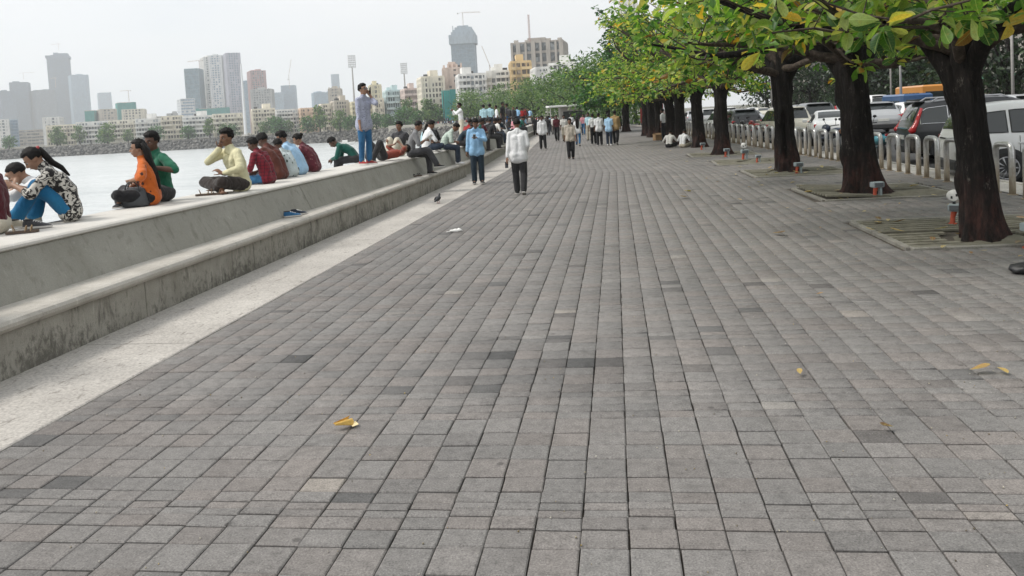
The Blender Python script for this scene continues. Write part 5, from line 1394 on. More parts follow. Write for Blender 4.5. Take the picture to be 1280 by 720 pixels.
    if face and dist < 45:
        for e in (-1, 1):
            if dist < 24: MB().ell(hp_(.0705, .031 * e, .010), (.0135, .0145, .0065), 10, 8, HM).build('eye', M_EYEW, root, True)
            MB().ell(hp_(.0795, .031 * e, .010), (.0078, .0075 if dist < 24 else .013, .0075), 10, 8, HM).build('pupil' if dist < 24 else 'eye', M_EYE, root, True)
            MB().tube([hp_(.081, .014 * e, .034), hp_(.084, .032 * e, .040), hp_(.070, .054 * e, .034)], [.004, .0055, .003], 6).build('eyebrow', HAIR, root)
        MB().tube([hp_(.083, -.024, -.055), hp_(.0955, 0, -.052), hp_(.083, .024, -.055)], [.003, .0062, .003], 6).build('lips', M_LIP, root)
        if kw.get('moustache'): MB().tube([hp_(.083, -.026, -.042), hp_(.099, 0, -.036), hp_(.083, .026, -.042)], [.003, .0065, .003], 6).build('moustache', HAIR, root)
    if extra: extra(root, dict(hc=hc, fwd=fwd, lft=lft, crn=crn, C=C, P=P, S=S, d2=d2, Fs=Fs, Ls=Ls, hp=hp_, q=q, V=V))
    return root

# ---- poses (metres, facing +x, left +y, origin under the pelvis)
STAND = dict()
WALK = dict(pel=(0, 0, .915), a1=3, a2=5, fl=(.24, .085, .10), fr=(-.25, -.085, .15), hl=(-.10, .25, .80), hr=(.16, -.25, .82), tr=(1, -.1, -.5), uprr=None)
WALKB = dict(pel=(0, 0, .915), a1=3, a2=5, fr=(.22, -.085, .10), fl=(-.25, .085, .15), hr=(-.12, -.25, .80), hl=(.14, .25, .82), tl=(1, .1, -.5))
KNEES_UP = dict(pel=(0, 0, .105), a1=18, a2=42, hp=38, fl=(.50, .10, .085), fr=(.44, -.10, .085), kl=(.3, .1, 1), kr=(.3, -.1, 1), hl=(.50, .07, .50), hr=(.50, -.05, .48), el=(0, .8, -1), er=(0, -.8, -1), curl=1.0, hdir=(.6, 0, .1))
CROSS = dict(pel=(0, 0, .105), a1=12, a2=26, hp=12, fl=(.28, -.16, .10), fr=(.38, .15, .085), kl=(.75, .8, .2), kr=(.75, -.8, .2), tl=(.3, -1, 0), tr=(.3, 1, 0), hl=(.34, .12, .26), hr=(.34, -.10, .26), el=(0, .8, -.6), er=(0, -.8, -.6))
DANGLE = dict(pel=(0, 0, .105), a1=10, a2=28, hp=26, fl=(.46, .10, -.34), fr=(.44, -.10, -.36), kl=(1, .1, .5), kr=(1, -.1, .5), hl=(.32, .10, .22), hr=(.32, -.10, .22), el=(-.3, .8, -.5), er=(-.3, -.8, -.5))
ON_STEP = dict(pel=(0, 0, .105), a1=6, a2=22, hp=28, fl=(.44, .11, -.375), fr=(.40, -.11, -.375), kl=(1, .1, .6), kr=(1, -.1, .6), hl=(.36, .08, .34), hr=(.34, -.08, .34), el=(-.3, .7, -.8), er=(-.3, -.7, -.8), curl=1.0)
GROUND = dict(CROSS)
WALLG = 'people sitting on the sea wall'; WALKG = 'people standing and walking on the promenade'; ONW = 'people standing on the sea wall'
def to_world(root, v):
    c_, s_ = math.cos(root.rotation_euler.z), math.sin(root.rotation_euler.z); k = root.scale[0]
    return Vector((root.location.x + k * (v.x * c_ - v.y * s_), root.location.y + k * (v.x * s_ + v.y * c_), root.location.z + k * v.z))
M_PHONE = plain('phone_black', (.015, .015, .018), .2)
def phone(root, v, lab, size=(.075, .010, .155), tilt=(0.5, 0, 0), m=None):
    w_ = to_world(root, Vector(v)); o = empty('phone', tuple(w_), 0, lab, 'phone'); o.rotation_euler = (tilt[0], tilt[1], root.rotation_euler.z + R(90) + tilt[2])
    mb = MB(); mb.box((0, 0, 0), size, bev=.004); mb.build('case', m or M_PHONE, o)
    mb = MB(); mb.box((0, -size[1] / 2 - .0007, 0), (size[0] * .9, .001, size[2] * .93)); mb.build('screen', M_GLS, o); return o
def yw(d): return R(d)
A = person
# --- near end of the wall
A('person at the picture edge in maroon top and cream trousers, bending forward', -6.14, 7.2, .93, yw(205), CROSS, 'maroon', 'cream', 'grey', a1=-2, a2=8, hp=42, hl=(.34, .14, .26), hr=(.30, -.12, .30), group=WALLG, sleeves='long', h=1.60)
wm = A('woman in black and white blotched shirt and bright blue trousers, knees drawn up', -6.0, 8.08, .93, yw(215), KNEES_UP, 'zebra', 'bluejeans', 'khaki', 'b', h=1.70, hair='tied', sleeves='half', female=True, tuck=False, group=WALLG, fl=(.52, .09, .085), fr=(.36, -.12, .085), a1=7, a2=32, hp=42, hl=(.50, .05, .44), hr=(.52, -.06, .43), flare=True,
       extra=lambda r, j: MB().tube([Vector((.475, -.075, .425)), Vector((.495, -.073, .427))], .034, 12).build('wristwatch', plain('watch_steel', (.6, .58, .5), .3, .8), r))
phone(wm, (.62, -.01, .43), 'phone held by the woman in bright blue trousers', tilt=(.9, 0, 0))
A('person in white half hidden behind the woman in bright blue trousers', -6.24, 8.40, .93, yw(218), KNEES_UP, 'white', 'dkjeans', 'black', 'b', h=1.66, hair='crop', a1=26, a2=60, hp=36, group=WALLG)
A('long haired woman in orange patterned top sitting beside a grey handbag', -5.98, 9.62, .93, yw(206), CROSS, 'orange', 'black', 'black', 'b', h=1.58, hair='long', sleeves='half', female=True, tuck=False, a1=6, a2=12, hp=6, group=WALLG, hl=(.22, .20, .36), hr=(.30, -.08, .24))
A('man in green shirt sitting close behind the woman in orange', -6.12, 10.12, .93, yw(240), CROSS, 'green', 'charcoal', 'black', 'c', h=1.74, a1=4, a2=10, hp=10, hy=18, group=WALLG, hl=(.26, .30, .46), hr=(.30, -.1, .3))
ym = A('cross legged man in pale yellow shirt with a hand at his mouth', -5.55, 11.2, .93, yw(236), CROSS, 'yellow', 'brownblack', 'black', 'a', h=1.74, hair='short', sleeves='long', tuck=False, a1=8, a2=16, hp=8, hy=8, hl=(.34, .16, .28), hr=(.235, -.07, .635), er=(.5, -.7, -1), curl=1.1, moustache=True, barefoot=True, group=WALLG, hdir=(0, 0, .5))
A('boy in red and black checked shirt seated with his back turned', -5.72, 12.55, .93, yw(172), DANGLE, 'check', 'jeans', 'black', 'c', h=1.50, sleeves='half', tuck=False, hp=24, hy=10, group=WALLG)
A('man in plain brown shirt seated between the checked boy and the printed shirt', -5.95, 13.55, .93, yw(166), DANGLE, 'brown', 'charcoal', 'black', 'c', h=1.68, sleeves='half', tuck=False, a1=16, a2=34, hp=30, group=WALLG)
A('small person in white top with dark print squeezed beside the man in brown', -5.92, 14.0, .93, yw(165), DANGLE, 'whiteprint', 'black', 'black', 'c', h=1.42, tuck=False, a1=14, a2=34, group=WALLG)
A('man in plain light blue shirt on the wall, face turned left', -6.0, 14.62, .93, yw(176), DANGLE, 'ltblue', 'charcoal', 'black', 'a', h=1.72, tuck=False, a1=18, a2=36, hp=22, hy=20, group=WALLG)
A('woman in maroon printed top with hair in a bun', -6.0, 15.35, .93, yw(178), DANGLE, 'maroonprint', 'maroon', 'black', 'b', h=1.60, hair='bun', female=True, tuck=False, a1=16, a2=36, hp=30, hy=16, group=WALLG)
A('man in dark green shirt hunched low on the back of the wall', -6.1, 18.2, .93, yw(186), DANGLE, 'dkgreen', 'charcoal', 'black', 'c', h=1.66, sleeves='long', a1=30, a2=62, hp=52, group=WALLG, hl=(.55, .1, .12), hr=(.58, -.1, .1))
def shades(r, j):
    MB().tube([j['hp'](.01, .078, .016), j['hp'](.085, .055, .014)], .004, 6).tube([j['hp'](.01, -.078, .016), j['hp'](.085, -.055, .014)], .004, 6).build('spectacle_arm', M_BLK, r)
    mb = MB()
    for e in (-1, 1): mb.ell(j['hp'](.090, .030 * e, .008), (.008, .026, .019), 10, 8)
    mb.build('sunglass_lens', M_GLS, r)
st = A('man in dotted grey shirt and blue jeans standing on the wall with a phone', -5.46, 17.0, .93, yw(335), STAND, 'bluedots', 'jeans', 'red', 'b', h=1.72, sleeves='roll', tuck=False, hp=-8, hl=(.12, .12, 1.50), el=(.35, .10, -1), hr=(.10, -.24, .84), group=ONW, extra=shades, fl=(.03, .07, .085), fr=(-.04, -.10, .085), pn=None, curl=.9)
phone(st, (.13, .115, 1.60), 'phone at the ear of the man standing on the wall', tilt=(.2, .3, 1.2))
A('man in rust red shirt lying on the wall with knees bent', -5.50, 18.35, .93, yw(226), dict(CROSS, pel=(0, 0, .12), a1=-84, a2=-82, hp=-60, fl=(.36, .18, .09), fr=(.33, -.14, .09), kl=(.2, .4, 1), kr=(.2, -.4, 1), hl=(-.42, .20, .40), hr=(-.40, -.14, .38), el=(.3, 1, .5), er=(.3, -1, .5)), 'rust', 'charcoal', 'black', 'a', h=1.62, group=WALLG)
A('man in dark sleeveless top and cream trousers leaning back, one knee up', -5.72, 20.7, .93, yw(252), KNEES_UP, 'dkgrey', 'cream', 'black', 'a', h=1.70, sleeves='short', a1=-14, a2=-4, hp=10, hl=(-.28, .25, .10), hr=(.34, -.12, .42), el=(-.6, .8, 0), face=True, group=WALLG, barefoot=True)
gm = A('man in grey shirt and grey trousers reading with feet on the step', -5.13, 19.62, .93, yw(12), ON_STEP, 'grey', 'dkgrey', 'black', 'a', h=1.74, hair='crop', a1=6, a2=22, hp=26, fr=(.62, -.16, -.20), hl=(.36, .10, .40), hr=(.36, -.06, .40), group=WALLG)
pp = to_world(gm, Vector((.46, .02, .46))); o = empty('newspaper', tuple(pp), yw(12), 'white folded paper in the hands of the reading man in grey', 'newspaper'); o.rotation_euler = (0, R(-38), yw(12))
mb = MB()
for s_ in (-1, 1): mb.box((0, s_ * .085, 0), (.22, .17, .004), rot=Matrix.Rotation(s_ * .35, 3, 'X'))
mb.build('sheet', M_LWHT, o)
A('man in white shirt and dark trousers beside the reading man', -5.45, 22.6, .93, yw(30), dict(CROSS), 'white', 'dkjeans', 'black', 'a', h=1.72, sleeves='half', tuck=False, a1=4, a2=18, hp=28, group=WALLG)
A('person in pale blue top half hidden behind the man in white shirt', -5.75, 23.6, .93, yw(55), CROSS, 'cyan', 'dkjeans', 'black', 'b', h=1.60, hair='tied', female=True, a1=8, a2=22, hp=26, group=WALLG)
A('person in black shirt seated with back to the path', -5.72, 24.6, .93, yw(120), DANGLE, 'black', 'charcoal', 'black', 'c', h=1.70, a1=10, a2=26, group=WALLG)
A('man in pale green checked shirt, head bowed, dark jeans hanging over the step', -5.16, 23.6, .93, yw(14), ON_STEP, 'greencheck', 'dkjeans', 'white', 'a', h=1.70, sleeves='half', tuck=False, a1=18, a2=42, hp=48, group=WALLG, hl=(.40, .08, .22), hr=(.38, -.08, .22))
A('man in dark shirt bent over his hands beside the pale green checked shirt', -5.20, 26.3, .93, yw(10), ON_STEP, 'navy', 'charcoal', 'black', 'c', h=1.72, sleeves='half', a1=24, a2=50, hp=50, group=WALLG)
A('person in red top seated behind the light blue shirted man', -5.55, 29.6, .93, yw(60), CROSS, 'red', 'charcoal', 'black', 'c', h=1.66, a1=8, a2=20, hp=24, group=WALLG)
A('person in dark clothes on the wall right behind the light blue shirt', -5.32, 33.5, .93, yw(30), ON_STEP, 'black', 'charcoal', 'black', 'c', h=1.70, a1=12, a2=30, hp=34, group=WALLG)
A('person with a dark head in pale pink top on the far wall', -6.05, 47.5, .93, yw(60), ON_STEP, 'pink', 'charcoal', 'black', 'a', h=1.66, hp=15, group=WALLG)
A('person in dark green seated on the far wall near the bend', -6.25, 52.5, .93, yw(30), ON_STEP, 'dkgreen', 'charcoal', 'black', 'a', h=1.66, group=WALLG)
ph = A('man in white standing on the wall raising a phone to take a picture', -6.1, 31.5, .93, yw(205), STAND, 'white', 'cream', 'black', 'c', h=1.50, sleeves='long', hl=(.36, .10, 1.42), hr=(.36, -.06, 1.40), el=(0, 1, -1), er=(0, -1, -1), hp=0, group=ONW)
phone(ph, (.45, .02, 1.47), 'phone raised by the man in white on the wall', size=(.15, .01, .075))
A('person in cyan shirt standing on the wall, on the outside', -7.05, 43.0, .93, yw(110), STAND, 'cyan', 'charcoal', 'black', 'c', h=1.58, group=ONW, face=False)
A('person in cyan shirt standing on the wall, shoulder to shoulder with the outer one', -6.80, 43.5, .93, yw(95), STAND, 'cyan', 'dkjeans', 'black', 'c', h=1.60, group=ONW, face=False)
A('slight person in white standing between the cyan pair and the dark pair', -6.85, 46.5, .93, yw(200), STAND, 'white', 'charcoal', 'black', 'c', h=1.55, group=ONW)
bk = A('tall person in black standing on the wall beside the backpack carrier', -6.75, 48.0, .93, yw(340), STAND, 'black', 'charcoal', 'black', 'c', h=1.74, group=ONW)
A('person in blue jeans with a black backpack standing on the wall', -6.62, 49.5, .93, yw(170), STAND, 'dkgrey', 'jeans', 'black', 'c', h=1.66, group=ONW)
A('person in bright blue top standing high on the far wall', -7.6, 62.5, .93, yw(90), STAND, 'skyblue', 'dkjeans', 'black', 'c', h=1.6, group=ONW, face=False)
A('person in red top standing high on the far wall', -7.35, 63.5, .93, yw(90), STAND, 'red', 'dkjeans', 'black', 'c', h=1.5, group=ONW, face=False)
for i, (t, off, c, l, lab) in enumerate(((31.2, -.15, 'dkgreen', 'charcoal', 'person in dark green hugging the wall edge behind the light blue shirt'), (34.9, -.5, 'maroon', 'dkjeans', 'person in maroon sitting back on the wall beyond the photographer'), (36.2, -.12, 'black', 'charcoal', 'person in black on the wall left of the white walker head'),
        (37.6, -.15, 'offwhite', 'charcoal', 'person in off white on the wall level with the white walker shoulder'), (38.8, -.45, 'grey', 'black', 'person in grey leaning back on the far wall'), (40.0, -.12, 'navy', 'dkjeans', 'person in navy on the far wall edge'), (41.3, -.15, 'charcoal', 'black', 'person in charcoal on the far wall edge past the one in navy'),
        (44.6, -.12, 'white', 'dkjeans', 'person in white seated on the far wall edge below the dark pair'), (45.9, -.15, 'dkgrey', 'charcoal', 'person in dark grey seated on the far wall edge next to the white one'), (54.5, -.12, 'black', 'dkjeans', 'person in black seated past the dark green one on the far wall'), (56.5, -.15, 'ltblue', 'black', 'person in light blue seated near the end of the visible wall'), (58.5, -.12, 'charcoal', 'black', 'last seated person in charcoal before the wall bends'))):
    p = bend(par_x(t) + off, t); A(lab, p[0], p[1], .93, yw(12 + 37 * (i * 7 % 5) - 60 * (i % 3 == 2)), ON_STEP if off > -.3 else CROSS, c, l, 'black', 'c', h=1.62 + .03 * (i % 4), tuck=False, a1=6 + 4 * (i % 4), a2=20 + 6 * (i % 4), hp=14 + 9 * (i % 3), group=WALLG)
# --- on the ground
lm = A('man in light blue shirt standing on the pale strip looking at his hand', -3.82, 21.7, .01, yw(282), STAND, 'skyblue', 'navy', 'black', 'a', h=1.76, sleeves='long', tuck=False, fat=.015, hp=28, hl=(.26, .02, 1.24), hr=(.02, -.27, .80), el=(-.2, 1, -.6), curl=1.1, group=WALKG)
phone(lm, (.34, -.05, 1.27), 'white phone in the hand of the man in light blue', m=M_LWHT)
wt = A('man in white shirt and dark grey trousers walking away', -2.25, 18.3, 0, yw(96), WALK, 'white', 'charcoal', 'black', 'a', h=1.73, hair='crop', sleeves='long', tuck=False, fat=.01, face=False, hl=(-.02, .27, .79), hr=(.17, -.18, .95), fl=(.10, .07, .085), fr=(-.12, -.08, .10), group=WALKG)
phone(wt, (-.01, .28, .69), 'black phone hanging in the left hand of the walking man')
A('man in white shirt and black trousers facing the viewer near the strip edge', -3.82, 41.8, 0, yw(278), STAND, 'white', 'black', 'black', 'c', h=1.72, sleeves='long', tuck=False, group=WALKG, fl=(.05, .13, .085))
A('man in maroon shirt with a white lanyard walking toward the viewer', -3.86, 53.0, 0, yw(270), WALK, 'maroon', 'black', 'black', 'c', h=1.72, group=WALKG)
A('short man in beige shirt walking toward the viewer in the middle of the path', -1.80, 31.7, 0, yw(273), WALKB, 'beige', 'black', 'black', 'a', h=1.58, tuck=False, sleeves='half', fat=.015, group=WALKG, fl=(-.06, .08, .10), fr=(.12, -.08, .085))
A('person in white just behind the beige shirted man', -3.33, 52.3, 0, yw(272), WALK, 'offwhite', 'khaki', 'black', 'c', h=1.70, group=WALKG)
A('long haired woman in white top and blue jeans walking away', -2.08, 44.1, 0, yw(92), WALK, 'white', 'jeans', 'black', 'b', h=1.60, hair='long', female=True, tuck=False, face=False, group=WALKG)
A('person in pink far down the path', -2.57, 64.8, 0, yw(270), WALK, 'pink', 'jeans', 'black', 'c', h=1.68, group=WALKG)
A('man in grey shirt and beige trousers at the left of the standing group', -1.69, 51.4, 0, yw(250), STAND, 'cyan', 'khaki', 'black', 'c', h=1.74, group=WALKG)
A('person in green top inside the standing group', -1.50, 54.2, 0, yw(92), STAND, 'green', 'khaki', 'black', 'c', h=1.66, face=False, group=WALKG)
A('man in white shirt and black trousers in the standing group, back turned', -.88, 43.2, 0, yw(101), STAND, 'white', 'black', 'black', 'c', h=1.70, tuck=False, face=False, group=WALKG)
A('man in white shirt behind the left shoulder of the group member in black trousers', -1.25, 45.2, 0, yw(110), STAND, 'white', 'black', 'black', 'c', h=1.68, face=False, group=WALKG)
A('man in pale blue shirt, dark jeans and white shoes in the standing group', -.36, 42.6, 0, yw(75), STAND, 'ltblue', 'dkjeans', 'white', 'c', h=1.66, tuck=False, face=False, group=WALKG)
A('man in tan jacket and black trousers at the right of the standing group', -.02, 43.2, 0, yw(84), WALK, 'tan', 'black', 'black', 'c', h=1.80, sleeves='long', tuck=False, face=False, group=WALKG)
A('far walker in white and blue jeans by the strip', -6.0, 66.0, 0, yw(272), WALK, 'white', 'jeans', 'black', 'c', h=1.68, group=WALKG)
A('far walker in dark clothes near the bend of the wall', -7.2, 72.0, 0, yw(272), STAND, 'black', 'black', 'black', 'c', h=1.68, group=WALKG)
A('far walker in grey beside the dark one near the bend', -6.3, 76.0, 0, yw(90), WALK, 'grey', 'dkjeans', 'black', 'c', h=1.68, face=False, group=WALKG)
A('far walker in white in the middle distance', -4.3, 79.0, 0, yw(272), WALK, 'white', 'black', 'black', 'c', h=1.68, group=WALKG)
SITG = 'people seated on the ground by the trees'
A('person in white shirt seated on the ground, turned toward the trunk', 2.38, 37.2, 0, yw(70), CROSS, 'offwhite', 'black', 'black', 'c', h=1.60, a1=16, a2=30, hp=40, group=SITG, face=False)
A('person in white shirt with a pink print on the back, seated on the ground', 2.93, 36.5, 0, yw(60), CROSS, 'white', 'khaki', 'black', 'c', h=1.60, a1=12, a2=24, hp=40, group=SITG, face=False)
A('person in white shirt standing between the distant trunks', 2.62, 44.8, 0, yw(150), STAND, 'white', 'black', 'black', 'c', h=1.74, group=WALKG)
cap = A('man in black cap and grey shirt behind the hoops by the motorbike', 7.05, 25.3, -.14, yw(200), STAND, 'grey', 'charcoal', 'black', 'a', h=1.66, hp=20, group=WALKG, hl=(.3, .12, 1.0), hr=(.3, -.12, 1.0),
  extra=lambda r, j: MB().ell(j['hp'](-.012, 0, .075), (.108, .088, .070), 16, 10).ell(j['hp'](.10, 0, .055), (.075, .07, .012), 12, 6).build('cap', M_BLK, r, True))
A('person in pink bending beyond the hoops by the road', 5.75, 45.7, -.1, yw(355), STAND, 'pink', 'khaki', 'black', 'c', h=1.66, a1=40, a2=62, hp=40, group=WALKG, hl=(.5, .15, .7), hr=(.5, -.15, .7))
# leg of someone sitting just outside the picture
A('person outside the left picture edge whose blue trouser leg hangs over the step', -5.52, 5.12, .93, yw(20), dict(ON_STEP, fl=(.42, .12, -.375), fr=(.40, -.12, -.375)), 'ltblue', 'bluejeans', 'black', 'a', h=1.66, group=WALLG)

# print on the back of the seated shirt and the white lanyard are flat marks on cloth
# --- the far crowd along the bend, hundreds of heads that read as one mass
rng = np.random.default_rng(21)
cw = ['white', 'black', 'navy', 'grey', 'ltblue', 'red', 'cream', 'dkgrey', 'offwhite', 'maroon', 'charcoal', 'black', 'charcoal']
mats_ = [cl(c) for c in cw] + [SK['a'], HAIR]
mb = MB()
for i in range(520):
    t = 59 + 235 * rng.random() ** 0.95; on = rng.random() < .7
    p = bend((-6.0 + rng.uniform(-.35, .35)) if on else rng.uniform(-4.8, 1.5 if t > 110 else -2.8), t); z = .93 if on else 0.0
    if not on and t < 70: continue
    sit = on and rng.random() < .8; a = rng.uniform(0, 6.28); c_, s_ = math.cos(a), math.sin(a)
    mi = int(rng.integers(len(cw))); ml = [1, 2, 7, 10][int(rng.integers(4))]; hgt = rng.uniform(.92, 1.04); hb = .1 if sit else .88 * hgt
    V3 = lambda f, l, u: (p[0] + f * c_ - l * s_, p[1] + f * s_ + l * c_, z + u)
    for e in (-1, 1):
        if sit: mb.cone(V3(0, .09 * e, .09), V3(.42, .12 * e, .10), .085, .06, 6, ml); mb.cone(V3(.42, .12 * e, .10), V3(.46, .12 * e, -.32), .06, .045, 5, ml)
        else: mb.cone(V3(0, .09 * e, hb), V3(rng.uniform(-.2, .2), .09 * e, .04), .085, .05, 6, ml)
        mb.cone(V3(.02, .18 * e, hb + .46), V3(.14, .22 * e, hb + .08), .055, .04, 5, mi)
    mb.cone(V3(0, 0, hb + .02), V3(.05 if not sit else .12, 0, hb + .42), .15, .165, 8, mi); q_ = .07 if not sit else .17
    mb.ell(V3(q_, 0, hb + .66), (.085, .085, .11), 7, 6, None, len(cw)); mb.ell(V3(q_ - .02, 0, hb + .69), (.095, .09, .10), 7, 6, None, len(cw) + 1)
tag(mb.build('crowd', mats_, None, True), kind='stuff')
# ================================================================ vehicles on and beside the road
def m_paint(name, c, metal=0.0):
    nm = 'paint_' + name
    if nm in MATS: return MATS[nm]
    m = NM(nm).set(rough=.32, spec=.5, coat=.35, metal=metal)
    z = m.sep(m.tc.outputs['Object'])[2]; d = m.ramp(m.math('ADD', z, m.math('MULTIPLY', m.noise(4, 5, .6, m.vec('Object')), .5)), [(.50, 1.0), (.95, 0.0)])
    col = m.ramp(m.noise(2, 4, .6, m.vec('Object')), [(.3, tuple(q * .93 for q in c)), (.7, c)])
    m.col(m.mix(m.math('MULTIPLY', d, .35), col, (.30, .25, .19))); return m.m
PAINT = dict(white=m_paint('white', (.78, .78, .77)), black=m_paint('black', (.015, .016, .018)), silver=m_paint('silver', (.50, .51, .52), .3), cream=m_paint('cream', (.66, .63, .53)), red=m_paint('red', (.33, .03, .025)), grey=m_paint('grey', (.12, .125, .13)), orange=m_paint('orange', (.62, .26, .05)), blue=m_paint('blue', (.03, .09, .22)), navy=m_paint('navy', (.012, .022, .05)), teal=m_paint('teal', (.04, .25, .33)), brownred=m_paint('brownred', (.28, .08, .05)))
M_GLASS = NM('car_glass').set(rough=.06, color=(.022, .028, .028), spec=.8).m
M_TYRE = plain('tyre_rubber', (.018, .018, .018), .8); M_RIM = plain('alloy', (.42, .42, .43), .35, .7); M_TAIL = NM('tail_lamp_red').set(rough=.15, color=(.42, .012, .015), coat=.5).m
M_TRIM = plain('dark_trim', (.022, .022, .023), .6); M_CHROME = plain('chrome', (.7, .7, .7), .15, .9); M_PLATE = plain('plate_white', (.62, .62, .58), .5); M_AMBER = plain('amber_lamp', (.5, .2, .03), .3)
#                x     low   belt  top   half  roofhalf
SHAPES = {
 'suv': [(-2.16, .52, .78, .80, .62, .5), (-2.13, .34, .90, .95, .80, .68), (-2.08, .30, .98, 1.06, .865, .74), (-1.99, .28, 1.02, 1.28, .89, .72), (-1.86, .27, 1.03, 1.53, .90, .67), (-1.70, .27, 1.03, 1.63, .905, .64), (-1.0, .26, 1.02, 1.69, .91, .63), (0, .26, 1.0, 1.69, .91, .63), (.35, .26, .99, 1.66, .91, .62), (.62, .26, .99, 1.56, .91, .62), (1.05, .26, .98, 1.24, .905, .68), (1.28, .26, .97, 1.06, .90, .72), (1.75, .27, .92, .98, .88, .72), (2.05, .30, .82, .88, .82, .66), (2.16, .42, .66, .70, .62, .5)],
 'hatch': [(-1.92, .50, .74, .76, .60, .5), (-1.89, .34, .86, .90, .76, .64), (-1.82, .28, .94, 1.03, .82, .68), (-1.70, .26, .97, 1.24, .84, .65), (-1.50, .25, .97, 1.43, .845, .61), (-1.30, .24, .96, 1.50, .85, .59), (-.6, .24, .95, 1.54, .85, .58), (.1, .24, .94, 1.52, .85, .58), (.45, .24, .93, 1.42, .85, .58), (.95, .24, .92, 1.12, .845, .64), (1.15, .24, .91, .99, .84, .66), (1.6, .25, .84, .90, .81, .66), (1.86, .30, .74, .78, .74, .58), (1.94, .42, .6, .63, .56, .45)],
 'sedan': [(-2.2, .52, .76, .78, .62, .5), (-2.17, .36, .88, .92, .78, .66), (-2.08, .28, .95, 1.02, .845, .70), (-1.80, .26, .97, 1.06, .87, .70), (-1.55, .25, .97, 1.10, .875, .66), (-1.20, .25, .96, 1.30, .88, .62), (-.85, .24, .95, 1.43, .88, .59), (-.4, .24, .94, 1.47, .88, .58), (.1, .24, .94, 1.46, .88, .58), (.45, .24, .93, 1.36, .88, .58), (.95, .24, .92, 1.08, .875, .64), (1.15, .24, .91, .98, .87, .67), (1.7, .25, .84, .90, .84, .66), (2.05, .30, .74, .78, .78, .60), (2.18, .42, .62, .65, .6, .45)],
}
SHAPES['van'] = [(x, l, b * 1.08, l + (t - l) * (1.26 if t > 1.1 else 1.12), w_, r_ * 1.06) for x, l, b, t, w_, r_ in SHAPES['suv']]
def stations(kind, n=54):
    S_ = SHAPES[kind]; xs = [s[0] for s in S_]; out_ = []
    a, b = xs[0], xs[-1]
    g = sorted(set([round(x, 3) for x in xs] + [round(a + (b - a) * (.5 - .5 * math.cos(math.pi * i / n)), 3) for i in range(n + 1)]))
    for x in g:
        for i in range(len(S_) - 1):
            if S_[i][0] <= x <= S_[i + 1][0] + 1e-9:
                f = (x - S_[i][0]) / (S_[i + 1][0] - S_[i][0]); f = f * f * (3 - 2 * f) * .35 + f * .65
                out_.append((x,) + tuple(S_[i][k] * (1 - f) + S_[i + 1][k] * f for k in range(1, 6))); break
    return out_
def section(s):
    x, zl, zb, zt, w_, wr = s; d = zt - zb
    if d > .14:
        k = min(1, (d - .14) / .3); up = [(w_ * .955, zb), (w_ * .945 * (1 - .12 * k) + (wr + .06) * .12 * k, zb + .12 * d), (wr + .05 + .02 * (1 - k), zt - .13 * min(1, d / .4)), (wr - .01, zt - .04), (wr * .86, zt - .008), (wr * .5, zt + .006), (0, zt + .012)]
    else: up = [(w_ * .955, zb), (w_ * .93, zb + .3 * d), (w_ * .88, zb + .62 * d), (w_ * .80, zb + .85 * d), (w_ * .66, zt), (w_ * .35, zt + .008), (0, zt + .012)]
    return [(0, zl), (w_ * .80, zl), (w_ * .955, zl + .06), (w_ * .985, zl + .18), (w_, zl + (zb - zl) * .45), (w_ * 1.0, zl + (zb - zl) * .72), (w_ * .985, zb - .05)] + up
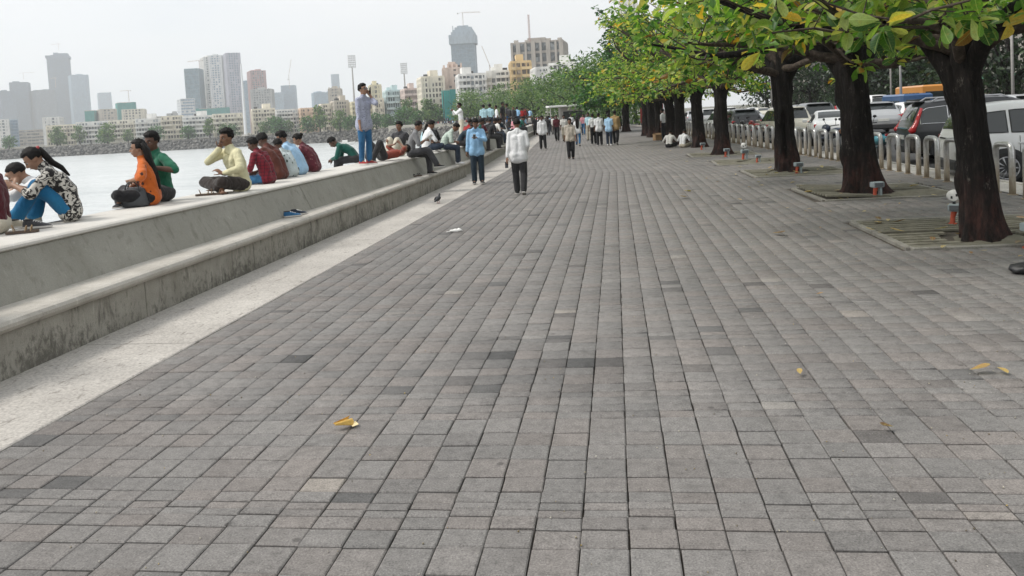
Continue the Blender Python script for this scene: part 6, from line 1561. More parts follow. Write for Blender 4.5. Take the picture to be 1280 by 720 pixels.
def car(kind, paint, x, y, z, yaw, lab, lamps='wide', rails=False, cat='car', name='parked_car', group='cars on the road beyond the hoops', sc=1.0, plate=True, chrome_win=False, trim=True):
    root = empty(name, (x, y, z), yaw, lab, cat, group); root.scale = (sc, sc, sc)
    ST = stations(kind); vs = []; n = 0
    for s in ST:
        p = section(s); ring = [(s[0], y_, z_) for y_, z_ in p] + [(s[0], -y_, z_) for y_, z_ in p[1:-1][::-1]]; n = len(ring); vs += ring
    fs = [(i * n + k, (i + 1) * n + k, (i + 1) * n + (k + 1) % n, i * n + (k + 1) % n) for i in range(len(ST) - 1) for k in range(n)]
    fs += [tuple(range(n)), tuple(reversed([(len(ST) - 1) * n + k for k in range(n)]))]
    MB().add(vs, fs).build('body', PAINT[paint], root, True, fix=True)
    roof = max(s[3] for s in ST); L_ = ST[-1][0]; B_ = ST[0][0]
    cab = [s for s in ST if s[3] - s[2] > .18]
    # side windows between pillars
    def at(x_):
        for i in range(len(ST) - 1):
            if ST[i][0] <= x_ <= ST[i + 1][0]:
                f = (x_ - ST[i][0]) / max(1e-6, ST[i + 1][0] - ST[i][0]); return tuple(ST[i][k] * (1 - f) + ST[i + 1][k] * f for k in range(6))
        return ST[-1]
    c0, c1 = cab[0][0], cab[-1][0]
    cuts = {'suv': [(c0 + .14, -1.22), (-1.15, -.28), (-.20, c1 - .10)], 'van': [(c0 + .14, -1.22), (-1.15, -.28), (-.20, c1 - .10)], 'hatch': [(c0 + .22, -1.0), (-.93, -.12), (-.05, c1 - .1)], 'sedan': [(c0 + .28, -.95), (-.88, -.02), (.05, c1 - .1)]}[kind]
    for e in (-1, 1):
        for a, b in cuts:
            if b - a < .1: continue
            v = []; m_ = 8
            for i in range(m_ + 1):
                s = at(a + (b - a) * i / m_); p = section(s); lo, hi = p[8], p[9]; lo0 = p[7]
                l_ = (lo0[0] * .5 + lo[0] * .5, lo0[1] * .5 + lo[1] * .5); h_ = (hi[0] * .92 + lo[0] * .08, hi[1] * .92 + lo[1] * .08)
                md = (lo[0] * .5 + hi[0] * .5 + .002, lo[1] * .5 + hi[1] * .5)
                for q in (l_, md, h_): v.append((s[0], e * (q[0] + .007), q[1]))
            f_ = [(3 * i + k, 3 * i + 3 + k, 3 * i + 4 + k, 3 * i + 1 + k) if e < 0 else (3 * i + k, 3 * i + 1 + k, 3 * i + 4 + k, 3 * i + 3 + k) for i in range(m_) for k in range(2)]
            wn = MB().add(v, f_).build('side_window', M_GLASS, root, True)
            edge = [v[3 * i] for i in range(m_ + 1)] + [v[3 * m_ + 1]] + [v[3 * i + 2] for i in range(m_, -1, -1)] + [v[1], v[0]]
            MB().tube(edge, .011, 5).build('window_trim', M_CHROME if chrome_win else M_TRIM, wn)
    # rear and front glass lie on the sloping ends of the cabin
    for nm, lo_x, hi_x in (('rear_window', c0 - .02, c0 + {'suv': .36, 'van': .36, 'hatch': .44, 'sedan': .50}[kind]), ('windscreen', c1 - .44, c1 + .02)):
        v = []; m_ = 7
        for i in range(m_ + 1):
            s = at(lo_x + (hi_x - lo_x) * i / m_)
            for k in range(-3, 4): v.append((s[0] + (-.008 if nm[0] == 'r' else .008), k / 3 * s[5] * .90, s[3] + .016 - .02 * (abs(k) / 3) ** 3))
        f_ = [(7 * i + k, 7 * i + 7 + k, 7 * i + 8 + k, 7 * i + 1 + k) for i in range(m_) for k in range(6)]
        MB().add(v, f_).build(nm, M_GLASS, root, True)
    # wheels in dark arches
    wb_ = {'suv': (-1.27, 1.33), 'van': (-1.27, 1.33), 'hatch': (-1.15, 1.22), 'sedan': (-1.28, 1.32)}[kind]; wr_ = .335 if kind != 'hatch' else .30
    for wx in wb_:
        hw = at(wx)[4]
        for e in (-1, 1):
            ar = [(wx + (wr_ + .085) * math.cos(R(a)), wr_ + (wr_ + .075) * math.sin(R(a))) for a in range(-30, 211, 15)]
            v = [(p[0], e * (hw + .012), max(.24, p[1])) for p in ar]; 
            MB().add(v + [(p[0], e * (hw - .10), max(.24, p[1])) for p in ar], [tuple(range(len(v)))[::e], ] + [(i, i + 1, len(v) + i + 1, len(v) + i) for i in range(len(v) - 1)]).build('wheel_arch', M_TRIM, root)
            wh = empty('wheel', (wx, e * (hw - .085), wr_)); wh.parent = root
            mb = MB(); pr = [(wr_ * .66, -.10), (wr_ * .92, -.105), (wr_, -.07), (wr_, .07), (wr_ * .92, .105), (wr_ * .66, .10)]
            vv = []; k_ = 28
            for i in range(k_):
                a = 2 * math.pi * i / k_
                for r_, o_ in pr: vv.append((r_ * math.cos(a), o_, r_ * math.sin(a)))
            mb.add(vv, [(i * 6 + j, ((i + 1) % k_) * 6 + j, ((i + 1) % k_) * 6 + (j + 1) % 6, i * 6 + (j + 1) % 6) for i in range(k_) for j in range(6)]); mb.build('tyre', M_TYRE, wh, True)
            mb = MB(); mb.tube([(0, -.06, 0), (0, .06, 0)], wr_ * .24, 12)
            for j in range(10):
                a = j * math.pi / 5; mb.tube([(0, e * .07, 0), (wr_ * .68 * math.cos(a), e * .085, wr_ * .68 * math.sin(a))], wr_ * .075, 5)
            mb.tube([(wr_ * .68 * math.cos(j * .2618), e * .09, wr_ * .68 * math.sin(j * .2618)) for j in range(25)], wr_ * .05, 5, False); mb.build('rim', M_RIM, wh, True)
    # rear end
    s = at(B_ + .07); zb = s[2]; w_ = s[4]
    for e in (-1, 1):
        mb = MB()
        if lamps == 'tall':
            pts = []
            for q in (0, .25, .5, .75, 1): ss = at(B_ + .05 + .30 * q ** 1.2); zz = .86 + (ss[3] - .95) * q; pts.append((ss[0] - .03, e * (max(ss[5] + .10, ss[4] - .10 - .2 * q)), min(zz, ss[3] - .02)))
            mb.tube(pts, [.085, .09, .065, .05, .04], 8)
            mb.box((B_ + .12, e * (w_ - .12), .92), (.16, .26, .17), bev=.03)
        elif lamps == 'shield': mb.prism([(-.15, .11), (.15, .11), (.11, -.10), (0, -.17), (-.11, -.10)], -.07, .07); mb.v = [(B_ + .13 + v_[2], e * (w_ - .14) + v_[0] * .9 * e, .90 + v_[1]) for v_ in mb.v]
        else: mb.box((B_ + .10, e * (w_ - .15), zb - .06), (.14, .30, .16), bev=.03)
        mb.build('tail_lamp', M_TAIL, root, lamps == 'tall', fix=True)
        MB().box((L_ - .16, e * .56, .68), (.22, .32, .13), bev=.03).build('headlight', M_GLS, root)
        mr = MB().box((cab[-1][0] - .10, e * (at(.6)[4] + .09), 1.02), (.12, .20, .14), bev=.03).build('mirror', PAINT[paint], root)
        for hx in ((-.95, .05) if kind != 'hatch' else (-.75, .2)): MB().box((hx, e * (at(hx)[4] + .012), zb - .12), (.20, .03, .035), bev=.008).build('door_handle', PAINT[paint] if not chrome_win else M_CHROME, root)
        for dx in ((-1.02, -.08, .92)): MB().tube([(dx, e * (at(dx)[4] + .002), .36), (dx, e * (at(dx)[4] + .003), .7), (dx, e * (at(dx)[4] * .985 + .004), at(dx)[2] - .03)], .006, 4).build('door_seam', M_TRIM, root)
        if rails: MB().tube([(-1.55, e * .60, roof - .06), (-1.4, e * .61, roof + .035), (.1, e * .60, roof + .03), (.3, e * .59, roof - .05)], .022, 6).build('roof_rail', M_RIM if chrome_win else M_TRIM, root)
    MB().box((B_ + .06, 0, .40), (.20, w_ * 1.72, .22), bev=.04).build('bumper', M_TRIM, root)
    if plate: MB().box((B_ - .005, 0, .70 if kind != 'sedan' else .62), (.02, .48, .12), bev=.004).build('number_plate', M_PLATE, root)
    if lamps != 'wide': MB().box((B_ + .035, 0, zb - .02), (.05, w_ * 1.3, .03)).build('trim_strip', M_CHROME if chrome_win else M_TRIM, root)
    if kind in ('suv', 'van', 'hatch'):
        ss = at(c0 + .30); MB().box((c0 + .30 - .10, 0, ss[3] + .025), (.26, ss[5] * 1.7, .035), bev=.012).build('spoiler', PAINT[paint], root)
        MB().tube([(c0 - .02, .02, at(c0)[3] + .03), (c0 + .1, -.25, at(c0 + .1)[3] + .03)], .009, 4).build('wiper', M_TRIM, root)
    return root
def back_at(x, y, yaw, d): return (x + math.cos(yaw) * d, y + math.sin(yaw) * d)
RZ = -.138
def rear_car(kind, paint, rx, ry, head, lab, **k):
    """placed by the middle of its tail; head in degrees clockwise from straight ahead"""
    yaw = R(90 - head); d = -SHAPES[kind][0][0] * k.get('sc', 1); p = back_at(rx, ry, yaw, d); return car(kind, paint, p[0], p[1], RZ, yaw, lab, **k)
rear_car('suv', 'white', 7.10, 18.45, 97, 'white hatchback parked tail to the hoops, half hidden behind the nearest trunk', lamps='shield', name='parked_car', group='cars parked tail toward the hoops')
rear_car('suv', 'black', 8.15, 24.25, 96, 'dark estate car with tall red tail lamps, parked tail to the hoops', lamps='tall', rails=True, chrome_win=True, sc=1.05, group='cars parked tail toward the hoops')
rear_car('sedan', 'white', 8.95, 34.4, 9, 'white saloon with a red tail lamp behind the dark motorbike')
rear_car('suv', 'grey', 10.7, 43.8, 3, 'grey car with tall red lamps on both sides of its rear glass', lamps='tall', sc=1.06)
rear_car('hatch', 'silver', 13.3, 42.1, 6, 'silver car seen between the leaning trunk and the dark estate car', sc=1.08)
rear_car('van', 'white', 19.9, 63.1, -2, 'tall white van beyond the silver car')
rear_car('suv', 'cream', 8.25, 38.6, -2, 'cream car with red lamp left of the split trunk')
rear_car('hatch', 'black', 7.35, 46.3, -3, 'black hatchback just right of the rooty tree', sc=1.08)
rear_car('hatch', 'white', 7.0, 51.2, -3, 'white car glimpsed against the left side of the black hatchback', sc=1.05)
rear_car('sedan', 'silver', 10.4, 61.9, -3, 'silver saloon above the motorbikes left of the cream car')
rear_car('suv', 'white', 8.3, 71.6, -4, 'white car between the fourth and fifth trunks')
rear_car('hatch', 'silver', 8.1, 83.7, -4, 'far silver car left of the fifth trunk')
rear_car('sedan', 'black', 12.9, 29.2, 2, 'dark roofed car showing over the white hatchback')
rear_car('suv', 'white', 10.7, 77, -4, 'far white car over the black hatchback roof')
rear_car('sedan', 'white', 14.2, 60.3, -3, 'white saloon far out behind the split trunk')
rear_car('hatch', 'red', 20.6, 73.3, -3, 'small red car far out between trunks')
rear_car('hatch', 'white', 16.8, 47.5, 2, 'white car behind the dark estate car roof')
rear_car('suv', 'silver', 17.2, 35.5, 2, 'silver car beyond the nearest trunk')
rear_car('sedan', 'white', 12.0, 92, -5, 'far white saloon low between the thin trunks')
rear_car('suv', 'grey', 12.0, 52.5, -2, 'grey car one lane out from the black hatchback')
rear_car('sedan', 'cream', 14.9, 82, -4, 'far cream saloon in the middle lane')
rear_car('sedan', 'white', 17.0, 100, -5, 'farthest white saloon on the road')
# ---- two wheelers
def motorbike(x, y, yaw, paint, lab, scooter=False, sc=1.0):
    root = empty('scooter' if scooter else 'motorbike', (x, y, RZ), yaw, lab, 'scooter' if scooter else 'motorbike', 'two wheelers parked by the hoops'); root.scale = (sc,) * 3
    r_ = .22 if scooter else .30
    for wx in (-.62, .66):
        wh = empty('wheel', (wx, 0, r_)); wh.parent = root
        MB().tube([(r_ * .86 * math.cos(a * .2618), 0, r_ * .86 * math.sin(a * .2618)) for a in range(25)], .05, 8, False).build('tyre', M_TYRE, wh, True)
        mb = MB(); mb.tube([(0, -.05, 0), (0, .05, 0)], .05, 8)
        for a in range(8): mb.tube([(0, 0, 0), (r_ * .8 * math.cos(a * .785), 0, r_ * .8 * math.sin(a * .785))], .009, 4)
        mb.build('spoke', M_RIM, wh)
    mb = MB()
    if scooter:
        mb.box((-.45, 0, .58), (.72, .34, .34), bev=.10); mb.box((.05, 0, .33), (.5, .32, .08), bev=.02); mb.box((.42, 0, .62), (.10, .40, .62), bev=.04, rot=Matrix.Rotation(-.25, 3, 'Y')); mb.ell((.66, 0, .46), (.22, .10, .10), 12, 8)
    else:
        mb.ell((.12, 0, .80), (.30, .15, .16), 14, 10); mb.box((-.58, 0, .76), (.5, .2, .14), bev=.05); mb.ell((-.80, 0, .80), (.2, .09, .09), 10, 8); mb.ell((.66, 0, .62), (.24, .08, .05), 10, 6); mb.ell((.55, 0, .95), (.14, .16, .15), 12, 8)
    mb.build('bodywork', PAINT[paint], root, True)
    MB().ell((-.40, 0, .83 if not scooter else .80), (.42, .15, .07), 14, 8).build('seat', M_BLK, root, True)
    if not scooter: MB().box((0, 0, .45), (.46, .28, .32), bev=.06).tube([(.1, -.13, .35), (-.3, -.15, .28), (-.85, -.16, .38)], .04, 8).build('engine', M_RIM, root)
    MB().tube([(.66, 0, r_), (.52, 0, .70), (.42, 0, 1.02)], .035, 8).build('fork', M_RIM, root)
    MB().tube([(.30, -.36, 1.06), (.40, -.18, 1.04), (.42, 0, 1.02), (.40, .18, 1.04), (.30, .36, 1.06)], .017, 8).build('handlebar', M_BLK, root)
    MB().ell((.60, 0, .92 if not scooter else .86), (.06, .09, .09), 12, 8).build('headlight', M_GLS, root)
    for e in (-1, 1):
        mi = MB().tube([(.36, e * .26, 1.05), (.40, e * .33, 1.22)], .008, 5).build('mirror_stem', M_BLK, root); MB().ell((.40, e * .34, 1.25), (.02, .065, .045), 10, 6).build('mirror', M_BLK, mi)
    MB().box((-1.0, 0, .72), (.05, .14, .07), bev=.01).build('tail_lamp', M_TAIL, root)
    MB().box((-1.03, 0, .58), (.01, .2, .1)).build('number_plate', M_PLATE, root)
    MB().tube([(-.05, .12, .3), (-.12, .28, .0)], .012, 5).build('side_stand', M_BLK, root)
    return root
def bus(x, y, yaw, paint, lab, L_=8.5, W_=2.3, H_=2.9, name='bus', cat='bus', stripe=None):
    root = empty(name, (x, y, RZ), yaw, lab, cat)
    MB().box((0, 0, .45 + (H_ - .45) / 2), (L_, W_, H_ - .45), bev=.12).build('body', PAINT[paint], root)
    n = 6
    for e in (-1, 1):
        for k in range(n): MB().box((-L_ / 2 + .7 + (L_ - 1.4) * (k + .5) / n, e * (W_ / 2 + .004), H_ * .66), ((L_ - 1.4) / n - .14, .02, H_ * .26), bev=.006).build('window', M_GLASS, root)
        MB().box((0, e * (W_ / 2 + .003), H_ * .40), (L_ * .96, .012, .18)).build('stripe', PAINT[stripe or 'cream'], root)
        for wx in (-L_ * .3, L_ * .32): MB().tube([(wx, e * (W_ / 2 - .2), .45), (wx, e * (W_ / 2 + .02), .45)], .45, 18).build('wheel', M_TYRE, root)
        MB().box((-L_ / 2 - .01, e * W_ * .38, .95), (.04, .22, .3), bev=.01).build('tail_lamp', M_TAIL, root)
    for s_ in (-1, 1): MB().box((s_ * (L_ / 2 + .006), 0, H_ * .66), (.02, W_ * .82, H_ * .3), bev=.006).build('end_window', M_GLASS, root)
    return root
motorbike(7.62, 28.6, R(200), 'navy', 'dark blue motorbike before the white saloon')
motorbike(8.0, 26.6, R(100), 'teal', 'teal scooter with bright panels beside the leaning trunk', True, 1.05)
motorbike(7.95, 27.9, R(110), 'black', 'black motorbike next to the teal scooter')
motorbike(6.75, 42.0, R(120), 'black', 'black motorbike right of the black hatchback tail')
motorbike(6.95, 40.6, R(115), 'red', 'red motorbike right of the cream car')
bus(23.8, 66, R(88), 'orange', 'orange and cream minibus far across the road', 6.5, 2.1, 2.6, 'minibus', 'minibus')
bus(4.3, 90, R(84), 'red', 'red bus glimpsed between the far trunks', 9.0, 2.4, 3.1, stripe='brownred')
bus(19.5, 57, R(90), 'blue', 'bright blue van far across the road', 4.2, 1.8, 2.0, 'delivery_van', 'van')
# ---- street poles, kiosk, median rail
for i, (x, y, h, lab) in enumerate(((22.2, 48.3, 9, 'pale street pole right of the nearest trunk'), (19.5, 58, 9, 'pale street pole over the dark estate car'), (24, 73.8, 9, 'street pole behind the leaning trunk'), (16.1, 77.8, 9, 'street pole left of the split trunk'), (17.5, 93, 9, 'thin far street pole left of the split trunk'), (20.8, 52, 6, 'short pole beside the blue van'))):
    root = empty('street_lamp', (x, y, RZ), 0, lab, 'street lamp', 'street lamps on the road')
    MB().tube([(0, 0, 0), (0, 0, h * .5), (0, 0, h)], [.10, .075, .05], 10).build('pole', M_STEEL, root, True); MB().tube([(0, 0, 0), (0, 0, .5)], .15, 10).build('base', M_STEEL, root)
    MB().tube([(0, 0, h - .05), (-.7, 0, h + .25), (-1.5, 0, h + .3)], .04, 6).build('arm', M_STEEL, root); MB().box((-1.7, 0, h + .3), (.6, .22, .12), bev=.03).build('lamp_head', M_STEEL, root)
root = empty('kiosk', (-5.6, 97, 0), .2, 'low kiosk with a flat white canopy at the bend of the path', 'kiosk')
MB().box((0, 0, 2.75), (5.0, 3.2, .22), bev=.04).build('canopy', M_LWHT, root); MB().box((.6, .3, 1.3), (3.2, 2.0, 2.6), bev=.02).build('cabin', M_PALE, root)
for a, b in ((-2.3, -1.4), (2.3, -1.4), (-2.3, 1.4), (2.3, 1.4)): MB().tube([(a, b, 0), (a, b, 2.65)], .06, 8).build('post', M_STEEL, root)
MB().box((.6, -.72, 1.6), (2.6, .06, 1.0)).build('hatch', M_DARK, root)
MEDG = 'striped median blocks along the road'
_mb = MB().prism([(-.9, -.22), (.9, -.22), (.9, .22), (-.9, .22)], 0, .12).box((0, 0, .48), (1.8, .2, .74), bev=.05).mesh('block', plain('median_white', (.68, .66, .6), .7)); _my = MB().box((0, 0, .60), (1.82, .215, .26)).mesh('band', plain('median_yellow', (.62, .44, .08), .7))
for i in range(16):
    p = bend(21.5, 26 + i * 2.3); o = empty('median_block', (p[0], p[1], RZ), R(90), 'white median block with a yellow band, %s from the near end' % ORD[i], 'road barrier', MEDG); link('block', _mb, o); link('band', _my, o)
# ================================================================ small things lying about
M_DRY = m_leaf('fallen_leaf', [(0.0, (.40, .24, .09)), (0.3, (.52, .38, .13)), (0.55, (.46, .36, .20)), (0.8, (.32, .15, .06)), (1.0, (.16, .085, .04))], True, .15)
dry = []
for f_, d_, w_ in ((.5, -.5, .26), (.9, .3, .24), (.25, -.25, .28)):
    V_, F_ = leaf_shape(f_, d_, w_); me = bpy.data.meshes.new('blade'); me.from_pydata(V_, [], F_); me.materials.append(M_DRY); me.polygons.foreach_set('use_smooth', [True] * len(F_)); me.update(); dry.append(me)
LG = 'dry leaves lying on the paving'
def fallen(x, y, s=.17, lab=None, z=.012):
    o = link('fallen_leaf', dry[rs.randrange(3)], None, (x, y, z + .02)); o.rotation_euler = (rs.uniform(-.12, .12), rs.uniform(-.08, .08), rs.uniform(0, 6.28)); o.scale = (s, s, s * .45)
    tag(o, lab or 'small dry leaf lying on the paving under the trees', 'leaf', LG); return o
for x, y, s, lab in ((3.63, 11.89, .22, 'larger yellow leaf left of the nearest tree grating'), (3.76, 11.75, .20, 'smaller yellow leaf left of the nearest tree grating'), (2.16, 5.34, .13, 'crumpled orange brown leaf, larger of two at the right edge of the paving'), (2.34, 5.38, .085, 'curled brown leaf, smaller of two at the right edge of the paving'),
                     (1.40, 4.42, .07, 'small orange leaf in the lower right of the paving'), (1.38, 17.3, .20, 'greenish leaf out in the open paving before the cluster of trees'), (1.35, 16.1, .20, 'yellow leaf just nearer than the greenish one in open paving'), (1.11, 5.3, .07, 'tiny green and brown leaf on a paver corner'),
                     (2.05, 11.2, .2, 'pale leaf on open paving left of the leaning tree')): fallen(x, y, s, lab)
for gx, gy, gh in GRATES[:3]:
    for _ in range(9): fallen(gx + rs.uniform(-1.2, 1.2), gy + rs.uniform(-1.3, 1.1), rs.uniform(.1, .2), 'yellowed leaf lying on a tree grating', .03)
for _ in range(120):
    t = rs.uniform(6.5, 40); x = rs.uniform(1.5, 6.3) - (0 if t < 20 else .058 * (t - 20)); fallen(x, t, rs.uniform(.045, .12))
# bits: grit and crumbs of leaf, too small to count
n = 1800; P_ = []
for i in range(n):
    t = 3 + 30 * rng.random() ** 1.6; x = rng.uniform(-3.6, 6.2) if rng.random() < .55 else rng.uniform(1, 6.2); P_.append((x, t, .004))
tag(link('grit', scatter('grit', TETV * .5, TETF, np.array(P_), frames(rng.normal(0, 1, (n, 3)), rng, 2), rng.uniform(.004, .013, n), m_leaf('grit_bits', [(0, (.6, .57, .5)), (.4, (.35, .3, .2)), (.7, (.10, .08, .06)), (1, (.5, .36, .12))], False, .05))), kind='stuff')
# folded scrap of yellow paper
root = empty('paper_scrap', (-1.69, 4.50, .01), R(35), 'crumpled yellow paper cone lying alone on the paving', 'paper'); root.scale = (.85,) * 3
mb = MB(); vs = []; k_ = 12
for i in range(k_ + 1):
    a = -2.4 + 4.8 * i / k_
    for (u, r_) in ((-.065, .014), (0, .030), (.055, .047)): vs.append((u + .006 * math.sin(3 * a), r_ * math.sin(a) * (1 + .12 * math.sin(5 * a)), .030 + r_ * -math.cos(a) * .75 + .01))
mb.add(vs, [(3 * i + j, 3 * i + 3 + j, 3 * i + 4 + j, 3 * i + 1 + j) for i in range(k_) for j in range(2)])
mb.build('sheet', plain('yellow_paper', (.78, .50, .13), .7, var=.2, scale=30), root, True); MB().add([(.05, -.03, 0.002), (.10, -.02, .006), (.095, .035, .012), (.05, .04, .004)], [(0, 1, 2, 3)]).build('flap', plain('paper_inside', (.75, .62, .36), .7), root)
# white litter
root = empty('litter', (-2.63, 12.6, .0), .4, 'crumpled white plastic bag on the paving', 'litter'); root.scale = (.7,) * 3; mb = MB(); mb.ell((0, 0, .035), (.15, .085, .045), 16, 10); mb.ell((-.15, .02, .015), (.09, .03, .015), 10, 6)
mb.v = [(x + .025 * mnoise.noise(Vector((x * 22, y * 22, z * 22))), y + .025 * mnoise.noise(Vector((x * 25 + 9, y * 20, z * 20))), max(.002, z + .03 * mnoise.noise(Vector((x * 18, y * 18 + 5, z * 18))))) for x, y, z in mb.v]; mb.build('bag', M_LWHT, root, True)
# pigeon
root = empty('pigeon', (-3.93, 17.1, .0), R(75), 'dark pigeon walking on the pale strip', 'pigeon'); root.scale = (.72,) * 3
MPG = plain('feather_dark', (.03, .032, .036), .6, var=.4, scale=14); mb = MB()
mb.ell((0, 0, .15), (.12, .068, .07), 14, 10, Matrix.Rotation(-.35, 3, 'Y')).cone((.07, 0, .19), (.105, 0, .255), .045, .030, 10).ell((.115, 0, .275), (.034, .028, .028), 10, 8).cone((-.09, 0, .12), (-.21, 0, .085), .045, .025, 8)
remesh(mb.build('body', MPG, root, True), .008, 2)
for e in (-1, 1):
    MB().ell((-.03, .058 * e, .155), (.12, .018, .052), 12, 8, Matrix.Rotation(-.25, 3, 'Y')).build('wing', MPG, root, True)
    lg_ = MB().tube([(.01, .03 * e, .10), (.0, .032 * e, .01)], .007, 6); 
    for a in (-.5, 0, .5): lg_.tube([(.0, .032 * e, .008), (.05 * math.cos(a), .032 * e + .05 * math.sin(a), .005)], .005, 4)
    lg_.build('leg', plain('pigeon_leg', (.4, .1, .09), .6), root)
MB().cone((.14, 0, .272), (.165, 0, .264), .009, .003, 6).build('beak', M_BLK, root)
# dark cloth bundle at the right edge
root = empty('cloth_bundle', (3.92, 8.30, 0), .2, 'small black cloth bundle at the right picture edge', 'bundle'); mb = MB().ell((0, 0, .05), (.19, .12, .07), 14, 9).ell((.14, .05, .04), (.12, .10, .05), 12, 8); mb.v = [(x, y, max(0, z + .03 * mnoise.noise(Vector((x * 12, y * 12, z * 12))))) for x, y, z in mb.v]
remesh(mb.build('cloth', M_BLK, root, True), .012, 1)
# footwear standing about
def sandal(x, y, z, yaw, lab, c, sole=(.10, .07, .05)):
    o = empty('sandal', (x, y, z), yaw, lab, 'sandal', 'footwear left on the wall and step')
    pts = [(-.13, .028), (-.10, .038), (-.02, .034), (.06, .046), (.12, .040), (.14, .015)]; poly = [(a, b) for a, b in pts] + [(a, -b) for a, b in pts[::-1]]
    MB().prism(poly, 0, .022).build('sole', plain('sandal_sole', sole, .8), o)
    mb = MB(); 
    for x0 in (.03, .075): mb.tube([(x0, -.044, .018), (x0 + .006, -.03, .052), (x0 + .008, 0, .062), (x0 + .006, .03, .052), (x0, .044, .018)], .011, 6, flat=.5)
    mb.tube([(-.06, -.036, .02), (-.075, -.02, .07), (-.08, 0, .08), (-.075, .02, .07), (-.06, .036, .02)], .009, 6, flat=.5); mb.build('strap', plain('sandal_strap_' + str(c[0]), c, .6), o); o.scale = (1.05,) * 3
sandal(-5.82, 10.68, .932, R(25), 'tan strapped sandal, outer one before the cross legged man', (.20, .13, .075)); sandal(-5.66, 10.72, .932, R(12), 'tan strapped sandal, inner one before the cross legged man', (.20, .13, .075))
sandal(-4.98, 18.95, .472, R(60), 'black slipper, nearer one on the step below the reading man', (.012, .012, .012), (.02, .02, .02)); sandal(-4.92, 19.2, .472, R(35), 'black slipper, farther one on the step below the reading man', (.012, .012, .012), (.02, .02, .02))
def sneaker(x, y, z, yaw, lab, m_):
    o = empty('shoe', (x, y, z), yaw, lab, 'shoe', 'footwear left on the wall and step'); shoe(o, Vector((0, 0, .078)), Vector((1, 0, 0)), Vector((0, 0, 1)), 1.0, m_); MB().ell((-.03, 0, .088), (.05, .027, .012), 10, 6).build('opening', M_BLK, o)
    for k in range(4): MB().tube([(.03 + .022 * k, -.026, .076 - .006 * k), (.03 + .022 * k, 0, .086 - .009 * k), (.03 + .022 * k, .026, .076 - .006 * k)], .004, 4).build('lace', M_LWHT, o)
sneaker(-4.98, 11.55, .472, R(35), 'blue sneaker, nearer one on the step', cl('jeans')); sneaker(-4.97, 11.78, .472, R(50), 'blue sneaker, farther one on the step', cl('dkjeans'))
sneaker(-6.0, 7.48, .932, R(15), 'dark grey shoe standing before the drawn up jeans', cl('dkgrey')); sneaker(-6.22, 7.55, .932, R(40), 'brown shoe standing before the drawn up jeans', cl('khaki'))
sandal(-5.82, 7.12, .932, R(30), 'worn tan sandal at the left picture edge on the wall', (.30, .20, .11))
# handbag
root = empty('handbag', (-6.10, 9.42, .932), R(195), 'grey leather handbag with two loop handles beside the woman in orange', 'handbag'); M_BAG = plain('bag_leather', (.045, .05, .055), .45, var=.25, scale=9, bump=.15)
vs = []; n_ = 16
for (z_, a_, b_) in ((0, .165, .085), (.02, .185, .10), (.10, .18, .095), (.18, .155, .065), (.225, .135, .035), (.235, .12, .012)):
    for k in range(n_): an = 2 * math.pi * k / n_; c_, s_ = math.cos(an), math.sin(an); vs.append((a_ * math.copysign(abs(c_) ** .6, c_), b_ * math.copysign(abs(s_) ** .6, s_), z_))
MB().add(vs, [tuple(range(n_))[::-1], tuple(5 * n_ + k for k in range(n_))] + [(i * n_ + k, i * n_ + (k + 1) % n_, (i + 1) * n_ + (k + 1) % n_, (i + 1) * n_ + k) for i in range(5) for k in range(n_)]).build('bag', M_BAG, root, True)
for e in (-1, 1): MB().tube([(-.09, .05 * e, .18), (-.075, .055 * e, .27), (-.03, .06 * e, .315), (.03, .06 * e, .315), (.075, .055 * e, .27), (.09, .05 * e, .18)], .009, 6).build('handle', M_BAG, root, True)
MB().box((0, 0, .243), (.2, .012, .012)).build('zip', M_CHROME, root)
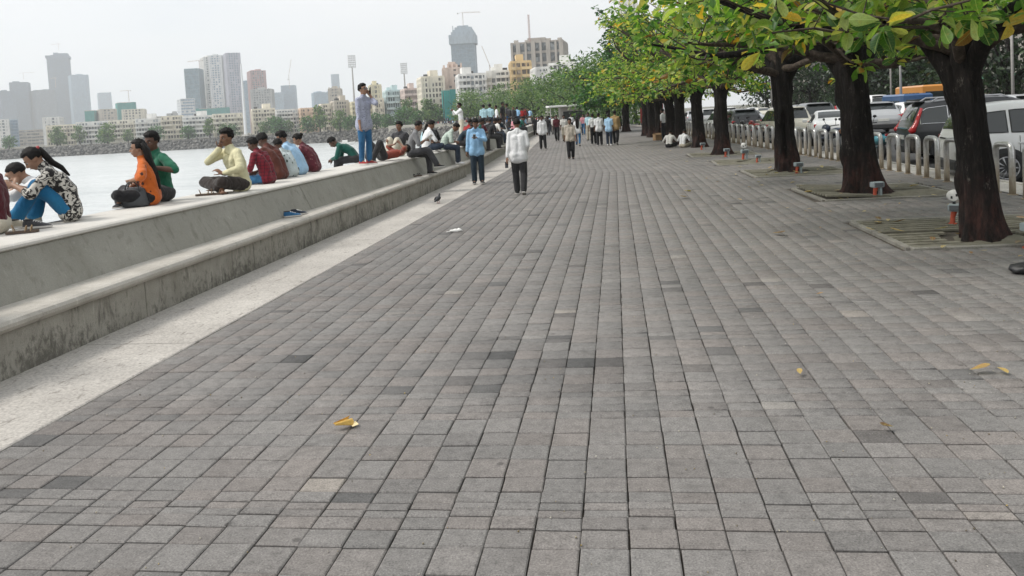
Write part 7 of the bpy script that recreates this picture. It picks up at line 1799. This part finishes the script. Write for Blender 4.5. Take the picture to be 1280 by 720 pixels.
# backpack
root = empty('backpack', (-6.50, 49.28, 2.0), R(350), 'black backpack on the person in jeans on the wall', 'backpack'); MB().box((0, 0, .05), (.2, .32, .5), bev=.09).build('pack', M_BLK, root); MB().box((.11, 0, -.05), (.05, .24, .22), bev=.03).build('pocket', M_TRIM, root)
# boat out on the water, pale box at the roots
root = empty('boat', (-104, 300, -5.5), .3, 'small white motor boat near the rocks', 'boat'); MB().add([(-3, -1, .9), (-3, 1, .9), (1.5, 1, 1.0), (3.4, 0, 1.3), (1.5, -1, 1.0), (-3, -.7, -.2), (-3, .7, -.2), (1.4, .6, -.2), (2.6, 0, -.1), (1.4, -.6, -.2)], [(0, 1, 2, 3, 4), (5, 9, 8, 7, 6), (0, 5, 6, 1), (1, 6, 7, 2), (2, 7, 8, 3), (3, 8, 9, 4), (4, 9, 5, 0)]).build('hull', M_LWHT, root, fix=True); MB().box((-.4, 0, 1.45), (2.0, 1.3, .95), bev=.12).build('cabin', M_LWHT, root); MB().box((.62, 0, 1.55), (.04, 1.1, .4)).build('window', M_DARK, root)
root = empty('box', (2.35, 46.4, 0), .4, 'brown cardboard box at the foot of the thin trunks', 'box'); MB().box((0, 0, .18), (.42, .36, .36), bev=.01).build('carton', plain('cardboard', (.30, .19, .10), .8), root)
for e in (-1, 1): MB().box((0, .2 * e, .37), (.40, .18, .008), rot=Matrix.Rotation(-.6 * e, 3, 'X')).build('flap', MATS['cardboard'], root)
# ================================================================ the moist air over the bay
mb = MB(); mb.box((0, 1340, 135), (6100, 3340, 285))
hz = mb.build('haze', None or MATS['asphalt']); hz.data.materials.clear()
hm_ = bpy.data.materials.new('haze_air'); hm_.use_nodes = True
ht = hm_.node_tree; ht.nodes.clear(); ho = ht.nodes.new('ShaderNodeOutputMaterial'); hv = ht.nodes.new('ShaderNodeVolumePrincipled')
hv.inputs['Color'].default_value = (0.97, 0.985, 1.0, 1); hv.inputs['Density'].default_value = 0.00027; hv.inputs['Anisotropy'].default_value = 0.2
ht.links.new(hv.outputs[0], ho.inputs['Volume']); hz.data.materials.append(hm_); tag(hz, kind='stuff')
bpy.context.view_layer.update()
